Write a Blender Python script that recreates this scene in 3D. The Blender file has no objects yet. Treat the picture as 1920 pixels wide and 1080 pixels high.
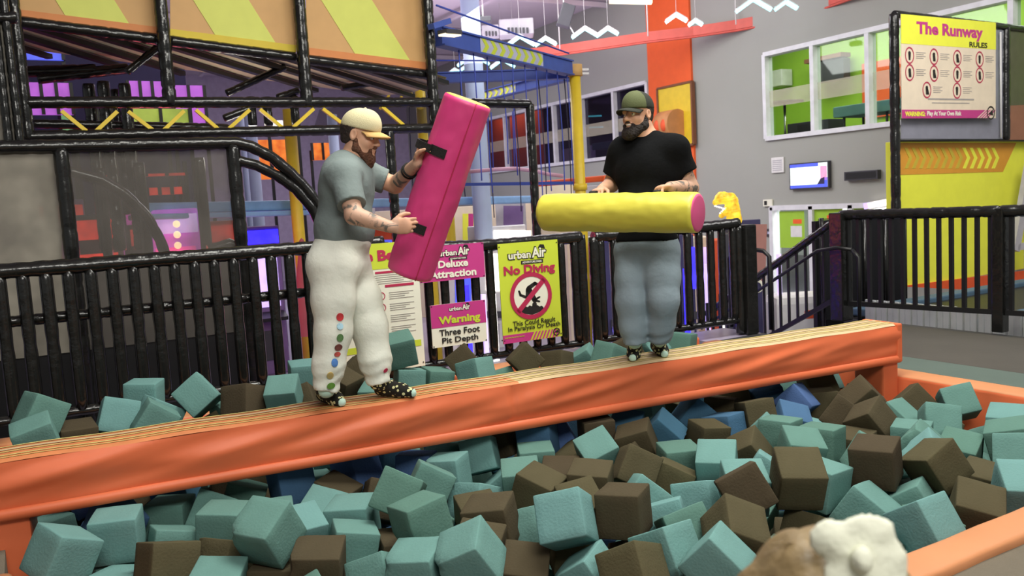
import bpy, bmesh, math, random
import numpy as np
from mathutils import Vector, Matrix

# ---------------------------------------------------------------- camera, world, light
scene = bpy.context.scene
scene.view_settings.view_transform = 'Standard'
scene.view_settings.look = 'None'
scene.view_settings.gamma = 1.0
scene.view_settings.use_curve_mapping = False
scene.view_settings.exposure = 0.0
scene.cycles.use_denoising = True
scene.cycles.max_bounces = 8
scene.cycles.transparent_max_bounces = 24

YAW, PITCH, ROLL, FPX = 29.9, 5.82, 3.31, 1600.0
CAM = Vector((0.0, 0.0, 1.5))
def _axes():
    y, p, r = (math.radians(a) for a in (YAW, PITCH, ROLL))
    f = Vector((math.sin(y), math.cos(y), 0)); rt = Vector((math.cos(y), -math.sin(y), 0)); z = Vector((0, 0, 1))
    F = math.cos(p) * f - math.sin(p) * z
    U = math.cos(p) * z + math.sin(p) * f
    return rt * math.cos(r) - U * math.sin(r), U * math.cos(r) + rt * math.sin(r), F
CR, CU, CF = _axes()
cam_data = bpy.data.cameras.new('camera')
cam_data.sensor_width = 36.0
cam_data.lens = FPX * 36.0 / 1920.0
cam_data.dof.use_dof = True
cam_data.dof.focus_distance = 5.0
cam_data.dof.aperture_fstop = 4.3
cam_data.clip_start = 0.05
cam_data.clip_end = 200
cam = bpy.data.objects.new('camera', cam_data)
scene.collection.objects.link(cam)
cam.matrix_world = Matrix(((CR.x, CU.x, -CF.x, CAM.x), (CR.y, CU.y, -CF.y, CAM.y), (CR.z, CU.z, -CF.z, CAM.z), (0, 0, 0, 1)))
scene.camera = cam

world = bpy.data.worlds.new('world')
scene.world = world
world.use_nodes = True
wb = world.node_tree.nodes['Background']
wb.inputs[0].default_value = (0.80, 0.82, 0.80, 1)
wb.inputs[1].default_value = 0.34

def area(name, loc, size, power, color=(1, 1, 1), target=None, sy=None, spread=180):
    d = bpy.data.lights.new(name, 'AREA')
    d.shape = 'RECTANGLE'; d.size = size; d.size_y = sy or size
    d.energy = power; d.color = color; d.spread = math.radians(spread)
    o = bpy.data.objects.new(name, d); scene.collection.objects.link(o)
    o.location = loc
    dirv = (Vector(target) - Vector(loc)) if target else Vector((0, 0, -1))
    o.rotation_euler = dirv.to_track_quat('-Z', 'Y').to_euler()
    return o
def point(name, loc, power, color, r=0.2):
    d = bpy.data.lights.new(name, 'POINT'); d.energy = power; d.color = color; d.shadow_soft_size = r
    o = bpy.data.objects.new(name, d); scene.collection.objects.link(o); o.location = loc
    return o
area('hall_light_pit', (3.6, 3.4, 6.2), 4.0, 520, (1.0, 0.99, 0.90), sy=3.0)
area('hall_light_front', (0.5, -2.5, 6.2), 4.0, 560, (1.0, 0.98, 0.90), sy=3.0, target=(2.2, 4.5, 1.2))
area('hall_light_right', (10.0, 4.0, 6.2), 4.0, 420, (1.0, 0.98, 0.95), sy=4.0, target=(11.5, 7.6, 0.5))
area('hall_light_far', (9.5, 14.0, 6.2), 5.0, 520, (0.98, 1.0, 0.97), sy=6.0, target=(12.5, 13.5, 1.5))
area('hall_light_back', (7.0, 22.0, 6.2), 5.0, 480, (0.95, 0.90, 1.0), sy=6.0)
area('ceiling_wash', (8.0, 16.0, 3.9), 6.0, 300, (0.95, 0.80, 1.0), sy=8.0, target=(8.0, 16.0, 10))
point('purple_glow_arcade', (-0.6, 14.7, 0.3), 16, (0.75, 0.25, 1.0), 0.4)
point('ramp_fill_light', (2.4, 10.1, 2.3), 16, (1.0, 0.96, 0.82), 0.25)  # added fill with no fitting, brightens the underside of the ramp
point('red_glow_arcade', (1.6, 11.0, 0.9), 26, (1.0, 0.16, 0.10), 0.3)
point('violet_glow_arcade', (3.0, 13.4, 0.6), 16, (0.62, 0.40, 1.0), 0.4)
point('blue_glow_fence', (5.6, 8.6, -0.2), 4, (0.18, 0.15, 1.0), 0.1)

# ---------------------------------------------------------------- measuring helpers
def ray(px, py):
    return CF + CR * ((px - 960) / FPX) - CU * ((py - 540) / FPX)
def at(px, py, d): return CAM + ray(px, py) * d
def atz(px, py, z):
    r = ray(px, py); return CAM + r * ((z - CAM.z) / r.z)
def aty(px, py, y):
    r = ray(px, py); return CAM + r * (y / r.y)
def atx(px, py, x):
    r = ray(px, py); return CAM + r * (x / r.x)

# ---------------------------------------------------------------- materials
def lin(c):
    if isinstance(c, str):
        c = tuple(int(c[i:i + 2], 16) for i in (0, 2, 4))
    return tuple(((v / 255) / 12.92 if v / 255 <= 0.04045 else ((v / 255 + 0.055) / 1.055) ** 2.4) for v in c)
def mat(name, col, rough=0.6, metal=0.0, var=0.08, scale=6.0, bump=0.0, bscale=40.0, emit=0.0, spec=0.5, objvar=0.0, coat=0.0):
    m = bpy.data.materials.new(name); m.use_nodes = True
    nt = m.node_tree; N = nt.nodes; L = nt.links
    b = N['Principled BSDF']
    c = lin(col)
    tc = N.new('ShaderNodeTexCoord')
    nz = N.new('ShaderNodeTexNoise'); nz.inputs['Scale'].default_value = scale; nz.inputs['Detail'].default_value = 4
    L.new(tc.outputs['Object'], nz.inputs['Vector'])
    ramp = N.new('ShaderNodeValToRGB')
    ramp.color_ramp.elements[0].position = 0.3; ramp.color_ramp.elements[1].position = 0.7
    ramp.color_ramp.elements[0].color = tuple(v * (1 - var) for v in c) + (1,)
    ramp.color_ramp.elements[1].color = tuple(min(1, v * (1 + var)) for v in c) + (1,)
    L.new(nz.outputs['Fac'], ramp.inputs['Fac'])
    out = ramp.outputs['Color']
    if objvar:
        oi = N.new('ShaderNodeObjectInfo')
        hs = N.new('ShaderNodeHueSaturation')
        mr = N.new('ShaderNodeMapRange'); mr.inputs['To Min'].default_value = 1 - objvar; mr.inputs['To Max'].default_value = 1 + objvar
        L.new(oi.outputs['Random'], mr.inputs['Value']); L.new(mr.outputs['Result'], hs.inputs['Value'])
        mh = N.new('ShaderNodeMapRange'); mh.inputs['To Min'].default_value = 0.5 - objvar * 0.13; mh.inputs['To Max'].default_value = 0.5 + objvar * 0.13
        L.new(oi.outputs['Random'], mh.inputs['Value']); L.new(mh.outputs['Result'], hs.inputs['Hue'])
        L.new(out, hs.inputs['Color']); out = hs.outputs['Color']
    L.new(out, b.inputs['Base Color'])
    b.inputs['Roughness'].default_value = rough; b.inputs['Metallic'].default_value = metal
    b.inputs['Specular IOR Level'].default_value = spec
    if coat: b.inputs['Coat Weight'].default_value = coat
    if emit:
        L.new(out, b.inputs['Emission Color']); b.inputs['Emission Strength'].default_value = emit
    if bump:
        n2 = N.new('ShaderNodeTexNoise'); n2.inputs['Scale'].default_value = bscale; n2.inputs['Detail'].default_value = 3
        L.new(tc.outputs['Object'], n2.inputs['Vector'])
        bp = N.new('ShaderNodeBump'); bp.inputs['Strength'].default_value = bump; bp.inputs['Distance'].default_value = 0.02
        L.new(n2.outputs['Fac'], bp.inputs['Height']); L.new(bp.outputs['Normal'], b.inputs['Normal'])
    return m
def see_through(name, col, alpha, rough=0.6, grid=None):
    """netting: a woven grid that lets light through, as a mix of a transparent and an opaque shader"""
    m = mat(name, col, rough); nt = m.node_tree; N = nt.nodes; L = nt.links
    b = N['Principled BSDF']; o = N['Material Output']
    t = N.new('ShaderNodeBsdfTransparent'); mx = N.new('ShaderNodeMixShader')
    L.new(t.outputs[0], mx.inputs[1]); L.new(b.outputs[0], mx.inputs[2]); L.new(mx.outputs[0], o.inputs[0])
    mx.inputs[0].default_value = alpha
    if grid:
        tc = N.new('ShaderNodeTexCoord'); nz = N.new('ShaderNodeTexNoise'); nz.inputs['Scale'].default_value = grid
        L.new(tc.outputs['Object'], nz.inputs['Vector'])
        mr = N.new('ShaderNodeMapRange'); mr.inputs['From Min'].default_value = 0.35; mr.inputs['From Max'].default_value = 0.65
        mr.inputs['To Min'].default_value = alpha * 0.75; mr.inputs['To Max'].default_value = min(1, alpha * 1.25)
        L.new(nz.outputs['Fac'], mr.inputs['Value']); L.new(mr.outputs['Result'], mx.inputs[0])
    return m
def glass_mat(name, col, refl=0.12):
    m = bpy.data.materials.new(name); m.use_nodes = True; nt = m.node_tree; N = nt.nodes; L = nt.links
    N.remove(N['Principled BSDF']); o = N['Material Output']
    t = N.new('ShaderNodeBsdfTransparent'); t.inputs[0].default_value = lin(col) + (1,)
    g = N.new('ShaderNodeBsdfGlossy'); g.inputs['Roughness'].default_value = 0.03
    mx = N.new('ShaderNodeMixShader'); mx.inputs[0].default_value = refl
    L.new(t.outputs[0], mx.inputs[1]); L.new(g.outputs[0], mx.inputs[2]); L.new(mx.outputs[0], o.inputs[0])
    return m

M = dict(
    black_pad=mat('black_vinyl_wrap', '181817', 0.22, bump=0.28, bscale=15, var=0.25, spec=0.6),
    black=mat('black_paint', '161618', 0.45), black_net=mat('black_cord', '141416', 0.8),
    dark_mat=mat('dark_floor_mat', '4b4740', 0.75, bump=0.15, bscale=60, var=0.10, scale=2.0),
    teal_mat=mat('teal_grey_floor_mat', '53625a', 0.75, bump=0.15, bscale=60, var=0.08, scale=2.0),
    deck=mat('black_deck_mat', '2e2e30', 0.6, bump=0.2, bscale=30),
    front_mat=mat('grey_carpet', '6a6254', 0.9, bump=0.3, bscale=120),
    orange_vinyl=mat('orange_vinyl', 'e07148', 0.45, bump=0.04, bscale=9, var=0.06, scale=3.0, spec=0.4),
    orange_worn=mat('worn_orange_vinyl', 'cf7f4e', 0.55, bump=0.04, bscale=12, var=0.12, scale=5.0),
    cream_tape=mat('worn_cream_tape', 'd3bf74', 0.6, var=0.1, scale=6),
    tan_tape=mat('worn_tan_tape', 'cbb288', 0.6, var=0.06, scale=5),
    foam_teal=mat('teal_foam', '648a83', 0.95, bump=0.16, bscale=90, var=0.05, scale=8, objvar=0.22, spec=0.15),
    foam_brown=mat('brown_foam', '4e4735', 0.95, bump=0.16, bscale=90, var=0.06, scale=8, objvar=0.14, spec=0.15),
    foam_blue=mat('blue_foam', '466788', 0.95, bump=0.16, bscale=90, var=0.05, scale=8, objvar=0.2, spec=0.15),
    wall=mat('grey_wall_paint', 'a2a39c', 0.8, var=0.02, scale=1.0),
    wall_orange=mat('orange_wall_paint', 'f0642c', 0.7, var=0.03),
    wall_green=mat('green_wall_paint', '9fc83a', 0.7, var=0.03),
    ceil=mat('white_roof_deck', 'd8cdd6', 0.85, var=0.05, scale=0.8),
    floor=mat('grey_hall_floor', '9a93a8', 0.35, var=0.08, scale=1.2),
    white=mat('white_paint', 'e4e2e0', 0.5), white_frame=mat('white_window_frame', 'dedee2', 0.5),
    cream=mat('cream_paint', 'e6d6bd', 0.7, var=0.05),
    yellow_paint=mat('yellow_paint', 'e4c531', 0.45, var=0.06), yellow_panel=mat('yellow_panel', 'ecee48', 0.6, var=0.03),
    lime=mat('lime_sign', 'c8d63c', 0.5, var=0.02), lime_banner=mat('lime_banner', 'd3d868', 0.6, var=0.03),
    tan_banner=mat('tan_banner', 'cfa268', 0.6, var=0.03), orange_banner=mat('orange_banner', 'd4854a', 0.6, var=0.04),
    yellow_banner=mat('yellow_banner', 'd6bd35', 0.6, var=0.04),
    orange_board=mat('orange_board', 'dc9a33', 0.6, var=0.04), olive_board=mat('mustard_chevron', 'c8b13a', 0.6),
    red_orange=mat('red_orange_pad', 'e2582a', 0.6),
    pink=mat('magenta_sign', 'c23a84', 0.5, var=0.02), pinkred=mat('raspberry_ink', 'b62a50', 0.5, var=0.02),
    sign_white=mat('white_sign', 'ecead8', 0.5, var=0.02), ink=mat('black_ink', '1d1a18', 0.6), grey_ink=mat('grey_ink', 'a39c98', 0.6),
    bat_pink=mat('magenta_vinyl', 'dc4082', 0.42, bump=0.15, bscale=9, var=0.05), bat_yellow=mat('yellow_vinyl', 'd8cf4c', 0.42, bump=0.15, bscale=9, var=0.05),
    cap_yellow=mat('gold_vinyl', 'e8cf62', 0.45), cap_pink=mat('pink_vinyl', 'd8548a', 0.45),
    strap=mat('black_webbing', '171513', 0.85, bump=0.3, bscale=150),
    beige=mat('beige_slab', 'd3c9a6', 0.8, var=0.08), brown_slat=mat('brown_slat', '4a453e', 0.8),
    blue_beam=mat('blue_steel', '3d55a8', 0.5), faded_orange=mat('faded_orange_vinyl', 'cc8a5e', 0.5, bump=0.04, bscale=9, var=0.06, scale=3.0, spec=0.4), lightblue=mat('light_blue_pipe', '84abd6', 0.5),
    lav=mat('lavender_board', 'b9bad2', 0.6), rope=mat('blue_rope', '4152b0', 0.8), darkrope=mat('dark_rope', '2b2b4c', 0.8),
    pillar=mat('pale_blue_pillar', 'b9cbe6', 0.6, var=0.03), chrome=mat('chrome', 'c8ccd0', 0.2, metal=1.0),
    grey_box=mat('grey_metal', 'b5b2b8', 0.5), dark_grey=mat('dark_grey', '3b3a40', 0.6), brown=mat('brown_board', '7d4e34', 0.7),
    teal_cloth=mat('teal_cloth', '6f9a94', 0.8), red_rail=mat('red_rail', 'd2584a', 0.5),
    pad_blue=mat('slate_blue_pad', '4a6478', 0.6), white_ridge=mat('white_corrugated', 'cfd2d2', 0.6),
    skin=mat('skin', 'd2a184', 0.55, var=0.07, scale=14, spec=0.4), skin_child=mat('child_skin', 'd8ab90', 0.55),
    tattoo=None,
    tee_grey=mat('grey_green_jersey', '74807f', 0.9, bump=0.25, bscale=26, var=0.06, scale=9), tee_black=mat('black_jersey', '0d0e10', 0.95, bump=0.2, bscale=26, var=0.12, spec=0.15),
    sweat_white=mat('off_white_fleece', 'e2e4d8', 0.9, bump=0.25, bscale=22, var=0.04), sweat_grey=mat('grey_fleece', '8a9aa4', 0.9, bump=0.25, bscale=22, var=0.05),
    cap_cream=mat('cream_twill', 'd6cda4', 0.85, bump=0.2, bscale=200), cap_tan=mat('tan_brim', 'd3a868', 0.8), cap_olive=mat('olive_twill', '565d3a', 0.85, bump=0.2, bscale=200), cap_dark=mat('dark_mesh', '25281f', 0.85, bump=0.3, bscale=200),
    hair_dark=mat('dark_brown_hair', '2c2019', 0.6, bump=0.6, bscale=60, var=0.25, scale=30), beard_red=mat('auburn_beard', '5e3a26', 0.7, bump=0.8, bscale=80, var=0.3, scale=40), beard_dark=mat('dark_beard', '231b18', 0.7, bump=0.8, bscale=80, var=0.3, scale=40),
    hair_child=mat('light_brown_hair', '85704c', 0.55, bump=0.25, bscale=50, var=0.25, scale=20), bow=mat('white_bow_felt', 'eef0dc', 0.9, bump=0.3, bscale=40, var=0.03),
    lip=mat('lip_skin', 'b06a5e', 0.5), teeth=mat('teeth', 'eee8dc', 0.3), eye_white=mat('eye_white', 'e8e4de', 0.3), iris=mat('dark_iris', '2a1c14', 0.2),
    dress=mat('child_top', 'c8b4bd', 0.9),
    e_white=mat('lit_white', 'fff8f0', 0.5, emit=2.2, var=0.0), e_cyan=mat('lit_cool_tube', 'a8f0f4', 0.5, emit=1.7, var=0.0), e_warm=mat('lit_warm', 'ffe9b8', 0.5, emit=2.0, var=0.0),
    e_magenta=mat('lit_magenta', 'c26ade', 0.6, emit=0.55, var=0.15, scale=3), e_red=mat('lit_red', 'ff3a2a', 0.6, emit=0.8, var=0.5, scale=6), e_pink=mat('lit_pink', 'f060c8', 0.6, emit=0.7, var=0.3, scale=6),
    e_green=mat('green_wall_glow', '8cd08a', 0.6, emit=0.35), e_lime=mat('lime_wall_glow', 'b9d25a', 0.6, emit=0.35, var=0.2, scale=3), e_blue=mat('lit_blue', '2a22ff', 0.5, emit=3.0, var=0.3, scale=5), e_violet=mat('lit_violet', 'c9b4ff', 0.5, emit=1.0, var=0.15, scale=4),  # green and lime: light on wall panels put into the material as glow
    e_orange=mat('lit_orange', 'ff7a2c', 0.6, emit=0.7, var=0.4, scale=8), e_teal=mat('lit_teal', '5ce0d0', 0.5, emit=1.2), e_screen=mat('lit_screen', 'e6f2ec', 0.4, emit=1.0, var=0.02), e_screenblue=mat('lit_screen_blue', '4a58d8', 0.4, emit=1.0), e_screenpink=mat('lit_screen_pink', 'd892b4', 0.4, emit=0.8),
    e_gold=mat('lit_gold', 'ffb52e', 0.5, emit=0.9, var=0.6, scale=9),
    purple_wall=mat('purple_wall', '7d6394', 0.7), navy=mat('navy_board', '38345a', 0.7),
    net=see_through('black_netting', '66605a', 0.46, grid=2.0), net_thick=see_through('grey_netting', '8a8478', 0.90, grid=3.0), net_fine=see_through('dark_netting', '1a1a20', 0.35),
    glass=glass_mat('window_glass', 'eef4f0', 0.05), glass_dark=glass_mat('dark_window_glass', 'b8b4c6', 0.08),
    film=see_through('frosted_film', 'd9d2bc', 0.30),
)
def tattoo_mat():
    m = mat('tattooed_skin', 'c49a80', 0.55); nt = m.node_tree; N = nt.nodes; L = nt.links
    b = N['Principled BSDF']
    tc = N.new('ShaderNodeTexCoord'); nz = N.new('ShaderNodeTexNoise'); nz.inputs['Scale'].default_value = 17; nz.inputs['Detail'].default_value = 3; nz.inputs['Distortion'].default_value = 0.8
    L.new(tc.outputs['Object'], nz.inputs['Vector'])
    r = N.new('ShaderNodeValToRGB'); e = r.color_ramp.elements
    e[0].position = 0.51; e[0].color = lin('c9a088') + (1,); e[1].position = 0.60; e[1].color = lin('6a625a') + (1,)
    L.new(nz.outputs['Fac'], r.inputs['Fac']); L.new(r.outputs['Color'], b.inputs['Base Color'])
    return m
M['tattoo'] = tattoo_mat()
def sock_mat():
    m = mat('patterned_sock', '17160f', 0.9); nt = m.node_tree; N = nt.nodes; L = nt.links
    b = N['Principled BSDF']
    tc = N.new('ShaderNodeTexCoord'); v = N.new('ShaderNodeTexVoronoi'); v.inputs['Scale'].default_value = 42
    L.new(tc.outputs['Object'], v.inputs['Vector'])
    r = N.new('ShaderNodeValToRGB'); r.color_ramp.interpolation = 'CONSTANT'; e = r.color_ramp.elements
    e[0].position = 0.0; e[0].color = lin('d8d6a0') + (1,); e[1].position = 0.36; e[1].color = lin('15140e') + (1,)
    L.new(v.outputs['Distance'], r.inputs['Fac']); L.new(r.outputs['Color'], b.inputs['Base Color'])
    return m
M['sock'] = sock_mat()
M['sock_toe'] = mat('mint_sock_toe', 'c4e2d2', 0.9)

# ---------------------------------------------------------------- object helpers
COL = scene.collection
def tag(o, label=None, cat=None, group=None, kind=None):
    if label: o['label'] = label
    if cat: o['category'] = cat
    if group: o['group'] = group
    if kind: o['kind'] = kind
    return o
def empty(name, loc, label, cat, group=None, rz=0.0):
    o = bpy.data.objects.new(name, None); COL.objects.link(o)
    o.location = loc; o.rotation_euler = (0, 0, rz); o.empty_display_size = 0.1
    return tag(o, label, cat, group)
def parent_to(o, p):
    """parent while keeping world placement (the parents only have location and z rotation)"""
    if p is None: return
    o.parent = p
    def mw(q): return (mw(q.parent) @ q.matrix_parent_inverse if q.parent else Matrix.Identity(4)) @ q.matrix_basis
    o.matrix_parent_inverse = mw(p).inverted()
def basis(d, up=(0, 0, 1)):
    d = Vector(d).normalized(); u = Vector(up)
    if abs(d.dot(u)) > 0.98: u = Vector((1, 0, 0))
    s = d.cross(u).normalized(); return s, d, s.cross(d).normalized()
class MB:
    def __init__(self): self.v = []; self.f = []; self.m = []; self.s = []
    def add(self, vs, fs, mi=0, smooth=False):
        b = len(self.v); self.v += [tuple(p) for p in vs]
        for f in fs: self.f.append(tuple(b + i for i in f)); self.m.append(mi); self.s.append(smooth)
        return self
    def box(self, c, s, R=None, mi=0):
        c = Vector(c); R = R or Matrix.Identity(3)
        vs = [c + R @ Vector((x * s[0] / 2, y * s[1] / 2, z * s[2] / 2)) for x in (-1, 1) for y in (-1, 1) for z in (-1, 1)]
        return self.add(vs, [(0, 1, 3, 2), (4, 6, 7, 5), (0, 4, 5, 1), (2, 3, 7, 6), (0, 2, 6, 4), (1, 5, 7, 3)], mi)
    def bar(self, a, b, w, h, up=(0, 0, 1), mi=0):
        a = Vector(a); b = Vector(b); s, d, u = basis(b - a, up)
        R = Matrix((s, d, u)).transposed()
        return self.box((a + b) / 2, (w, (b - a).length, h), R, mi)
    def tube(self, pts, r, n=10, mi=0, caps=True, closed=False):
        pts = [Vector(p) for p in pts]; rs = r if isinstance(r, (list, tuple)) else [r] * len(pts)
        vs = []; prev = None; k = len(pts)
        for i, p in enumerate(pts):
            d = (pts[(i + 1) % k] - pts[i - 1]) if closed else (pts[min(i + 1, k - 1)] - pts[max(i - 1, 0)])
            if prev is None: s, dd, u = basis(d)
            else:
                d = d.normalized(); u = (prev - d * prev.dot(d)).normalized(); s = d.cross(u)
            prev = u
            vs += [p + (s * math.cos(t) + u * math.sin(t)) * rs[i] for t in (2 * math.pi * j / n for j in range(n))]
        fs = []
        for i in range(k if closed else k - 1):
            for j in range(n):
                a = i * n + j; b = i * n + (j + 1) % n; i2 = (i + 1) % k
                fs.append((a, b, i2 * n + (j + 1) % n, i2 * n + j))
        self.add(vs, fs, mi, True)
        if caps and not closed:
            b = len(self.v) - len(vs)
            self.f.append(tuple(b + j for j in range(n))[::-1]); self.m.append(mi); self.s.append(False)
            self.f.append(tuple(b + (k - 1) * n + j for j in range(n))); self.m.append(mi); self.s.append(False)
        return self
    def prism(self, poly, d, mi=0):
        """poly: 3D outline, d: extrusion vector"""
        n = len(poly); d = Vector(d); vs = [Vector(p) for p in poly] + [Vector(p) + d for p in poly]
        fs = [tuple(range(n))[::-1], tuple(range(n, 2 * n))] + [(i, (i + 1) % n, n + (i + 1) % n, n + i) for i in range(n)]
        return self.add(vs, fs, mi)
    def lathe(self, prof, c, axis=(0, 0, 1), n=24, mi=0):
        """prof: (radius, height) pairs along axis from c"""
        s, d, u = basis(axis); c = Vector(c); vs = []; fs = []
        for r, h in prof:
            vs += [c + d * h + (s * math.cos(t) + u * math.sin(t)) * r for t in (2 * math.pi * j / n for j in range(n))]
        for i in range(len(prof) - 1):
            for j in range(n):
                fs.append((i * n + j, i * n + (j + 1) % n, (i + 1) * n + (j + 1) % n, (i + 1) * n + j))
        return self.add(vs, fs, mi, True)
    def sphere(self, c, r, n=12, mi=0):
        rr = r if isinstance(r, (list, tuple)) else (r, r, r); c = Vector(c); vs = []; fs = []
        for i in range(n + 1):
            th = math.pi * i / n
            vs += [c + Vector((rr[0] * math.sin(th) * math.cos(p), rr[1] * math.sin(th) * math.sin(p), rr[2] * math.cos(th))) for p in (2 * math.pi * j / (2 * n) for j in range(2 * n))]
        for i in range(n):
            for j in range(2 * n):
                a = i * 2 * n; b = a + 2 * n; k = (j + 1) % (2 * n)
                fs.append((a + j, b + j, b + k, a + k))
        return self.add(vs, fs, mi, True)
    def build(self, name, mats, parent=None, bevel=0.0, origin=None):
        me = bpy.data.meshes.new(name)
        o3 = Vector(origin) if origin is not None else Vector((0, 0, 0))
        me.from_pydata([(x - o3.x, y - o3.y, z - o3.z) for x, y, z in self.v], [], self.f)
        for mm in (mats if isinstance(mats, (list, tuple)) else [mats]): me.materials.append(mm)
        me.polygons.foreach_set('material_index', self.m); me.polygons.foreach_set('use_smooth', self.s)
        bm = bmesh.new(); bm.from_mesh(me)
        bmesh.ops.remove_doubles(bm, verts=bm.verts, dist=1e-6)
        bmesh.ops.recalc_face_normals(bm, faces=bm.faces)
        if bevel:
            es = [e for e in bm.edges if len(e.link_faces) == 2 and e.calc_face_angle(0) > 0.6]
            bmesh.ops.bevel(bm, geom=es, offset=bevel, segments=2, profile=0.6, affect='EDGES', clamp_overlap=True)
        bm.to_mesh(me); bm.free(); me.update()
        o = bpy.data.objects.new(name, me); COL.objects.link(o)
        o.location = o3
        parent_to(o, parent)
        return o
def centre(mb):
    a = np.array(mb.v); return (a.min(0) + a.max(0)) / 2
def single(name, mb, mats, label, cat, group=None, bevel=0.0):
    a = np.array(mb.v); c = (a.min(0) + a.max(0)) / 2; c[2] = a[:, 2].min()
    return tag(mb.build(name, mats, None, bevel, origin=c), label, cat, group)
def struct(name, mb, mats, bevel=0.0):
    return tag(mb.build(name, mats, None, bevel), kind='structure')
def copy_tree(o, parent=None):
    c = o.copy(); COL.objects.link(c)
    if parent is not None: c.parent = parent
    for ch in [x for x in COL.objects if x.parent == o]: copy_tree(ch, c)
    return c
def padded(mb, a, b, r, n=9, seg=0.11, jit=0.10, mi=0):
    """a foam-padded pipe wrapped in vinyl: the wrap bulges a little between its ties"""
    a = Vector(a); b = Vector(b); L = (b - a).length; k = max(2, int(L / seg)); pts = []; rs = []
    for i in range(k):
        for t, q in ((0.0, 0.93), (0.15, 1.02), (0.85, 1.02)):
            pts.append(a.lerp(b, (i + t) / k)); rs.append(r * q * (1 + random.uniform(-jit, jit) * 0.35))
    pts.append(b); rs.append(r * 0.93)
    return mb.tube(pts, rs, n, mi)
def padded_path(mb, pts, r, n=9, jit=0.1, mi=0):
    P = [Vector(p) for p in pts]; out = []; rs = []
    for i in range(len(P) - 1):
        k = max(1, int((P[i + 1] - P[i]).length / 0.04))
        for j in range(k):
            out.append(P[i].lerp(P[i + 1], j / k)); rs.append(r * (0.95 if len(out) % 3 == 0 else 1.02) * (1 + random.uniform(-jit, jit) * 0.3))
    out.append(P[-1]); rs.append(r)
    return mb.tube(out, rs, n, mi)
def clip_poly(poly, a, b):
    """keep the part of a 2D polygon left of the line a->b"""
    out = []
    def side(p): return (b[0] - a[0]) * (p[1] - a[1]) - (b[1] - a[1]) * (p[0] - a[0])
    for i, p in enumerate(poly):
        q = poly[(i + 1) % len(poly)]; sp, sq = side(p), side(q)
        if sp >= 0: out.append(p)
        if sp * sq < 0:
            t = sp / (sp - sq); out.append((p[0] + t * (q[0] - p[0]), p[1] + t * (q[1] - p[1])))
    return out
def text_mesh(txt, size, bold=0.0, depth=0.002, align='CENTER'):
    """letters as a flat slightly raised mesh in the xy plane, returns (verts, faces)"""
    cu = bpy.data.curves.new('t', 'FONT'); cu.body = txt; cu.size = size; cu.align_x = align; cu.align_y = 'CENTER'
    cu.offset = bold * size; cu.extrude = depth; cu.resolution_u = 3
    o = bpy.data.objects.new('t', cu); COL.objects.link(o)
    bpy.context.view_layer.update()
    ev = o.evaluated_get(bpy.context.evaluated_depsgraph_get()); me = ev.to_mesh()
    vs = [v.co.copy() for v in me.vertices]; fs = [tuple(p.vertices) for p in me.polygons]
    ev.to_mesh_clear(); bpy.data.objects.remove(o); bpy.data.curves.remove(cu)
    return vs, fs
class Board:
    """a flat sign in its own (u right, v up, n out) frame; u,v are given as fractions of its width and height"""
    def __init__(self, o, right, up, w, h):
        self.o = Vector(o); self.u = Vector(right).normalized(); self.n = self.u.cross(Vector(up)).normalized(); self.v = self.n.cross(self.u).normalized(); self.w = w; self.h = h
    def p(self, a, b, k=0.0): return self.o + self.u * (a * self.w) + self.v * (b * self.h) + self.n * k
    def quad(self, mb, a0, b0, a1, b1, k=0.004, t=0.003, mi=0):
        mb.prism([self.p(a0, b0, k - t), self.p(a1, b0, k - t), self.p(a1, b1, k - t), self.p(a0, b1, k - t)], self.n * t, mi)
    def poly(self, mb, pts, k=0.004, t=0.003, mi=0):
        mb.prism([self.p(a, b, k - t) for a, b in pts], self.n * t, mi)
    def disc(self, mb, a, b, r, r0=0.0, k=0.005, n=32, mi=0, sx=1.0):
        c = self.p(a, b, k); ring = lambda q: [c + self.u * (q * sx * math.cos(t)) + self.v * (q * math.sin(t)) for t in (2 * math.pi * j / n for j in range(n))]
        o = ring(r)
        if r0 <= 0: mb.prism([p - self.n * 0.003 for p in o], self.n * 0.003, mi)
        else:
            i = ring(r0); mb.add(o + i, [(j, (j + 1) % n, n + (j + 1) % n, n + j) for j in range(n)], mi)
    def text(self, mb, txt, a, b, width=None, size=0.05, bold=0.0, k=0.006, mi=0, shear=0.0, height=None):
        vs, fs = text_mesh(txt, size, bold, 0.001)
        if not vs: return
        x0 = min(v.x for v in vs); x1 = max(v.x for v in vs); y0 = min(v.y for v in vs); y1 = max(v.y for v in vs)
        sx = (width * self.w / (x1 - x0)) if width else 1.0
        sy = (height * self.h / (y1 - y0)) if height else sx
        cx = (x0 + x1) / 2; cy = (y0 + y1) / 2
        c = self.p(a, b, k)
        mb.add([c + self.u * ((v.x - cx) * sx + shear * (v.y - cy) * sy) + self.v * ((v.y - cy) * sy) + self.n * v.z for v in vs], fs, mi)
rng = random.Random(7)
random.seed(5)
# ---------------------------------------------------------------- the shell of the hall
GZ = -1.0                                                   # ground floor, three feet below the deck
mb = MB().box((4, 13, GZ - 0.1), (40, 50, 0.2)); struct('floor', mb, M['floor'])
mb = MB().box((4, 13, 6.65), (40, 50, 0.2)); struct('ceiling', mb, M['ceil'])
# steel joists under the roof deck
mb = MB()
for y in (14.5, 18.5, 22.5, 26.5): mb.box((4, y, 6.45), (20, 0.08, 0.12))
for x in (6.0, 10.5): mb.box((x, 20, 6.38), (0.12, 22, 0.10))
struct('trim_1', mb, M['ceil'])
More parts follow.
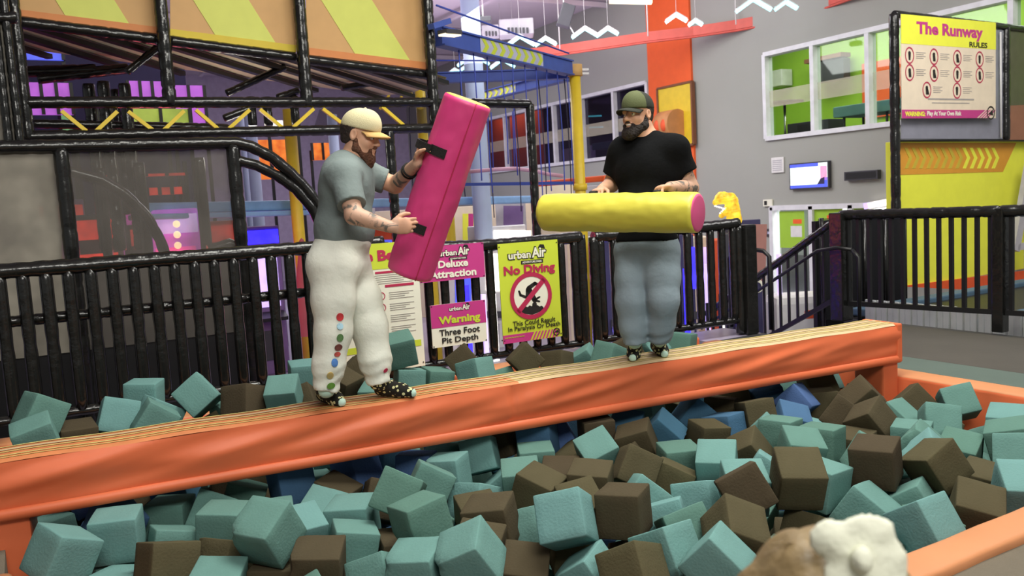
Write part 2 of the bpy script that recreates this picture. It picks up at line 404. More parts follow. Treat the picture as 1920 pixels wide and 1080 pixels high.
# right wall with its two strips of windows and the glass doors (wall face at x = 14)
WX = 14.0; ZS, ZH = 2.5, 4.25
def wallbox(mb, y0, y1, z0, z1, mi=0, x0=WX, t=0.25): mb.box((x0 + t / 2, (y0 + y1) / 2, (z0 + z1) / 2), (t, y1 - y0, z1 - z0), None, mi)
mb = MB()
wallbox(mb, 2, 32, ZH, 6.55); wallbox(mb, 13.17, 16.95, ZS, ZH); wallbox(mb, 26.4, 32, ZS, ZH); wallbox(mb, 2, 6.6, ZS, ZH)
wallbox(mb, 2, 32, 1.05, ZS); wallbox(mb, 13.03, 32, GZ, 1.05); wallbox(mb, 2, 10.0, GZ, 1.05)
struct('wall_right', mb, M['wall'])
mb = MB(); mb.box((WX - 0.03, 16.1, 2.75), (0.06, 1.55, 7.5)); struct('wall_right_orange_pier', mb, M['wall_orange'])
mb = MB().box((4, 32.1, 2.75), (40, 0.2, 7.6)); struct('wall_back', mb, mat('lilac_back_wall', 'ada0bb', 0.7))
# window strips
def strip(n, ys, glass):
    fr = MB(); y0, y1 = ys[0], ys[-1]
    for z in (ZS, ZH): fr.box((WX + 0.06, (y0 + y1) / 2, z), (0.24, y1 - y0, 0.09))
    for y in ys: fr.box((WX + 0.06, y, (ZS + ZH) / 2), (0.22, 0.09, ZH - ZS))
    f = struct('window_%d' % n, fr, M['white_frame'])
    for a, b in zip(ys[:-1], ys[1:]):
        g = MB().box((WX + 0.08, (a + b) / 2, (ZS + ZH) / 2), (0.012, b - a - 0.1, ZH - ZS - 0.1)).build('pane', glass, f)
        MB().box((WX + 0.065, (a + b) / 2, 3.32), (0.004, b - a - 0.1, 0.34)).build('frosted_band', M['film'], f)
strip(1, [6.7, 7.95, 9.25, 10.6, 11.87, 13.12], M['glass'])
strip(2, [17.0, 18.39, 19.86, 21.3, 22.8, 24.2, 25.7, 26.35], M['glass_dark'])
# party room behind the near windows
mb = MB(); mb.box((18.0, 11.6, 3.9), (0.1, 10.8, 3.4)); mb.box((16.1, 16.9, 3.9), (3.8, 0.1, 3.4)); mb.box((16.1, 6.4, 3.9), (3.8, 0.1, 3.4))
struct('wall_party_room', mb, M['wall_green'])
mb = MB().box((16.1, 11.6, 2.28), (3.9, 10.6, 0.1)); struct('floor_party_room', mb, M['brown_slat'])
mb = MB().box((16.1, 11.6, 5.55), (3.9, 10.6, 0.08)); struct('ceiling_party_room', mb, M['white'])
area('party_room_light', (16.0, 11.5, 5.4), 2.0, 300, (1.0, 1.0, 0.92), sy=8.0)
# room behind the far windows
mb = MB(); mb.box((19.0, 24.4, 3.9), (0.1, 14.6, 3.4)); mb.box((16.6, 31.6, 3.9), (4.8, 0.1, 3.4)); mb.box((16.6, 17.05, 3.9), (4.8, 0.1, 3.4))
struct('wall_dark_room', mb, M['navy'])
mb = MB(); mb.box((15.0, 25.6, 3.4), (0.1, 4.2, 2.4)); struct('wall_red_room', mb, M['wall_orange'])
mb = MB().box((16.6, 24.4, 2.28), (4.9, 14.6, 0.1)); struct('floor_dark_room', mb, M['brown_slat'])
mb = MB().box((16.6, 24.4, 5.55), (4.9, 14.6, 0.08)); struct('ceiling_dark_room', mb, M['navy'])
area('red_room_light', (14.55, 25.0, 4.5), 0.5, 30, (1.0, 0.75, 0.55), sy=3.0)
area('dark_room_light', (16.8, 21.6, 4.5), 1.2, 90, (0.7, 0.5, 1.0), sy=3.0)
# glass doors in the right wall
fr = MB()
for y in (10.05, 11.0, 11.95, 13.0): fr.box((WX + 0.02, y, 0.02), (0.2, 0.1, 2.05))
fr.box((WX + 0.02, 11.52, 1.03), (0.2, 3.0, 0.1)); fr.box((WX + 0.02, 11.52, -0.98), (0.2, 3.0, 0.04))
d = struct('door_1', fr, M['white_frame'])
for y in (10.52, 11.47, 12.47): MB().box((WX + 0.03, y, 0.02), (0.012, 0.9, 1.95)).build('pane', M['glass'], d)
mb = MB().box((15.6, 11.5, 0.1), (0.1, 3.6, 2.3)); struct('wall_lobby', mb, M['white'])
area('lobby_light', (14.9, 11.5, 1.35), 0.9, 130, (1.0, 0.96, 1.0), sy=2.6)

# ---------------------------------------------------------------- raised deck round the foam pit
PX0, PX1, PY0, PY1 = -0.17, 5.60, 2.06, 6.62                # inner faces of the pit
def slab(mb, x0, x1, y0, y1, z0, z1, mi=0): mb.box(((x0 + x1) / 2, (y0 + y1) / 2, (z0 + z1) / 2), (x1 - x0, y1 - y0, z1 - z0), None, mi)
mb = MB(); slab(mb, -7, 9.5, -5, PY0 - 0.10, GZ, 0.0); struct('floor_deck_front', mb, M['front_mat'])
mb = MB(); slab(mb, -7, PX0 - 0.02, PY0 - 0.10, 6.95, GZ, 0.0); struct('floor_deck_left', mb, M['front_mat'])
mb = MB(); slab(mb, PX1 + 0.02, 6.62, PY0 - 0.10, 6.35, GZ, -0.02); slab(mb, 6.62, 7.95, PY0 - 0.10, 6.1, GZ, -0.02); struct('floor_deck_right', mb, M['deck'])
mb = MB(); slab(mb, PX0 - 0.02, 5.9, 6.50, 7.0, GZ, 0.0); slab(mb, 5.9, 6.62, 6.35, 6.9, GZ, -0.02); struct('floor_deck_back', mb, M['floor'])
mb = MB(); slab(mb, PX0 - 0.02, PX1 + 0.02, PY0 - 0.1, 6.50, GZ, -0.72); struct('floor_pit', mb, M['black'])
# mats lying on the right deck
mb = MB(); slab(mb, 6.35, 7.72, 2.0, 5.9, -0.02, 0.012)
single('floor_mat', mb, M['dark_mat'], 'large dark brown-grey floor mat along the right railing', 'mat', bevel=0.01)
mb = MB(); slab(mb, PX1 + 0.31, 6.34, 2.0, 4.6, -0.02, 0.014)
single('floor_mat', mb, M['teal_mat'], 'teal-grey floor mat between the right pit rim and the darker mat', 'mat', bevel=0.01)
mb = MB(); slab(mb, PX1 + 0.12, 6.34, 4.62, 6.2, -0.02, 0.016)
single('floor_mat', mb, M['deck'], 'black floor mat behind the far end of the beam', 'mat', bevel=0.01)

# padded orange rims of the pit
def rim(a, b, w, label, drop=0.36, z=0.04):
    a = Vector(a); b = Vector(b); L = (b - a).length; s, d, u = basis(b - a); s = -s
    n = max(6, int(L / 0.12)); prof = []
    for t in range(9):
        th = math.pi * t / 8; cs = math.cos(th); prof.append((-(abs(cs) ** 0.35) * (1 if cs > 0 else -1) * w / 2, z - 0.035 + 0.035 * math.sin(th) ** 0.6))
    prof = [(-w / 2, -drop)] + prof + [(w / 2, -0.02)]
    vs = []; k = len(prof)
    for i in range(n + 1):
        p = a + d * (L * i / n)
        for q, (x, h) in enumerate(prof):
            wv = 0.010 * math.sin(i * 1.7 + q * 0.6) * (1 if q < 2 else 0.25)
            vs.append(p + s * (x + wv) + Vector((0, 0, h)))
    fs = [(i * k + j, i * k + j + 1, (i + 1) * k + j + 1, (i + 1) * k + j) for i in range(n) for j in range(k - 1)]
    fs += [tuple(range(k)), tuple(n * k + j for j in range(k))[::-1], ]
    m_ = MB().add(vs, fs, 0, True)
    m_.m = [1 if (q < n * (k - 1) and q % (k - 1) > 1) else 0 for q in range(len(fs))]
    return single('pit_rim_pad', m_, [M['orange_vinyl'], M['faded_orange']], label, 'padding', 'orange pads round the rim of the foam pit')
rim((PX1 + 0.12, 6.15, 0), (PX1 + 0.12, 2.12, 0), 0.23, 'orange rim pad on the right edge of the foam pit beside the floor mats', 0.45)
rim((PX1 + 0.2, 1.97, 0), (PX0 - 0.1, 1.97, 0), 0.18, 'orange rim pad on the near edge of the foam pit beside the grey carpet', 0.4)
rim((PX0 - 0.1, 2.1, 0), (PX0 - 0.1, 4.18, 0), 0.22, 'orange rim pad on the left edge of the foam pit at the photo edge', 0.5)
rim((PX0 - 0.1, 6.60, 0), (PX1 - 0.02, 6.25, 0), 0.22, 'orange rim pad along the back of the foam pit below the slatted fence', 0.5, 0.10)

# ---------------------------------------------------------------- the battle beam
BA, BB = Vector((-0.20, 4.60, 0.43)), Vector((5.58, 4.00, 0.43))
bL = (BB - BA).length; bd = (BB - BA).normalized(); bs = Vector((bd.y, -bd.x, 0))     # bs points to the camera side
beam = empty('balance_beam', ((BA + BB) / 2 * 1.0).to_tuple()[:2] + (0.0,), 'long orange vinyl balance beam with worn cream stripes spanning the foam pit', 'beam')
def bp(t, s, z): return BA + bd * t + bs * s + Vector((0, 0, z))
BW = 0.30
mb = MB()                                                    # top cover
nx = 90
vs = []; prof = [(-BW, -0.05), (-BW, -0.012), (-BW + 0.02, 0.0), (-0.02, 0.0), (0.0, -0.012)]
for i in range(nx + 1):
    t = bL * i / nx
    for s_, z_ in prof: vs.append(bp(t, s_, z_ + 0.003 * math.sin(t * 9)))
k = len(prof)
fs = [(i * k + j, i * k + j + 1, (i + 1) * k + j + 1, (i + 1) * k + j) for i in range(nx) for j in range(k - 1)]
mb.add(vs, fs, 0, True)
mb.m = [1 if (q // (k - 1)) * bL / nx > 2.66 else 0 for q in range(len(fs))]
mb.build('cover_top', [M['orange_worn'], M['tan_tape']], beam)
mb = MB().bar(bp(0.02, -BW / 2, -0.14), bp(bL - 0.02, -BW / 2, -0.14), BW - 0.04, 0.26); mb.build('core', M['orange_vinyl'], beam)
def skirt(side):
    """hanging vinyl skirt with soft folds and one vertical seam"""
    from mathutils import noise
    vs = []; nz_ = 22; n = 260
    for i in range(n + 1):
        t = bL * i / n
        for j in range(nz_ + 1):
            z = -0.012 - 0.225 * j / nz_
            sag = math.sin(math.pi * j / nz_)
            f = noise.noise(Vector((t * 0.9, j * 0.07, 3.1))) * 0.020 + noise.noise(Vector((t * 2.3 + j * 0.10, j * 0.09, 9.0))) * 0.024
            seam = -0.020 * math.exp(-((t - 2.66) / 0.018) ** 2) - 0.012 * math.exp(-((t - 2.72) / 0.05) ** 2)
            out = 0.004 + 0.012 * sag + (f + seam) * (0.25 + 0.75 * sag)
            vs.append(bp(t, (out if side > 0 else -BW - out), z))
    k = nz_ + 1
    fs = [(i * k + j, i * k + j + 1, (i + 1) * k + j + 1, (i + 1) * k + j) for i in range(n) for j in range(nz_)]
    return MB().add(vs, fs, 0, True)
skirt(1).build('side_skirt', M['orange_vinyl'], beam); skirt(-1).build('side_skirt', M['orange_vinyl'], beam)
for sgn in (1, -1):
    mb = MB(); vs = []; n = 120
    for i in range(n + 1):
        t = bL * i / n; w_ = 0.004 * math.sin(t * 5)
        for s_, z_ in ((0.004, -0.232), (0.020, -0.236), (0.024, -0.262), (0.020, -0.287), (0.0, -0.287)):
            vs.append(bp(t, (s_ + w_) if sgn > 0 else -BW - s_ - w_, z_))
    mb.add(vs, [(i * 5 + j, i * 5 + j + 1, (i + 1) * 5 + j + 1, (i + 1) * 5 + j) for i in range(n) for j in range(4)], 0, True)
    mb.build('hem', M['orange_vinyl'], beam)
mb = MB().bar(bp(bL - 0.03, -BW / 2, -0.14), bp(bL + 0.02, -BW / 2, -0.14), BW + 0.04, 0.29); mb.build('end_cap', M['orange_vinyl'], beam, bevel=0.012)
for s0, s1, mm in ((-0.275, -0.258, 'cream_tape'), (-0.222, -0.190, 'tan_tape'), (-0.165, -0.148, 'cream_tape'), (-0.092, -0.074, 'cream_tape'), (-0.045, -0.033, 'cream_tape')):
    mb = MB(); vs = []; n = 90
    for i in range(n + 1):
        t = bL * i / n
        for s_ in (s0, s1): vs.append(bp(t, s_, 0.003 + 0.003 * math.sin(t * 9)))
    mb.add(vs, [(2 * i, 2 * i + 1, 2 * i + 3, 2 * i + 2) for i in range(n)], 0, True); mb.build('grip_stripe', M[mm], beam)
for t in (0.05, bL - 0.07):
    MB().box(bp(t, -BW / 2, -0.46), (0.15, BW - 0.02, 0.36), Matrix.Rotation(math.atan2(bd.y, bd.x), 3, 'Z')).build('support_post', M['orange_vinyl'], beam, bevel=0.015)
# ---------------------------------------------------------------- slatted fence behind the pit
def fence_panel(a, b, zt, zb, n, r, label, group, mid=None, posts=True, bow=0.0, tz=0.0):
    a = Vector(a); b = Vector(b); L = (b - a).length; d = (b - a).normalized(); nrm = Vector((d.y, -d.x, 0))
    e = empty('fence_panel', ((a.x + b.x) / 2, (a.y + b.y) / 2, 0), label, 'fence', group)
    pts = [a.lerp(b, t) + Vector((0, 0, zt + tz * t + bow * math.sin(math.pi * t))) for t in (i / 8 for i in range(9))]
    padded_path(MB(), pts, 0.055).build('top_rail', M['black_pad'], e)
    padded(MB(), a + Vector((0, 0, zb)), b + Vector((0, 0, zb)), 0.035).build('bottom_rail', M['black_pad'], e)
    if mid:
        padded(MB(), a - nrm * 0.09 + Vector((0, 0, mid)), b - nrm * 0.09 + Vector((0, 0, mid)), 0.04).build('middle_rail', M['black_pad'], e)
    for i in range(n):
        t = (i + 0.5) / n; p = a.lerp(b, t)
        padded(MB(), p + Vector((0, 0, zb + 0.01)), p + Vector((0, 0, zt - 0.01 + tz * t + bow * math.sin(math.pi * t))), r, 8, 0.34, 0.06).build('bar', M['black_pad'], e)
    if posts:
        for p in (a, b):
            padded(MB(), p + Vector((0, 0, 0.0)), p + Vector((0, 0, zt + 0.0)), 0.05, 9, 0.3).build('post', M['black_pad'], e)
    return e
FA, FB = Vector((-0.62, 6.86, 0)), Vector((6.42, 6.42, 0))
def fp(x): t = (x - FA.x) / (FB.x - FA.x); return FA.lerp(FB, t)
fence_panel(fp(-0.62), fp(2.62), 1.22, 0.18, 23, 0.043, 'black padded fence panel with round bars at the left, behind the man in white sweatpants', 'black slatted fence panels behind the foam pit', mid=0.86)
fence_panel(fp(2.78), fp(4.52), 1.15, 0.14, 12, 0.040, 'black padded fence panel carrying the No Diving sign and two small pink signs', 'black slatted fence panels behind the foam pit', bow=-0.015, tz=-0.02)
fence_panel(fp(4.66), fp(6.40), 1.12, 0.14, 12, 0.040, 'black padded fence panel behind the legs of the man in the black shirt', 'black slatted fence panels behind the foam pit', bow=-0.01, tz=0.02)
mb = MB(); p = fp(6.50); mb.box((p.x, p.y, 0.55), (0.16, 0.16, 1.14))
single('end_post', mb, M['black_pad'], 'thick square black padded post ending the slatted fence at the stairs', 'post', bevel=0.02)

# ---------------------------------------------------------------- signs tied to the fence
fd = (FB - FA).normalized(); fn = Vector((fd.y, -fd.x, 0))
def sign_base(name, px, py, w, h, label, cat='sign', base='lime', lean=0.0, off=0.082):
    c = aty(px, py, 6.6); c = fp(c.x) + Vector((0, 0, c.z)); c = aty(px, py, c.y - off)
    e = empty(name, (c.x, c.y, c.z - h / 2), label, cat)
    o = c - fd * (w / 2) - Vector((0, 0, h / 2))
    B = Board(o, fd, (0, 0, 1), w, h)
    mb = MB(); B.quad(mb, 0, 0, 1, 1, 0.0, 0.008); mb.build('panel', M[base], e)
    tie = MB()
    for a in (0.02, 0.98):
        for b in (0.03, 0.97):
            tie.tube([B.p(a, b, 0.004), B.p(a, b, -0.05)], 0.006, 6)
    tie.build('cable_tie', M['black'], e)
    return e, B
def logo(B, e, a, b, w, dark=True, sub=True):
    """the park's wordmark: fat white letters with a dark outline, a hill-shaped A, and a small bar of words below"""
    h = w * B.w
    if dark:
        mb = MB(); B.text(mb, 'urban', a - w * 0.19, b, width=w * 0.60, bold=0.06, k=0.003, height=0.205 * h / B.h); B.text(mb, 'Air', a + w * 0.30, b + 0.03 * h / B.h, width=w * 0.42, bold=0.07, k=0.003, height=0.275 * h / B.h)
        B.poly(mb, [(a + 0.28 * w, b + 0.12 * h / B.h), (a + 0.34 * w, b + 0.2 * h / B.h), (a + 0.44 * w, b + 0.19 * h / B.h), (a + 0.47 * w, b + 0.1 * h / B.h)], 0.003)
        mb.build('logo_outline', M['ink'], e)
    mb = MB(); B.text(mb, 'urban', a - w * 0.19, b, width=w * 0.56, bold=0.025, k=0.0055, height=0.165 * h / B.h); B.text(mb, 'Air', a + w * 0.30, b + 0.03 * h / B.h, width=w * 0.36, bold=0.03, k=0.0055, height=0.23 * h / B.h)
    mb.build('logo', M['sign_white'], e)
    if sub:
        mb = MB(); B.quad(mb, a - 0.16 * w, b - 0.215 * h / B.h, a + 0.40 * w, b - 0.135 * h / B.h, 0.0035, 0.002); mb.build('logo_bar', M['ink'], e)
        mb = MB(); B.text(mb, 'ADVENTURE PARK', a + 0.12 * w, b - 0.175 * h / B.h, width=w * 0.50, bold=0.02, k=0.0045); mb.build('logo_words', M['sign_white'], e)
def words(B, e, txt, a, b, w, m, bold=0.035, name='lettering', height=None, k=0.005):
    mb = MB(); B.text(mb, txt, a, b, width=w, bold=bold, k=k, height=height); return mb.build(name, M[m], e)

# No Diving
e, B = sign_base('warning_sign', 995, 546, 0.60, 0.885, 'lime green No Diving sign with a falling figure in a red ring')
logo(B, e, 0.47, 0.875, 0.66)
words(B, e, 'No Diving', 0.50, 0.715, 0.86, 'pinkred', 0.04, height=0.115)
cx, cy = 0.50, 0.455
def ringdisc(name, r, r0, m, k):
    mb = MB(); B.disc(mb, cx, cy, r, r0, k); mb.build(name, M[m], e)
ringdisc('ring_ground', 0.185, 0, 'sign_white', 0.003)
fig = MB()
def blob(pts, k=0.0045): B.poly(fig, [(cx + x / B.w, cy + y / B.h) for x, y in pts], k, 0.002)
def limb(p, q, w0, w1):
    w0 *= 0.78; w1 *= 0.78
    p = Vector(p); q = Vector(q); d = (q - p).normalized(); n_ = Vector((-d.y, d.x))
    blob([p + n_ * w0, p - n_ * w0, q - n_ * w1, q + n_ * w1]); 
    for c_, r_ in ((p, w0), (q, w1)): B.disc(fig, cx + c_.x / B.w, cy + c_.y / B.h, r_, 0, 0.0045, 14)
limb((-0.02, 0.06), (0.035, -0.045), 0.034, 0.030); limb((-0.02, 0.07), (0.045, 0.105), 0.026, 0.022); limb((0.045, 0.105), (0.095, 0.085), 0.02, 0.013)
limb((-0.03, 0.055), (-0.04, -0.015), 0.026, 0.02); limb((-0.04, -0.015), (-0.105, 0.015), 0.018, 0.013); limb((-0.105, 0.015), (-0.118, 0.05), 0.016, 0.012)
limb((0.035, -0.045), (0.08, -0.06), 0.014, 0.011); limb((0.04, -0.04), (0.085, -0.02), 0.014, 0.010); B.disc(fig, cx + 0.03 / B.w, cy - 0.085 / B.h, 0.024, 0, 0.0045, 16)
fig.build('falling_figure', M['ink'], e)
mb = MB(); pts = [(-0.12, -0.125)]
for i in range(13): pts.append((-0.12 + 0.02 * i, -0.118 + 0.012 * (i % 2) + 0.022 * math.sin(math.pi * i / 12)))
pts += [(0.12, -0.125), (0.09, -0.152), (0.0, -0.172), (-0.09, -0.152)]
B.poly(mb, [(cx + x / B.w, cy + y / B.h) for x, y in pts][::1], 0.0045, 0.002); mb.build('heap_drawing', M['ink'], e)
ringdisc('prohibition_ring', 0.212, 0.172, 'pinkred', 0.006)
mb = MB(); w_ = 0.016
B.poly(mb, [(cx + x / B.w, cy + y / B.h) for x, y in ((-0.14 - w_, -0.125 + w_ - 0.01), (-0.14 + w_, -0.125 - w_ - 0.01), (0.14 + w_, 0.125 - w_ + 0.01), (0.14 - w_, 0.125 + w_ + 0.01))], 0.006, 0.002); mb.build('prohibition_bar', M['pinkred'], e)
words(B, e, 'This Could Result', 0.53, 0.190, 0.72, 'ink', 0.012, height=0.05)
words(B, e, 'In Paralysis Or Death', 0.53, 0.132, 0.88, 'ink', 0.012, height=0.06)
mb = MB(); B.poly(mb, [(0, 0), (0.42, 0), (0.50, 0.085), (0, 0.085)], 0.003, 0.002); mb.build('footer', M['pink'], e)
mb = MB()
for i in range(9): B.poly(mb, [(0.42 + 0.058 * i, 0), (0.445 + 0.058 * i, 0), (0.52 + 0.055 * i, 0.085), (0.495 + 0.055 * i, 0.085)], 0.003, 0.002)
mb.build('footer_stripes', M['pink'], e)
words(B, e, 'WARNING: Play At Your Own Risk', 0.19, 0.055, 0.33, 'lime', 0.02)
mb = MB(); B.disc(mb, 0.90, 0.055, 0.036, 0.027, 0.006); B.poly(mb, [(0.86, 0.052), (0.925, 0.075), (0.945, 0.045)], 0.006, 0.002); mb.build('badge', M['ink'], e)

# Deluxe Attraction
e, B = sign_base('attraction_sign', 848, 492, 0.60, 0.30, 'magenta sign reading Deluxe Attraction, beside the tilted pink roll on the fence', base='pink')
logo(B, e, 0.53, 0.78, 0.50)
words(B, e, 'Deluxe', 0.51, 0.47, 0.46, 'sign_white', 0.035, height=0.21); words(B, e, 'Attraction', 0.50, 0.19, 0.72, 'sign_white', 0.035, height=0.22)
# Warning pit depth
e, B = sign_base('warning_sign', 861, 607, 0.51, 0.365, 'small magenta and white sign warning of Three Foot Pit Depth, below the Deluxe Attraction sign', base='sign_white')
mb = MB(); B.quad(mb, 0, 0.46, 1, 1, 0.0025, 0.002); mb.build('header', M['pink'], e)
logo(B, e, 0.52, 0.87, 0.40, sub=False)
words(B, e, 'Warning', 0.51, 0.60, 0.76, 'lime', 0.04, height=0.235)
words(B, e, 'Three Foot', 0.50, 0.335, 0.74, 'ink', 0.02, height=0.15); words(B, e, 'Pit Depth', 0.50, 0.125, 0.66, 'ink', 0.02, height=0.175)
# rules sign behind the first man
e, B = sign_base('rules_sign', 708, 578, 0.76, 1.06, 'tall white rules sign with a lime header, half hidden behind the man in white sweatpants', base='sign_white', off=0.078)
mb = MB(); B.quad(mb, 0, 0.80, 1, 1, 0.0025, 0.002); mb.build('header', M['lime'], e)
words(B, e, 'Battle Beam', 0.50, 0.905, 0.88, 'pinkred', 0.05, height=0.085)
mb = MB()
B.quad(mb, 0.50, 0.765, 0.92, 0.782, 0.003, 0.002); B.quad(mb, 0.10, 0.765, 0.45, 0.782, 0.003, 0.002); B.quad(mb, 0.60, 0.655, 0.93, 0.675, 0.003, 0.002); B.quad(mb, 0.07, 0.655, 0.4, 0.675, 0.003, 0.002)
mb.build('rule_bar', M['pinkred'], e)
mb = MB()
for j in range(5): B.quad(mb, 0.08, 0.75 - 0.016 * j, 0.92 - 0.1 * (j % 2), 0.754 - 0.016 * j, 0.003, 0.002)
for c0 in (0.2, 0.64):
    for r_ in range(4):
        for j in range(4): B.quad(mb, c0, 0.61 - 0.09 * r_ - 0.016 * j, c0 + 0.28 - 0.05 * (j % 3), 0.614 - 0.09 * r_ - 0.016 * j, 0.003, 0.002)
mb.build('small_print', M['grey_ink'], e)
mb = MB(); mk = MB()
for c0 in (0.11, 0.55):
    for r_ in range(4):
        B.disc(mb, c0, 0.59 - 0.09 * r_, 0.034, 0.027, 0.0035, 20); limb_c = (c0, 0.59 - 0.09 * r_); B.disc(mk, limb_c[0], limb_c[1] + 0.008, 0.009, 0, 0.0035, 10); B.quad(mk, c0 - 0.016, limb_c[1] - 0.02, c0 + 0.012, limb_c[1], 0.0035, 0.002)
mb.build('rule_ring', M['pinkred'], e); mk.build('rule_pictogram', M['ink'], e)
mb = MB(); B.quad(mb, 0.03, 0.165, 0.97, 0.215, 0.003, 0.002); mb.build('lime_strip', M['lime'], e)
mb = MB(); B.poly(mb, [(0, 0), (0.7, 0), (0.8, 0.075), (0, 0.075)], 0.003, 0.002); mb.build('footer', M['pink'], e)
words(B, e, 'WARNING: Play At Your Own Risk', 0.34, 0.038, 0.6, 'lime', 0.02)

# ---------------------------------------------------------------- stairs and the railing on the right
st = MB()
for i in range(5): st.box((7.27, 6.45 + 0.28 * i, GZ + (1.0 - 0.2 * (i + 1)) / 2 + 0.0), (0.66, 0.28, 1.0 - 0.2 * (i + 1) + 0.001))
single('stairs', st, M['deck'], 'black stairs going down from the deck behind the slatted fence end', 'stairs')
e = empty('stair_railing', (7.72, 7.3, 0), 'black sloping stair railing with thin balusters rising to the right railing corner', 'railing')
ra, rb = Vector((7.72, 6.25, 1.10)), Vector((7.72, 8.35, -0.12))
padded(MB(), ra, rb, 0.045).build('top_rail', M['black_pad'], e)
MB().bar(ra - Vector((0, 0, 0.85)), rb - Vector((0, 0, 0.75)), 0.04, 0.05).build('bottom_rail', M['black'], e)
for i in range(16):
    t = (i + 0.6) / 16.5; p = ra.lerp(rb, t); MB().bar(p, p - Vector((0, 0, 0.80)), 0.025, 0.025).build('baluster', M['black'], e)
MB().tube([Vector((7.62, 6.0, 0.78)), Vector((7.62, 6.2, 0.80)), Vector((7.62, 6.45, 0.76)), Vector((7.62, 8.35, -0.30))], 0.02, 8).build('handrail', M['black'], e)
MB().tube([Vector((7.62, 6.0, 0.78)), Vector((7.62, 5.92, 0.70)), Vector((7.62, 5.92, 0.0))], 0.02, 8).build('handrail_post', M['black'], e)
e = empty('stair_railing', (6.75, 6.8, 0), 'black hooped handrail at the head of the stairs beside the fence end post', 'railing')
c = atz(1446, 618, -0.02)
MB().tube([c, c + Vector((0, 0, 0.78)), c + Vector((-0.02, 0.06, 0.84)), c + Vector((-0.06, 0.22, 0.86)), c + Vector((-0.10, 0.40, 0.84)), c + Vector((-0.12, 0.46, 0.76)), c + Vector((-0.12, 0.46, 0.0))], 0.024, 8).build('hoop', M['black'], e)
for i in range(3): p = c + Vector((0.02, 0.55 + 0.22 * i, 0.45 - 0.12 * i)); MB().bar(p, p - Vector((0, 0, 1.0)), 0.025, 0.025).build('baluster', M['black'], e)

def railing(a, b, n, label, h=1.12, group='black railings right of the stairs', base=0.18):
    a = Vector(a); b = Vector(b)
    e = empty('railing', ((a.x + b.x) / 2, (a.y + b.y) / 2, 0), label, 'railing', group); Z = Vector((0, 0, 1))
    padded(MB(), a + Z * h, b + Z * h, 0.055, 9, 0.16).build('top_rail', M['black_pad'], e)
    MB().bar(a + Z * base, b + Z * base, 0.04, 0.05).build('bottom_rail', M['black'], e)
    for i in range(n): p = a.lerp(b, (i + 0.7) / (n + 0.4)); MB().bar(p + Z * base, p + Z * h, 0.036, 0.036).build('bar', M['black'], e)
    return e
rc = Vector((7.75, 6.25, 0)); rm = Vector((8.02, 4.66, 0)); rn = Vector((8.3, 2.9, 0))
railing(rc, rm, 13, 'black railing with square bars from the stair corner to the middle post', 1.14)
railing(rm, rn, 12, 'black railing with square bars running off the right photo edge', 1.14)
for p, w, l in ((rc, 0.17, 'thick black padded corner post where the stair railing meets the right railing'), (rm, 0.11, 'slim black post in the middle of the right railing')):
    single('railing_post', MB().box(p + Vector((0, 0, 0.58)), (w, w, 1.18)), M['black_pad'], l, 'post', bevel=0.012)
# black net gate behind the corner, small trampoline court and the yellow slide wall
e = empty('netting_screen', (9.6, 7.3, 0), 'black netting screen standing behind the railing corner', 'screen')
MB().box((9.62, 7.40, 0.40), (1.7, 0.02, 1.30)).build('netting', M['net_fine'], e)
MB().box((9.62, 7.48, 0.30), (1.7, 0.06, 1.44)).build('pad', M['black'], e)
for x in (8.8, 9.2, 9.62, 10.04, 10.45): MB().tube([(x, 7.38, -0.4), (x, 7.38, 1.06)], 0.03, 8).build('pole', M['black_pad'], e)
mb = MB()
for i in range(60): y = 2.0 + i * 0.075; mb.box((8.45 + (0.012 if i % 2 else 0), y + 0.03, -0.35), (0.03, 0.06, 0.95))
single('corrugated_panel', mb, M['white_ridge'], 'low white corrugated panel under the right railing', 'panel')
e = empty('trampoline_court', (10.3, 5.2, 0), 'low trampoline court with blue edge pads behind the right railing', 'trampoline')
for y in (3.0, 4.5, 6.0): MB().box((10.6, y, -0.10), (3.6, 1.3, 0.03)).build('jumping_bed', M['black'], e)
for y in (2.3, 3.75, 5.25, 6.75): MB().box((10.6, y, -0.07), (3.9, 0.22, 0.09)).build('edge_pad', M['pad_blue'] if y != 3.75 else M['dark_grey'], e, bevel=0.02)
mb = MB().box((10.6, 4.5, -0.58), (4.0, 4.8, 0.84)); mb.build('frame', M['dark_grey'], e)
# yellow padded wall with an orange chevron band
YW = 7.72
e = empty('padded_wall', (12.2, YW, 0), 'tall yellow padded wall with an orange chevron band, right of the stairs', 'padded wall')
xw = aty(1685, 400, YW).x
MB().box(((xw + 13.95) / 2, YW + 0.1, 0.98), (13.95 - xw, 0.2, 2.08)).build('panel', M['yellow_panel'], e, bevel=0.01)
c0 = aty(1686, 268, YW); c1 = aty(1905, 268, YW); c2 = aty(1880, 322, YW); c3 = aty(1686, 328, YW)
MB().prism([(p.x, YW - 0.001, p.z) for p in (c0, c1, c2, c3)], (0, -0.004, 0)).build('chevron_band', M['orange_board'], e)
mb = MB()
for i in range(13):
    x = 1695 + 13.6 * i
    P = [aty(px, py, YW - 0.006) for px, py in ((x, 277), (x + 6, 277), (x + 15, 296), (x + 7, 316), (x + 1, 316), (x + 9, 296))]
    mb.prism(P, (0, -0.004, 0), 0 if i > 7 else 1)
mb.build('chevron', [M['yellow_panel'], M['olive_board']], e)
P = [aty(px, py, YW - 0.002) for px, py in ((1684, 537), (1930, 506), (1930, 549))]
MB().prism(P, (0, -0.03, 0)).build('foot_pad', M['red_orange'], e)
MB().prism([aty(px, py, YW - 0.002) for px, py in ((1862, 455), (1882, 452), (1884, 470), (1864, 473))], (0, -0.01, 0)).build('wall_plate', M['grey_box'], e)
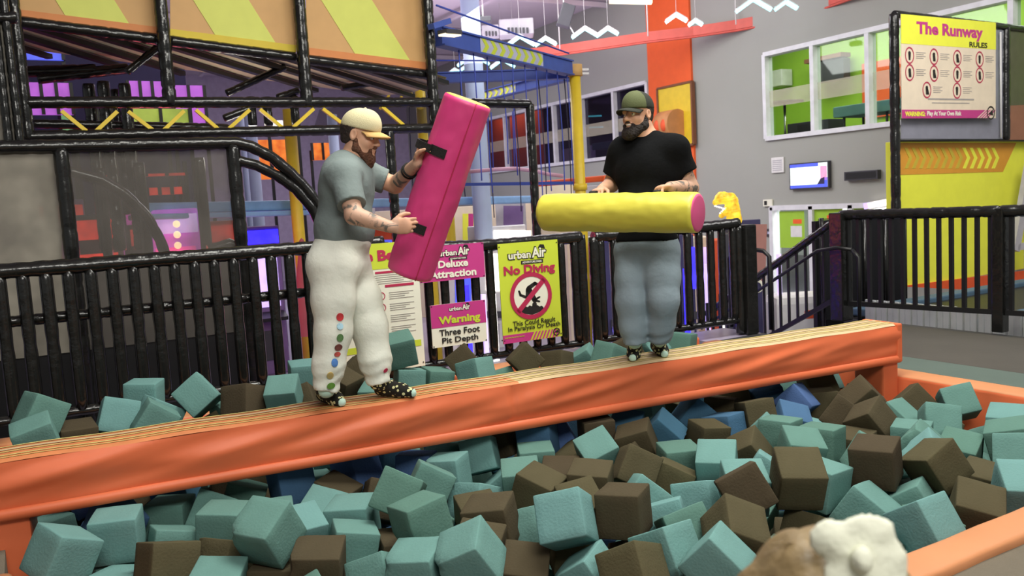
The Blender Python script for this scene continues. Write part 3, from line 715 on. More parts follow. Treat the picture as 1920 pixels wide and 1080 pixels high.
e = empty('slide_support', (13.4, 7.3, 0), 'leaning grey steel support in front of the yellow padded wall at the photo edge', 'support')
MB().bar(aty(1902, 470, 7.45), aty(1932, 300, 7.45), 0.08, 0.16).build('strut', M['grey_box'], e)
MB().box(aty(1915, 462, 7.45), (0.3, 0.08, 0.1)).build('foot_plate', M['grey_box'], e)
# framed runway rules banner on top of the yellow wall
e = empty('banner_frame', (11.9, 7.55, 2.05), 'black netted frame standing on top of the yellow padded wall', 'frame')
q = lambda px, py, y=7.6: aty(px, py, y)
padded(MB(), (q(1679, 300).x, 7.6, 0.6), q(1676, 26), 0.065, 9, 0.3).build('post', M['black_pad'], e)
padded(MB(), (q(1886, 262).x, 7.6, 2.0), q(1886, 52), 0.06, 9, 0.3).build('post', M['black_pad'], e)
padded(MB(), q(1676, 26), q(1930, 56), 0.05, 9, 0.3).build('top_rail', M['black_pad'], e)
MB().tube([q(1680, 263), q(1940, 263)], 0.02, 8).build('bottom_rail', M['black'], e)
MB().prism([q(1690, 30), q(1690, 262), q(1880, 262), q(1880, 52)], (0, 0.008, 0)).build('grey_mesh', see_through('grey_mesh', '8f8f9c', 0.85), e)
MB().prism([q(1893, 55), q(1893, 262), q(1940, 262), q(1940, 60)], (0, 0.008, 0)).build('olive_mesh', see_through('olive_mesh', '5f6048', 0.9), e)
MB().prism([q(1893, 198, 7.58), q(1893, 262, 7.58), q(1940, 262, 7.58), q(1940, 196, 7.58)], (0, 0.008, 0)).build('brown_mesh', see_through('brown_mesh', '9a6a52', 0.95), e)
MB().tube([q(1876, 60, 7.56), q(1877, 258, 7.56)], 0.014, 6).build('lacing', M['white'], e)
bl = q(1691, 222, 7.5); br = q(1867, 222, 7.5); tl = q(1688, 26, 7.5)
e = empty('rules_banner', (bl.x, 7.5, bl.z), 'yellow and white banner headed The Runway with ten round rule pictograms', 'banner')
B = Board((bl.x, 7.5, bl.z), (1, 0, 0), (0, 0, 1), br.x - bl.x, tl.z - bl.z)
mb = MB(); B.quad(mb, 0, 0, 1, 1, 0, 0.006); mb.build('cloth', M['cream'], e)
mb = MB(); B.quad(mb, 0, 0.72, 1, 1, 0.003, 0.002); mb.build('header', M['yellow_panel'], e)
words(B, e, 'The Runway', 0.50, 0.865, 0.70, 'pink', 0.04, height=0.155); words(B, e, 'RULES', 0.80, 0.755, 0.20, 'ink', 0.03, height=0.055)
mb = MB(); mk = MB(); mt = MB()
for i in range(10):
    r_, c_ = divmod(i, 4); a = 0.08 + 0.245 * c_ + (0.17 if r_ == 2 else 0) + (0.07 * c_ if r_ == 2 else 0); b = 0.61 - 0.165 * r_
    mb = MB(); mk = MB(); B.disc(mb, a, b, 0.115, 0.095, 0.004, 20, sx=0.85); B.disc(mk, a, b + 0.022, 0.028, 0, 0.004, 10); B.poly(mk, [(a - 0.012, b + 0.012), (a + 0.012, b + 0.012), (a + 0.008 + 0.008 * (i % 3), b - 0.045), (a - 0.008, b - 0.045)], 0.004, 0.002)
    mk.build('rule_pictogram', M['ink'], mb.build('rule_ring', M['pinkred'], e))
    for j in range(4): B.quad(mt, a + 0.065, b + 0.03 - 0.018 * j, a + 0.16 - 0.02 * (j % 2), b + 0.035 - 0.018 * j, 0.004, 0.002)
B.quad(mt, 0.26, 0.185, 0.75, 0.20, 0.004, 0.002); B.quad(mt, 0.30, 0.15, 0.70, 0.158, 0.004, 0.002)
mt.build('small_print', M['grey_ink'], e)
mb = MB(); B.poly(mb, [(0, 0), (0.78, 0), (0.88, 0.085), (0, 0.085)], 0.003, 0.002)
for i in range(4): B.poly(mb, [(0.80 + 0.03 * i, 0), (0.815 + 0.03 * i, 0), (0.91 + 0.03 * i, 0.085), (0.895 + 0.03 * i, 0.085)], 0.003, 0.002)
mb.build('footer', M['pink'], e)
words(B, e, 'WARNING:', 0.13, 0.043, 0.2, 'yellow_panel', 0.04); words(B, e, 'Play At Your Own Risk', 0.43, 0.043, 0.36, 'sign_white', 0.03)
mb = MB(); B.disc(mb, 0.94, 0.055, 0.10, 0.08, 0.006, 24); B.poly(mb, [(0.91, 0.04), (0.96, 0.09), (0.965, 0.03)], 0.006, 0.002); mb.build('badge', M['ink'], e)
# ---------------------------------------------------------------- the padded play frame on the left
PY = 9.0
q9 = lambda px, py, y=PY: aty(px, py, y)
frame = empty('play_frame', (2.7, PY, GZ), 'tall black padded pipe play frame with yellow diagonal braces on the left', 'play structure')
def fpart(name, mb, m='black_pad', parent=None): return mb.build(name, M[m], parent or frame)
xs = [q9(52, 250).x, q9(562, 0).x, 0, 0]
def vpost(x, z0, z1, r=0.06, y=PY, name='post'): fpart(name, padded(MB(), (x, y, z0), (x, y, z1), r, 9, 0.16))
def hrail(a, b, r=0.055, name='rail'): fpart(name, padded(MB(), a, b, r, 9, 0.16))
X0 = q9(48, 220).x; X1 = q9(312, 120).x; X2 = q9(570, 120).x; X3 = q9(813, 190).x; X4 = q9(1000, 320).x
vpost(X0, 2.30, 5.0); vpost(X1, 2.62, 5.0, 0.065); vpost(X2, 2.62, 5.0, 0.065); vpost(X3, 2.30, 5.0, 0.065)
hrail((X0, PY, 2.64), (X3, PY, 2.67)); hrail((X0, PY, 2.335), (X3, PY, 2.38))
hrail((X3, PY, 2.67), (X4, PY, 2.66)); vpost(X4, 0.2, 2.66, 0.055)
vpost(q9(742, 420).x, 0.9, 2.36, 0.055)
# yellow diagonals of the truss
for a, b in (((115, 208), (162, 246)), ((180, 246), (220, 209)), ((240, 209), (288, 245)), ((306, 245), (345, 208)), ((367, 206), (410, 243)), ((427, 243), (468, 206)), ((487, 205), (530, 240)), ((548, 240), (588, 204)), ((605, 204), (650, 238)), ((716, 200), (760, 238))):
    fpart('brace', MB().bar(q9(*a), q9(*b), 0.035, 0.035), 'yellow_paint')
# back row of the frame
for px, z0, z1, y in ((168, 1.2, 3.05, 10.6), (196, 1.2, 3.05, 10.4), (235, 1.2, 3.0, 10.2), (218, 1.6, 3.05, 11.0)): vpost(q9(px, 180, y).x, z0, z1, 0.065, y)
hrail(q9(70, 148, 10.6), q9(240, 128, 10.6), 0.06); hrail(q9(45, 135, 10.6), q9(180, 130, 10.6), 0.06); hrail(q9(60, 232, 10.4), q9(430, 240, 10.4), 0.05)
for a, b, y in (((238, 135), (300, 86), 9.7), ((425, 175), (535, 125), 9.8), ((420, 222), (470, 203), 9.6), ((520, 183), (560, 170), 9.7), ((640, 165), (800, 140), 10.3)):
    fpart('brace', padded(MB(), q9(*a, y), q9(*b, y), 0.04, 9, 0.1))
for px, y in ((467, 9.8), (497, 9.8), (548, 9.7)): vpost(q9(px, 150, y).x, 2.5, 2.82, 0.05, y)
# striped banners
def banner(xa, xb, ba, bb, strip_m, stripes, label):
    """a striped panel hung between two posts: tan cloth, slanted lime stripes, a coloured hem"""
    A = [(xa, -70), (xb, -70), (xb, bb), (xa, ba)]
    def on(pts, y): return [aty(px, py, y) for px, py in pts]
    PYB = PY + 0.14
    c = on(A, PYB); e = empty('striped_banner', ((c[0].x + c[1].x) / 2, PY, min(p.z for p in c)), label, 'banner', 'striped banners on the play frame')
    MB().prism(on(A, PYB + 0.01), (0, 0.01, 0)).build('cloth', M['tan_banner'], e)
    for s0, s1 in stripes:
        k = 0.63; S = [(s0 - 70 * k, -70), (s1 - 70 * k, -70), (s1 + 200 * k, 200), (s0 + 200 * k, 200)]
        P = S
        for i in range(4): P = clip_poly(P, A[i], A[(i + 1) % 4])
        if len(P) > 2: MB().prism(on(P, PYB + 0.008), (0, -0.004, 0)).build('stripe', M['lime_banner'], e)
    h = 13
    MB().prism(on([(xa, ba - h), (xb, bb - h), (xb, bb), (xa, ba)], PYB + 0.003), (0, -0.006, 0)).build('hem', M[strip_m], e)
    padded(MB(), aty(xa, ba + 10, PYB), aty(xb, bb + 10, PYB), 0.055, 9, 0.14).build('bottom_pipe', M['black_pad'], e)
banner(37, 296, 31, 64, 'orange_banner', ((104, 214),), 'striped banner with an orange hem, nearest the left photo edge')
banner(319, 555, 67, 98, 'yellow_banner', ((362, 466), (603, 700)), 'striped banner with a yellow hem in the middle of the play frame')
banner(574, 806, 102, 131, 'orange_banner', ((602, 697),), 'striped banner with an orange hem at the right end of the play frame')
# underside of the ramp
e = empty('ramp', (2.2, 10.2, 2.9), 'underside of a sloping ramp with dark joists and beige boards below the banners', 'ramp')
edge_y = lambda x: 40 + 0.1275 * (x - 38)
near, far = [], []
for i in range(-3, 7):
    x = 43 + 125 * i
    p = aty(x, edge_y(x) + 6, PY + 0.30); q = aty(x + 300, edge_y(x) + 6 + 300 * 0.305, PY + 2.0)
    x_lo, x_hi = q9(30, 60, PY + 0.3).x, q9(800, 136, PY + 0.3).x
    t0 = max(0.0, min(1.0, (x_lo - p.x) / (q.x - p.x))); t1 = max(0.0, min(1.0, (x_hi + 0.35 - p.x) / (q.x - p.x)))
    near.append((p.lerp(q, t0), p.lerp(q, max(t1, t0 + 0.01))))
    if t1 - t0 > 0.1: MB().bar(p.lerp(q, t0), p.lerp(q, t1), 0.075, 0.05).build('joist', M['black'], e)
mb = MB(); vs = []
for p, q in near:
    for t in (0.0, 1.0): vs += [p.lerp(q, t) + Vector((0, 0, 0.05)), p.lerp(q, t) + Vector((0, 0, 0.07))]
n_ = len(near); fs = []
for i in range(n_ - 1):
    a_ = 4 * i; fs += [(a_, a_ + 2, a_ + 6, a_ + 4), (a_ + 1, a_ + 5, a_ + 7, a_ + 3), (a_, a_ + 4, a_ + 5, a_ + 1), (a_ + 2, a_ + 3, a_ + 7, a_ + 6)]
mb.add(vs, fs).build('boards', M['beige'], e)
# netted box in front
NY = 8.0
qn = lambda px, py, y=NY: aty(px, py, y)
e = empty('netted_tunnel', (0.9, NY, GZ), 'black padded tunnel frame with rounded shoulder and grey netting behind the left fence', 'play structure')
A0 = qn(-30, 276); A1 = qn(440, 268)
arc = [A0, A0.lerp(A1, 0.5), A1] + [qn(px, py) for px, py in ((470, 275), (510, 295), (545, 325), (572, 352), (600, 388), (622, 425), (640, 470), (650, 520))]
padded_path(MB(), arc, 0.055).build('top_pipe', M['black_pad'], e)
arc2 = [qn(px, py) for px, py in ((440, 300), (480, 310), (520, 330), (555, 355), (585, 390), (610, 440))]
padded_path(MB(), arc2, 0.05).build('inner_pipe', M['black_pad'], e)
for px in (127, 448): padded(MB(), (qn(px, 400).x, NY, GZ), (qn(px, 400).x, NY, 2.14), 0.06, 9, 0.22).build('post', M['black_pad'], e)
xa, xb, xc = qn(-60, 380).x, qn(127, 380).x, qn(448, 380).x
MB().box(((xa + xb) / 2, NY + 0.02, 1.3), (xb - xa, 0.004, 1.7)).build('side_netting', M['net_thick'], e)
MB().box(((xa + xc) / 2, NY + 0.05, 0.1), (xc - xa, 0.04, 2.1)).build('dark_backing', M['black'], e)  # black sheet added to stand in for the dark behind the left fence
MB().box(((xb + xc) / 2, NY + 0.02, 1.3), (xc - xb, 0.004, 1.7)).build('front_netting', M['net'], e)
for px, y in ((95, 8.7), (270, 9.4), (382, 8.9), (195, 10.2)): padded(MB(), (qn(px, 400, y).x, y, GZ), (qn(px, 400, y).x, y, 2.1), 0.055, 8, 0.3).build('inner_post', M['black_pad'], e)
padded_path(MB(), [qn(px, py, 8.8) for px, py in ((-20, 330), (60, 325), (130, 322), (190, 338), (235, 365), (275, 405), (300, 450), (318, 500))], 0.05).build('arch_pipe', M['black_pad'], e)
padded_path(MB(), [qn(px, py, 8.6) for px, py in ((390, 470), (410, 465), (430, 458), (450, 465))], 0.06).build('low_pipe', M['black_pad'], e)
# dark tall netted post bundle at the photo edge
e = empty('padded_column', (-0.1, 8.4, GZ), 'dark netted column at the left photo edge above the tunnel frame', 'column')
MB().box(((qn(-40, 150).x + qn(26, 150).x) / 2, 8.5, 3.2), (qn(26, 150).x - qn(-40, 150).x, 0.25, 2.0)).build('netting', M['net_thick'], e)
padded(MB(), qn(-30, 33, 8.35), qn(32, 33, 8.35), 0.05).build('cross_pipe', M['black_pad'], e)
for px in (3, 24): padded(MB(), (qn(px, 150, 8.35).x, 8.35, 2.1), (qn(px, 150, 8.35).x, 8.35, 4.4), 0.035).build('pipe', M['black_pad'], e)

# ---------------------------------------------------------------- coloured arcade behind the play frame
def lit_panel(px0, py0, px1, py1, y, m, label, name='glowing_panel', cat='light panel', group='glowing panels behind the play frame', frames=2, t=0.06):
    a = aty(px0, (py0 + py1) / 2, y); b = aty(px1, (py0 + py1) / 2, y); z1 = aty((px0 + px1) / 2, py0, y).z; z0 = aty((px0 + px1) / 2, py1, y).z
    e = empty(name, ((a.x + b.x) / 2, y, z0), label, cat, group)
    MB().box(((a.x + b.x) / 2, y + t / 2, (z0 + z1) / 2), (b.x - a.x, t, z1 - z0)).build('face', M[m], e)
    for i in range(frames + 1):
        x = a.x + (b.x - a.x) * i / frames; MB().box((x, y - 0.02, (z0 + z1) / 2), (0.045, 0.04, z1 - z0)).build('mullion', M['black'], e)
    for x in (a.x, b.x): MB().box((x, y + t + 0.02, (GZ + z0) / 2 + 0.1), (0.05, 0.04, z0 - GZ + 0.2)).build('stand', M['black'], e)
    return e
lit_panel(50, 155, 135, 215, 13.5, 'e_magenta', 'magenta wall panel with painted-in glow behind netting at the far left of the truss', frames=3)  # magenta, mint and lime ones are lit walls, their light painted as emission
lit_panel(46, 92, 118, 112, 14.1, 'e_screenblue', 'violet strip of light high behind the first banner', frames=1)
lit_panel(240, 152, 308, 190, 14.0, 'e_magenta', 'magenta wall panel with painted-in glow right of the padded back posts', frames=3)
lit_panel(325, 160, 385, 232, 14.0, 'e_magenta', 'magenta wall panel with painted-in glow below the second banner', frames=2)
lit_panel(112, 205, 139, 250, 14.0, 'e_green', 'narrow mint green wall panel with painted-in glow under the truss', frames=1)
lit_panel(245, 204, 356, 237, 13.6, 'e_lime', 'wide lime and yellow wall panel with painted-in glow under the truss', frames=2)
lit_panel(185, 205, 215, 232, 14.5, 'e_lime', 'small lime wall panel with painted-in glow left of the wide lime one', frames=1)
single('backdrop_board', MB().box((-0.6, 15.2, 1.6), (6.6, 0.1, 5.2)), M['navy'], 'dark navy partition standing behind the play frame', 'partition')
# ropes-course and soft-play bits seen through the left netting
mb = MB().bar(aty(255, 392, 11.5), aty(1000, 374, 14.5), 0.30, 0.14); single('soft_beam', mb, M['lightblue'], 'long light blue padded beam running across behind both players', 'beam', bevel=0.03)
mb = MB().bar(aty(250, 408, 11.2), aty(600, 398, 12.4), 0.25, 0.07); single('soft_beam', mb, M['lightblue'], 'thin light blue pipe under the long blue beam, behind the left netting', 'beam', bevel=0.02)
def cabinet(px, pyt, w, y, body, glow, label, h=None, group='arcade cabinets behind the left fence', lamp='e_red'):
    c = aty(px, pyt, y); h = h or (c.z - GZ)
    e = empty('arcade_cabinet', (c.x, y, GZ), label, 'arcade machine', group)
    MB().box((c.x, y + 0.35, GZ + h / 2), (w, 0.7, h)).build('body', M[body], e, bevel=0.03)
    MB().box((c.x, y - 0.012, GZ + h * 0.64), (w * 0.78, 0.02, h * 0.36)).build('screen', M[glow], e)
    MB().box((c.x, y - 0.02, GZ + h * 0.93), (w * 0.92, 0.04, h * 0.09)).build('marquee', M[lamp], e)
    MB().box((c.x, y - 0.12, GZ + h * 0.40), (w * 0.9, 0.26, 0.06), Matrix.Rotation(0.3, 3, 'X')).build('control_shelf', M['black'], e)
    MB().box((c.x, y - 0.012, GZ + h * 0.2), (w * 0.5, 0.02, h * 0.2)).build('coin_door', M['dark_grey'], e)
    return e
cabinet(112, 375, 0.55, 12.5, 'purple_wall', 'e_pink', 'purple arcade cabinet with a pink screen, seen left of the tunnel post')
cabinet(172, 402, 0.62, 11.4, 'dark_grey', 'e_red', 'dark arcade cabinet with red lit screen right of the tunnel post')
cabinet(217, 395, 0.5, 13.4, 'purple_wall', 'e_pink', 'purple arcade cabinet with a pink screen behind the arch pipe', lamp='e_pink')
cabinet(277, 420, 0.5, 12.5, 'dark_grey', 'e_orange', 'dark arcade cabinet with an orange screen, left of the magenta tower')
e = cabinet(322, 392, 0.62, 11.4, 'e_magenta', 'e_pink', 'magenta glowing arcade tower with a column of round lights', lamp='e_violet')
c = aty(333, 400, 11.5)
for k in range(4): MB().sphere(aty(331 + 1.2 * k, 420 + 20 * k, 11.36), 0.045, 8).build('round_light', M['e_warm'], e)
cabinet(400, 415, 0.6, 12.5, 'red_orange', 'e_red', 'red arcade cabinet left of the second tunnel post')
cabinet(480, 425, 0.7, 13.4, 'purple_wall', 'e_violet', 'dark arcade cabinet with a violet screen right of the second tunnel post', lamp='e_blue')
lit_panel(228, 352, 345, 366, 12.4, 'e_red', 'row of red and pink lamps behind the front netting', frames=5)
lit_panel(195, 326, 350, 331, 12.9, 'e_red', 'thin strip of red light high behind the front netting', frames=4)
# cone shaped red tower, yellow posts
c = aty(563, 420, 11.0)
single('spire', MB().lathe([(0.16, 0), (0.15, 0.45), (0.11, 0.75), (0.03, 1.25), (0.0, 1.28)], (c.x, 11.0, GZ + 0.9), n=16), mat('faded_red', 'a8505a', 0.6), 'faded red cone topped tower right of the blue beam end', 'tower')
for px, pyt, y, r, l in ((541, 205, 12.0, 0.085, 'yellow steel post left of the man in the grey jersey'), (786, 150, 12.0, 0.08, 'yellow steel post partly hidden by the tilted pink roll'), (842, 392, 14.0, 0.09, 'short yellow post right of the pink roll above the fence')):
    t = aty(px, pyt, y); single('yellow_post', MB().tube([(t.x, y, GZ), (t.x, y, t.z)], r, 14), M['yellow_paint'], l, 'post', 'yellow posts of the ropes course')
# ---------------------------------------------------------------- ropes course in the middle of the hall
t0 = at(1077, 128, 13.0)
e = empty('ropes_course_post', (t0.x, t0.y, GZ), 'tall yellow steel post with a gold collar left of the man in the black shirt', 'post')
MB().tube([(t0.x, t0.y, GZ), (t0.x, t0.y, t0.z - 0.1)], 0.085, 16).build('shaft', M['yellow_paint'], e)
MB().tube([(t0.x, t0.y, t0.z - 0.12), (t0.x, t0.y, t0.z + 0.05)], 0.12, 16).build('collar', M['cap_tan'], e)
MB().tube([(t0.x, t0.y, t0.z - 1.85), (t0.x, t0.y, t0.z - 1.75)], 0.11, 16).build('sleeve', M['yellow_paint'], e)
for dz in (-0.02, -0.08): MB().bar((t0.x, t0.y, t0.z + dz), (t0.x + 0.22, t0.y - 0.05, t0.z + dz), 0.05, 0.03).build('bracket', M['white'], e)
p = at(893, 210, 15.0)
single('round_pillar', MB().lathe([(0.165, 0), (0.165, 7.4)], (p.x, p.y, GZ), n=28), M['pillar'], 'tall pale blue round pillar rising behind the tilted pink roll', 'pillar')
def steel(a, b, w, h, label, chev=None, m='blue_beam', lamp=False):
    a = Vector(a); b = Vector(b); e = empty('steel_beam', ((a + b) / 2).to_tuple(), label, 'beam', 'blue steel beams of the ropes course')
    MB().bar(a, b, w, h).build('web', M[m], e)
    d = (b - a).normalized()
    for s in (1, -1): MB().bar(a + Vector((0, 0, s * h / 2)), b + Vector((0, 0, s * h / 2)), w + 0.06, 0.02).build('flange', M[m], e)
    MB().tube([a + Vector((0, 0, h / 2 + 0.25)), b + Vector((0, 0, h / 2 + 0.12))], 0.012, 6).build('cable', M['rope'], e)
    if chev:
        f0, f1, n, mm = chev; L = (b - a).length
        s_, dd, u_ = basis(d); side = -s_ if (s_.dot(CF) > 0) else s_
        B = Board(a + d * (L * f0) + side * (w / 2 + 0.004) - Vector((0, 0, h * 0.46)), d if d.dot(CR) > 0 else -d, (0, 0, 1), L * (f1 - f0), h * 0.92)
        if d.dot(CR) < 0: B.o = a + d * (L * f1) + side * (w / 2 + 0.004) - Vector((0, 0, h * 0.46))
        mb = MB(); B.quad(mb, 0, 0, 1, 1, 0.004, 0.004); mb.build('board', M['lav'], e)
        for i in range(n):
            mb = MB(); x = (i + 0.12) / n; k = 0.42 / n
            B.poly(mb, [(x, 0.05), (x + k, 0.05), (x + 2 * k, 0.5), (x + k, 0.95), (x, 0.95), (x + k, 0.5)], 0.009, 0.004); mb.build('chevron', M[mm], e)
    return e
A = at(822, 68, 9.9); Bp = at(1068, 128, 12.9)
steel(A, Bp, 0.10, 0.20, 'blue beam with lime chevrons on a pale board, running to the yellow post', (0.24, 0.72, 8, 'lime'))
steel(at(640, 152, 13.3), at(1066, 138, 13.1), 0.10, 0.14, 'plain blue beam crossing level behind the pale pillar')
steel(at(898, 183, 16.6), at(1064, 141, 13.4), 0.10, 0.16, 'blue beam with yellow chevrons, the lowest one left of the yellow post', (0.02, 0.50, 7, 'yellow_panel'))
k = at(822, 40, 9.4)
e = empty('truss_lamp', k.to_tuple(), 'warm lamp on a bracket at the left end of the chevron beam', 'lamp')
MB().bar(at(808, 50, 9.5), at(840, 40, 9.7), 0.1, 0.06).build('bracket', M['blue_beam'], e)
MB().bar(at(829, 60, 9.5), at(858, 62, 9.7), 0.14, 0.05).build('housing', M['dark_grey'], e)
MB().bar(at(829, 65, 9.5), at(858, 67, 9.7), 0.11, 0.02).build('tube', M['e_warm'], e)
# hanging ropes
rr = random.Random(3)
RORD = ('first', 'second', 'third', 'fourth', 'fifth', 'sixth', 'seventh', 'eighth', 'ninth', 'tenth')
def rope(p, l, sway, label, m='rope'):
    pts = [p + Vector((sway * math.sin(t * 2.2), sway * 0.5 * math.sin(t * 1.7), -l * t)) for t in (i / 8 for i in range(9))]
    return single('hanging_rope', MB().tube(pts, 0.008, 6), M[m], label, 'rope', 'ropes hanging from the chevron beam')
for i in range(10):
    t = 0.12 + 0.85 * i / 9; rope(A.lerp(Bp, t) - Vector((0, 0, 0.1)), rr.uniform(1.35, 1.95), rr.uniform(-0.08, 0.08), 'thin blue rope, %s from the left of those hanging from the chevron beam' % RORD[i])
for i in range(7):
    t = 0.30 + 0.68 * i / 6; p = at(640, 152, 13.3).lerp(at(1066, 138, 13.1), t) - Vector((0, 0, 0.06))
    o = rope(p, rr.uniform(1.6, 2.2), rr.uniform(-0.08, 0.08), 'thin dark rope, %s from the left of those hanging from the plain blue beam' % RORD[i], 'darkrope'); o['group'] = 'ropes hanging from the plain blue beam'
# rope bridge with lavender treads, blue lower beam, orange rail
pts = [at(px, py, 13.6) for px, py in ((880, 322), (925, 318), (965, 316), (1000, 320), (1030, 327), (1056, 330))]
e = empty('rope_bridge', pts[2].to_tuple(), 'pink and lavender rope bridge hanging left of the yellow post', 'bridge')
MB().tube(pts, 0.03, 8).build('tread_rope', mat('pale_pink_tread', 'd0a3b8', 0.6), e)
for i in range(5): MB().tube([pts[i], pts[i] + Vector((0.02, 0, 0.9))], 0.01, 6).build('hanger', M['rope'], e)
mb = MB().bar(at(860, 346, 13.8), at(1075, 343, 13.2), 0.08, 0.05); single('steel_cable_beam', mb, M['blue_beam'], 'thin blue beam below the rope bridge', 'beam')
mb = MB().bar(at(1012, 345, 15.0), at(1140, 334, 13.0), 0.15, 0.09); single('orange_beam', mb, M['wall_orange'], 'orange beam crossing behind the yellow post', 'beam', bevel=0.02)
mb = MB().prism([at(600, 205, 13), at(800, 178, 13), at(812, 235, 12.6), at(590, 238, 12.6)], (0.0, 0.03, 0.0)); single('cargo_net', mb, M['net_fine'], 'dark sloping cargo net behind the truss above the cream cap', 'net')
for i, (px, py, px2, py2) in enumerate(((712, 205, 730, 178), (748, 190, 764, 162), (764, 162, 778, 188), (700, 178, 722, 200))):
    single('yellow_brace', MB().bar(at(px, py, 12.5), at(px2, py2, 12.5), 0.035, 0.035), M['yellow_paint'], 'thin yellow brace bar above the cream cap, %s from the left' % ('second', 'third', 'fourth', 'first')[i], 'brace', 'yellow braces above the cream cap')

# ---------------------------------------------------------------- on the ceiling
def chevlight(px, py, w, d, label):
    c = at(px, py, d); s = w * d / FPX / 2; X = Vector((CR.x, CR.y, 0)).normalized()
    e = empty('chevron_light', c.to_tuple(), label, 'lamp', 'hanging chevron lights')
    L0, L1 = c - X * s - Vector((0, 0, s * 0.34)), c + X * s - Vector((0, 0, s * 0.34)); T = c + Vector((0, 0, s * 0.30))
    for a in (L0, L1): MB().bar(a, T, 0.08, 0.065).build('tube', M['e_cyan'], e)
    MB().bar(L0 + Vector((0, 0, 0.05)), T + Vector((0, 0, 0.05)), 0.07, 0.025).build('housing', M['white'], e)
    MB().bar(L1 + Vector((0, 0, 0.05)), T + Vector((0, 0, 0.05)), 0.07, 0.025).build('housing', M['white'], e)
    MB().tube([T + Vector((0, 0, 0.05)), (T.x, T.y, 6.55)], 0.004, 5).build('wire', M['white'], e)
CHEVS = ((975, 77, 54, 19.5), (1023, 78, 40, 19.5), (1097, 61, 50, 18.5), (1140, 59, 38, 18.5), (1268, 34, 40, 17), (1304, 43, 26, 17.6), (1413, 9, 66, 16), (1474, 10, 42, 16), (887, 112, 60, 23), (942, 119, 46, 22), (876, 131, 50, 24), (853, 136, 36, 24), (963, 91, 24, 21), (905, 103, 34, 26))
ORDER = sorted(c[0] for c in CHEVS)
ORD = ('leftmost', 'second', 'third', 'fourth', 'fifth', 'sixth', 'seventh', 'eighth', 'ninth', 'tenth', 'eleventh', 'twelfth', 'thirteenth', 'rightmost')
for px, py, w, d in CHEVS:
    k_ = ORDER.index(px); low = py > 85
    chevlight(px, py, w, d, 'cool white hanging chevron light, %s of the fourteen, %s' % (ORD[k_] + ('' if ORD[k_].endswith('most') else ' from the left'), 'behind the steel beams' if low else 'near the red rail'))
# curved red bulkhead
pts = [atz(px, py, 5.0) for px, py in ((985, 100), (1050, 92), (1120, 82), (1215, 68), (1300, 58), (1380, 46), (1450, 33), (1510, 16), (1570, -6), (1640, -32))]
e = empty('curved_rail', pts[4].to_tuple(), 'long curved red rail hanging under the roof across the grey wall', 'rail')
mb = MB(); vs = []
for p in pts: vs += [p + Vector((0, 0, 0.10)), p + Vector((0, 0, -0.10)), p + Vector((0.06, 0.06, -0.10)), p + Vector((0.06, 0.06, 0.10))]
n = len(pts); mb.add(vs, [(4 * i + j, 4 * i + (j + 1) % 4, 4 * i + 4 + (j + 1) % 4, 4 * i + 4 + j) for i in range(n - 1) for j in range(4)] + [(0, 1, 2, 3), (4 * n - 4, 4 * n - 3, 4 * n - 2, 4 * n - 1)]); mb.build('band', M['red_rail'], e)
MB().tube([p - Vector((0, 0, 0.13)) for p in pts], 0.025, 8).build('lower_tube', M['red_rail'], e)
for i in (1, 3, 5, 7): MB().tube([pts[i], (pts[i].x, pts[i].y, 6.5)], 0.015, 6).build('hanger', M['white'], e)
e = empty('air_unit', at(965, 55, 20).to_tuple(), 'pale ceiling air unit with dark slotted vents, right of the pillar', 'air unit')
def facing_box(c, w, h, t, tilt=0.0): return MB().box(c, (w, t, h), Matrix.Rotation(-math.radians(YAW), 3, 'Z') @ Matrix.Rotation(tilt, 3, 'X'))
facing_box(at(968, 54, 20), 0.80, 0.36, 0.6).build('casing', M['grey_box'], e, bevel=0.03)
facing_box(at(920, 60, 20), 0.40, 0.24, 0.5).build('side_casing', M['grey_box'], e, bevel=0.03)
for i in range(6): facing_box(at(954 + 7 * i, 57, 19.65), 0.055, 0.13, 0.02).build('slot', M['dark_grey'], e)
for i in range(4): facing_box(at(912 + 6 * i, 63, 19.70), 0.045, 0.11, 0.02).build('slot', M['dark_grey'], e)
e = empty('loudspeaker', at(1061, 30, 18).to_tuple(), 'black loudspeaker tilted under the roof above the red rail', 'loudspeaker')
MB().box(at(1061, 30, 18), (0.28, 0.3, 0.46), Matrix.Rotation(-math.radians(YAW), 3, 'Z') @ Matrix.Rotation(0.35, 3, 'Y')).build('cabinet', M['dark_grey'], e, bevel=0.02)
MB().tube([at(1066, 45, 18), at(1080, 70, 18)], 0.015, 6).build('stem', M['white'], e)
q = at(1058, 24, 18); MB().tube([q, (q.x, q.y, 6.56)], 0.015, 6).build('hanger', M['white'], e)
e = empty('projector', at(905, 37, 17).to_tuple(), 'small black projector on the ceiling beside the pillar', 'projector')
facing_box(at(908, 38, 17), 0.28, 0.10, 0.3).build('body', M['dark_grey'], e, bevel=0.02); facing_box(at(897, 32, 17), 0.14, 0.03, 0.2).build('mount', M['black'], e)
q = at(906, 36, 17); MB().tube([q, (q.x, q.y, 6.56)], 0.015, 6).build('hanger', M['white'], e)
def striplamp(px0, px1, py, d, label):
    a, b = at(px0, py, d), at(px1, py + 2, d); e = empty('strip_lamp', ((a + b) / 2).to_tuple(), label, 'lamp')
    MB().bar(a + Vector((0, 0, 0.06)), b + Vector((0, 0, 0.06)), 0.16, 0.06).build('housing', M['grey_box'], e); MB().bar(a, b, 0.14, 0.06).build('tube', M['e_warm'], e)
    MB().tube([a.lerp(b, 0.5) + Vector((0, 0, 0.06)), (a.lerp(b, .5).x, a.lerp(b, .5).y, 6.5)], 0.01, 6).build('rod', M['white'], e)
striplamp(1143, 1222, 2, 15, 'warm strip lamp at the top photo edge left of the orange pier')

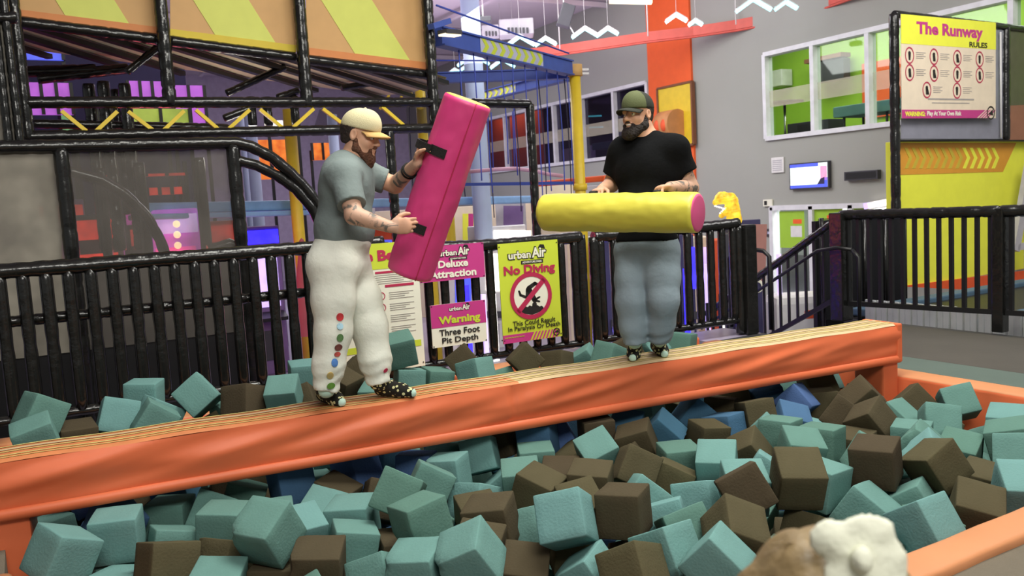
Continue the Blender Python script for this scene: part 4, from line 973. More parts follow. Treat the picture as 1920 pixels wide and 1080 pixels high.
# ---------------------------------------------------------------- on and by the grey wall
qw = lambda px, py, x=WX - 0.02: atx(px, py, x)
def wallplate(name, px0, py0, px1, py1, m, label, cat, t=0.05, fm=None):
    a, b = qw(px0, (py0 + py1) / 2), qw(px1, (py0 + py1) / 2); z1 = qw((px0 + px1) / 2, py0).z; z0 = qw((px0 + px1) / 2, py1).z
    e = empty(name, (WX, (a.y + b.y) / 2, z0), label, cat); cy_, cz, w, h = (a.y + b.y) / 2, (z0 + z1) / 2, abs(a.y - b.y), z1 - z0
    MB().box((WX - 0.005 - t / 2, cy_, cz), (t, w, h)).build('body', M[m], e, bevel=0.008)
    return e, Board((WX - 0.005 - t, cy_ + w / 2, cz - h / 2), (0, -1, 0), (0, 0, 1), w, h)
e, B = wallplate('television', 1484, 304, 1558, 354, 'dark_grey', 'flat television with a bright news picture on the grey wall', 'television', 0.08)
mb = MB(); B.quad(mb, 0.03, 0.05, 0.97, 0.95, 0.004, 0.003); mb.build('screen', M['e_screen'], e)
mb = MB(); B.quad(mb, 0.03, 0.83, 0.75, 0.95, 0.006, 0.002); B.quad(mb, 0.03, 0.05, 0.97, 0.16, 0.006, 0.002); B.quad(mb, 0.90, 0.16, 0.97, 0.40, 0.006, 0.002); mb.build('blue_banner', M['e_screenblue'], e)
mb = MB(); B.quad(mb, 0.80, 0.30, 0.96, 0.83, 0.006, 0.002); mb.build('pink_figure', M['e_screenpink'], e)
mb = MB(); B.poly(mb, [(0.72, 0.16), (0.90, 0.16), (0.90, 0.42), (0.80, 0.36)], 0.007, 0.002); mb.build('dark_shape', M['navy'], e)
e, B = wallplate('wall_vent', 1447, 295, 1470, 324, 'white', 'square white wall vent left of the television', 'vent', 0.03)
for i in range(6): mb = MB(); B.quad(mb, 0.12, 0.14 + 0.125 * i, 0.88, 0.20 + 0.125 * i, 0.004, 0.003); mb.build('slat', M['grey_box'], e)
e, B = wallplate('soundbar', 1588, 320, 1651, 337, 'dark_grey', 'long black bar mounted on the grey wall right of the television', 'soundbar', 0.10)
mb = MB(); B.quad(mb, 0.05, 0.15, 0.95, 0.85, 0.003, 0.002); mb.build('grille', M['black'], e)
e, B = wallplate('exit_sign', 1432, 374, 1449, 387, 'sign_white', 'small pale exit sign left above the glass doors', 'sign', 0.04)
mb = MB(); B.quad(mb, 0.15, 0.2, 0.45, 0.8, 0.004, 0.002); mb.build('pictogram', M['ink'], e)
e, B = wallplate('door_plate', 1437, 429, 1449, 444, 'dark_grey', 'small dark room plate beside the glass doors', 'sign', 0.02)
mb = MB(); B.quad(mb, 0.2, 0.35, 0.8, 0.65, 0.003, 0.002); mb.build('plate_text', M['lav'], e)
# green posters on the doors
for px0, py0, px1, py1, l in ((1462, 396, 1508, 465, 'green poster on the left door leaf'), (1516, 390, 1580, 452, 'green poster on the middle door leaf'), (1588, 386, 1636, 420, 'green poster on the right door leaf')):
    a, b = qw(px0, (py0 + py1) / 2), qw(px1, (py0 + py1) / 2); z1 = qw((px0 + px1) / 2, py0).z; z0 = qw((px0 + px1) / 2, py1).z
    e = empty('door_poster', (WX, (a.y + b.y) / 2, z0), l, 'poster', 'green posters on the glass doors')
    B = Board((WX - 0.012, a.y, z0), (0, -1, 0), (0, 0, 1), abs(a.y - b.y), z1 - z0)
    mb = MB(); B.quad(mb, 0, 0, 1, 1, 0.004, 0.004); mb.build('sheet', M['wall_green'], e)
    mb = MB(); B.quad(mb, 0.45, 0.3, 0.9, 0.6, 0.006, 0.002); mb.build('notice', M['white'], e)
    mb = MB(); B.quad(mb, 0.55, 0.66, 0.9, 0.78, 0.006, 0.002); mb.build('red_strip', M['wall_orange'], e)
e = empty('glow_lamp', qw(1652, 382, 13.93).to_tuple(), 'bright white tube lamp glowing beside the yellow wall', 'lamp')
MB().bar(qw(1628, 386, 13.93), qw(1674, 378, 13.93), 0.07, 0.10).build('tube', M['e_white'], e); MB().bar(qw(1622, 387, 13.93), qw(1630, 385, 13.93), 0.08, 0.11).build('end_cap', M['e_violet'], e); MB().bar(qw(1630, 386, 13.99), qw(1674, 378, 13.99), 0.05, 0.14).build('housing', M['white'], e)
# yellow panel sign on the orange pier
e = empty('pier_sign', (WX - 0.1, 16.0, 2.7), 'yellow square panel in a dark frame on the orange pier, behind the olive cap', 'sign')
a = qw(1234, 165, WX - 0.1); b = qw(1298, 160, WX - 0.1); z0, z1 = qw(1265, 275, WX - 0.1).z, qw(1265, 160, WX - 0.1).z
MB().box((WX - 0.09, (a.y + b.y) / 2, (z0 + z1) / 2), (0.06, abs(a.y - b.y), z1 - z0)).build('panel', M['yellow_paint'], e)
for y in (a.y, b.y): MB().box((WX - 0.10, y, (z0 + z1) / 2), (0.10, 0.05, z1 - z0)).build('frame_side', M['brown'], e)
for z in (z0, z1): MB().box((WX - 0.10, (a.y + b.y) / 2, z), (0.10, abs(a.y - b.y), 0.05)).build('frame_rail', M['brown'], e)
c = qw(1262, 233, WX - 0.3)
e = empty('round_fixture', c.to_tuple(), 'tan drum with red spots in front of the yellow pier panel', 'drum')
MB().tube([c + Vector((0.0, 0.35, 0)), c + Vector((0.0, -0.18, 0))], 0.34, 24).build('drum', mat('tan_drum', 'c98a55', 0.6), e)
for k_ in (0.22, -0.02): MB().sphere(c + Vector((-0.31, k_, -0.02)), (0.05, 0.10, 0.14), 10).build('red_spot', M['red_orange'], e)
# party room contents
e = empty('wall_box', (17.8, 12.3, 3.4), 'white box on the green wall inside the near window', 'box')
c = atx(1459, 147, 17.6); MB().box((17.7, c.y, c.z), (0.4, 0.42, 0.42)).build('casing', M['white'], e, bevel=0.02)
c = atx(1552, 133, 17.5); e = empty('wall_screen', c.to_tuple(), 'dark screen with a brown top board on the green wall', 'screen')
MB().box((17.6, c.y, c.z), (0.25, 0.95, 0.48)).build('screen', M['dark_grey'], e, bevel=0.01); MB().box((17.6, c.y + 0.1, c.z + 0.32), (0.35, 1.1, 0.10)).build('top_board', M['brown'], e)
c = atx(1471, 193, 15.4); e = empty('bar_table', (15.4, c.y, 2.33), 'round black bar table on a chrome stem behind the near window', 'table')
MB().lathe([(0, 0.0), (0.42, 0.0), (0.42, 0.03), (0, 0.03)], (15.4, c.y, c.z), n=28).build('table_top', M['black'], e); MB().tube([(15.4, c.y, 2.34), (15.4, c.y, c.z)], 0.03, 10).build('stem', M['chrome'], e); MB().lathe([(0.0, 0), (0.25, 0), (0.22, 0.02), (0, 0.03)], (15.4, c.y, 2.33), n=24).build('foot', M['chrome'], e)
c = atx(1518, 232, 15.2); e = empty('low_cabinet', (15.2, c.y, 2.33), 'dark low cabinet on the party room floor', 'cabinet')
MB().box((15.2, c.y - 0.15, 2.33 + 0.25), (0.5, 1.1, 0.5)).build('body', M['dark_grey'], e, bevel=0.01); MB().box((14.94, c.y - 0.15, 2.58), (0.02, 0.5, 0.4)).build('door', M['black'], e)
c = atx(1640, 205, 15.3); e = empty('party_table', (15.3, c.y, 2.33), 'long party table under a teal cloth behind the near windows', 'table')
MB().box((15.3, c.y - 0.6, 2.98), (0.8, 2.5, 0.05)).build('top', M['brown'], e); MB().box((15.3, c.y - 0.6, 2.93), (0.86, 2.56, 0.22)).build('cloth', M['teal_cloth'], e, bevel=0.03)
for y in (c.y + 0.5, c.y - 0.5, c.y - 1.7):
    for x in (15.0, 15.6): MB().tube([(x, y, 2.33), (x, y, 2.95)], 0.025, 8).build('leg', M['black'], e)
c = atx(1640, 160, 17.9); single('orange_panel', MB().box((17.92, c.y - 0.5, c.z - 0.1), (0.04, 1.7, 1.3)), M['wall_orange'], 'orange panel on the far wall of the party room', 'panel')
# things behind the dark windows
c = atx(1120, 218, 16.8)
for px, py, l in ((1105, 219, 'teal light tube high in the dark window room'), (1108, 240, 'teal light tube low in the dark window room')):
    a = atx(px - 22, py, 17.5); single('light_tube', MB().bar(a, atx(px + 22, py - 2, 17.5), 0.05, 0.05), M['e_teal'], l, 'lamp')
c = atx(925, 238, 15.8); single('glow_drum', MB().tube([(15.8, c.y + 0.9, c.z), (15.8, c.y - 0.5, c.z)], 0.22, 20), M['e_gold'], 'glowing amber drum lamp behind the red window room', 'lamp')
c = atx(1085, 290, 15.3); single('folded_table', MB().box((15.3, c.y, 2.33 + 0.35), (0.2, 1.5, 0.7)), M['white'], 'white board leaning inside the dark window room', 'board')
c = atx(1165, 280, 15.4); e = empty('cloth_table', (15.4, c.y, 2.33), 'teal clothed table behind the dark window left of the olive cap', 'table')
MB().box((15.4, c.y, 2.95), (0.8, 1.8, 0.2)).build('cloth', M['teal_cloth'], e, bevel=0.03)
for y in (c.y - 0.8, c.y + 0.8): MB().bar((15.2, y, 2.33), (15.6, y, 2.9), 0.03, 0.03).build('leg', M['black'], e)

# ---------------------------------------------------------------- arcade floor seen above and through the fence
def standing(name, px0, px1, pyt, d, m, label, cat, depth=0.5, z0=GZ, rot=True, group=None):
    a, b = at(px0, pyt, d), at(px1, pyt, d); c = (a + b) / 2; w = (b - a).length; e = empty(name, (c.x, c.y, z0), label, cat, group)
    R = Matrix.Rotation(-math.radians(YAW), 3, 'Z'); back = Vector((CF.x, CF.y, 0)).normalized()
    MB().box((c.x + back.x * depth / 2, c.y + back.y * depth / 2, (z0 + c.z) / 2), (w, depth, c.z - z0), R).build('body', M[m], e, bevel=0.01)
    return e, Board(Vector((a.x, a.y, z0)) - back * 0.004, (b - a), (0, 0, 1), w, c.z - z0)
e, B = standing('partition', 700, 1010, 388, 19, 'cream', 'cream partition with a yellow poster behind the pink roll', 'partition', 0.15)
mb = MB(); B.quad(mb, 0.50, 0.66, 0.61, 0.98, 0.006, 0.004); mb.build('poster', M['yellow_panel'], e)
mb = MB(); B.quad(mb, 0.535, 0.66, 0.565, 0.98, 0.009, 0.003); mb.build('poster_stripe', M['pink'], e)
e, B = standing('poster_wall', 928, 985, 380, 17.5, 'grey_box', 'grey board with a magenta poster above the fence', 'board', 0.12)
mb = MB(); B.quad(mb, 0.05, 0.62, 0.70, 0.98, 0.006, 0.004); mb.build('poster', M['purple_wall'], e)
logo(B, e, 0.38, 0.80, 0.5, dark=False, sub=False)
e, B = standing('counter', 876, 912, 425, 16, 'grey_box', 'grey counter box left of the bright screen', 'counter')
e, B = standing('light_box', 912, 985, 424, 15.5, 'white', 'bright white light box above the fence top rail', 'light box')
mb = MB(); B.quad(mb, 0.02, 0.80, 0.98, 0.97, 0.008, 0.006); mb.build('lit_face', M['e_white'], e)
e, B = standing('booth', 1008, 1080, 340, 17, 'cream', 'cream booth behind the left end of the yellow roll', 'booth', 1.0)
mb = MB(); B.quad(mb, 0.0, 0.80, 1.0, 0.84, 0.01, 0.01); mb.build('trim', M['white'], e)
e, B = standing('booth', 1080, 1142, 348, 15.0, 'grey_box', 'pale grey booth between the yellow post and the man in the olive cap', 'booth', 0.8)
mb = MB(); B.quad(mb, 0.0, 0.70, 1.0, 0.76, 0.01, 0.01); mb.build('trim', M['white'], e)
e, B = standing('booth', 690, 740, 420, 15, 'red_orange', 'orange and blue booth behind the forearm of the man in the cream cap', 'booth', 0.6)
mb = MB(); B.quad(mb, 0.15, 0.70, 0.75, 0.88, 0.01, 0.008); mb.build('blue_panel', M['e_screenblue'], e)
e, B = standing('booth', 615, 690, 330, 18, 'grey_box', 'pale booth behind the torso of the man in the cream cap', 'booth', 0.6)
mb = MB(); B.quad(mb, 0.0, 0.9, 1.0, 0.95, 0.01, 0.008); mb.build('trim', M['white'], e)
for i, (px0, px1, pyt, d, m, g, l) in enumerate(((790, 812, 470, 14.4, 'black', 'e_orange', 'slim arcade cabinet with an orange edge left of the warning sign'), (838, 878, 490, 14, 'white', 'e_screenblue', 'white arcade cabinet with a blue screen behind the warning sign'), (895, 935, 455, 14.5, 'white', 'e_white', 'white arcade cabinet with bright screen left of the No Diving sign'), (1062, 1100, 448, 13.5, 'cream', 'e_pink', 'cream arcade cabinet with a pink screen right of the No Diving sign'), (1105, 1128, 446, 14.1, 'white', 'e_violet', 'white arcade cabinet with a violet screen beside the third fence panel'), (1132, 1160, 446, 12.5, 'navy', 'e_blue', 'navy arcade cabinet glowing blue left of the grey sweatpants'), (1270, 1300, 440, 13, 'navy', 'e_blue', 'navy arcade cabinet glowing blue right of the grey sweatpants'), (1305, 1335, 445, 15, 'cream', 'e_violet', 'cream arcade cabinet seen through the last fence bars'), (1340, 1372, 450, 14, 'red_orange', 'e_violet', 'red arcade cabinet seen beside the end post'))):
    e, B = standing('arcade_cabinet', px0, px1, pyt, d, m, l, 'arcade machine', 0.6)
    mb = MB(); B.quad(mb, 0.12, 0.55, 0.88, 0.9, 0.01, 0.008); mb.build('screen', M[g], e)
    mb = MB(); B.quad(mb, 0.05, 0.30, 0.95, 0.36, 0.08, 0.08); mb.build('control_shelf', M['dark_grey'], e)
    mb = MB(); B.quad(mb, 0.25, 0.06, 0.75, 0.24, 0.01, 0.008); mb.build('coin_door', M['grey_box'], e)
for i, (px, d, m, l) in enumerate(((898, 9.3, 'e_violet', 'violet light strip left of the No Diving sign'), (917, 9.3, 'e_white', 'white light strip close to the No Diving sign'), (868, 10.5, 'e_blue', 'blue light strip behind the pit depth sign'), (1148, 9.8, 'e_blue', 'blue light strip left of the grey sweatpants'), (1085, 11, 'e_violet', 'violet light strip right of the No Diving sign'), (1283, 11, 'e_blue', 'blue light strip right of the grey sweatpants'), (1322, 11.5, 'e_violet', 'violet light strip near the fence end post'), (1350, 12, 'e_white', 'white light strip near the fence end post'), (500, 10.0, 'e_screenblue', 'blue light strip left of the white sweatpants'), (1459, 12.5, 'e_violet', 'violet light strip seen through the stair railing'))):
    t = at(px, 440, d); single('light_strip', MB().box((t.x, t.y, GZ + 0.75), (0.05, 0.05, 1.5)), M[m], l, 'light strip')
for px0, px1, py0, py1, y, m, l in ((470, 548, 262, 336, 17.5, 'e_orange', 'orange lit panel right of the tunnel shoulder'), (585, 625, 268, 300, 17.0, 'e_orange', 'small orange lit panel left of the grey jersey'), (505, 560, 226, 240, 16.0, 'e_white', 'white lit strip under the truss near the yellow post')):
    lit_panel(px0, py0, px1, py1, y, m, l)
for px, d, r, l in ((452, 16.5, 0.06, 'pale blue pole behind the tunnel shoulder'), (622, 17, 0.10, 'pale blue pole left of the cream cap'), (468, 14.8, 0.10, 'pale blue pole low behind the second tunnel post')):
    t = at(px, 215, d); single('pale_pole', MB().tube([(t.x, t.y, GZ), (t.x, t.y, t.z)], r, 14), M['pillar'], l, 'pole', 'pale poles of the ropes course')
# ride seen through the stairs, standee board and dinosaur lamp
c = atz(1500, 560, GZ + 0.3); c = at(1498, 520, 12.6)
e = empty('kiddie_ride', (c.x, c.y, GZ), 'white and red ride with a yellow side seen through the stair railing', 'ride')
R = Matrix.Rotation(-math.radians(YAW), 3, 'Z')
MB().box((c.x, c.y, GZ + 0.45), (0.9, 0.6, 0.9), R).build('body', M['white'], e, bevel=0.12); MB().box((c.x + 0.12, c.y - 0.05, GZ + 0.62), (0.5, 0.64, 0.3), R).build('hood', M['red_orange'], e, bevel=0.1); MB().box((c.x + 0.48, c.y - 0.28, GZ + 0.7), (0.24, 0.6, 1.4), R).build('side_panel', M['yellow_panel'], e, bevel=0.04)
e, B = standing('standee_board', 1390, 1426, 412, 12.5, 'navy', 'dark rounded standee board with a pale rim between the end post and the stairs', 'board', 0.06)
mb = MB(); B.quad(mb, 0.08, 0.55, 0.92, 0.97, 0.006, 0.004); mb.build('upper_face', mat('dusty_rose', 'a8766e', 0.6), e)
mb = MB(); B.disc(mb, 0.5, 0.52, 0.10, 0.06, 0.012, 20); mb.build('ring', M['sign_white'], e)

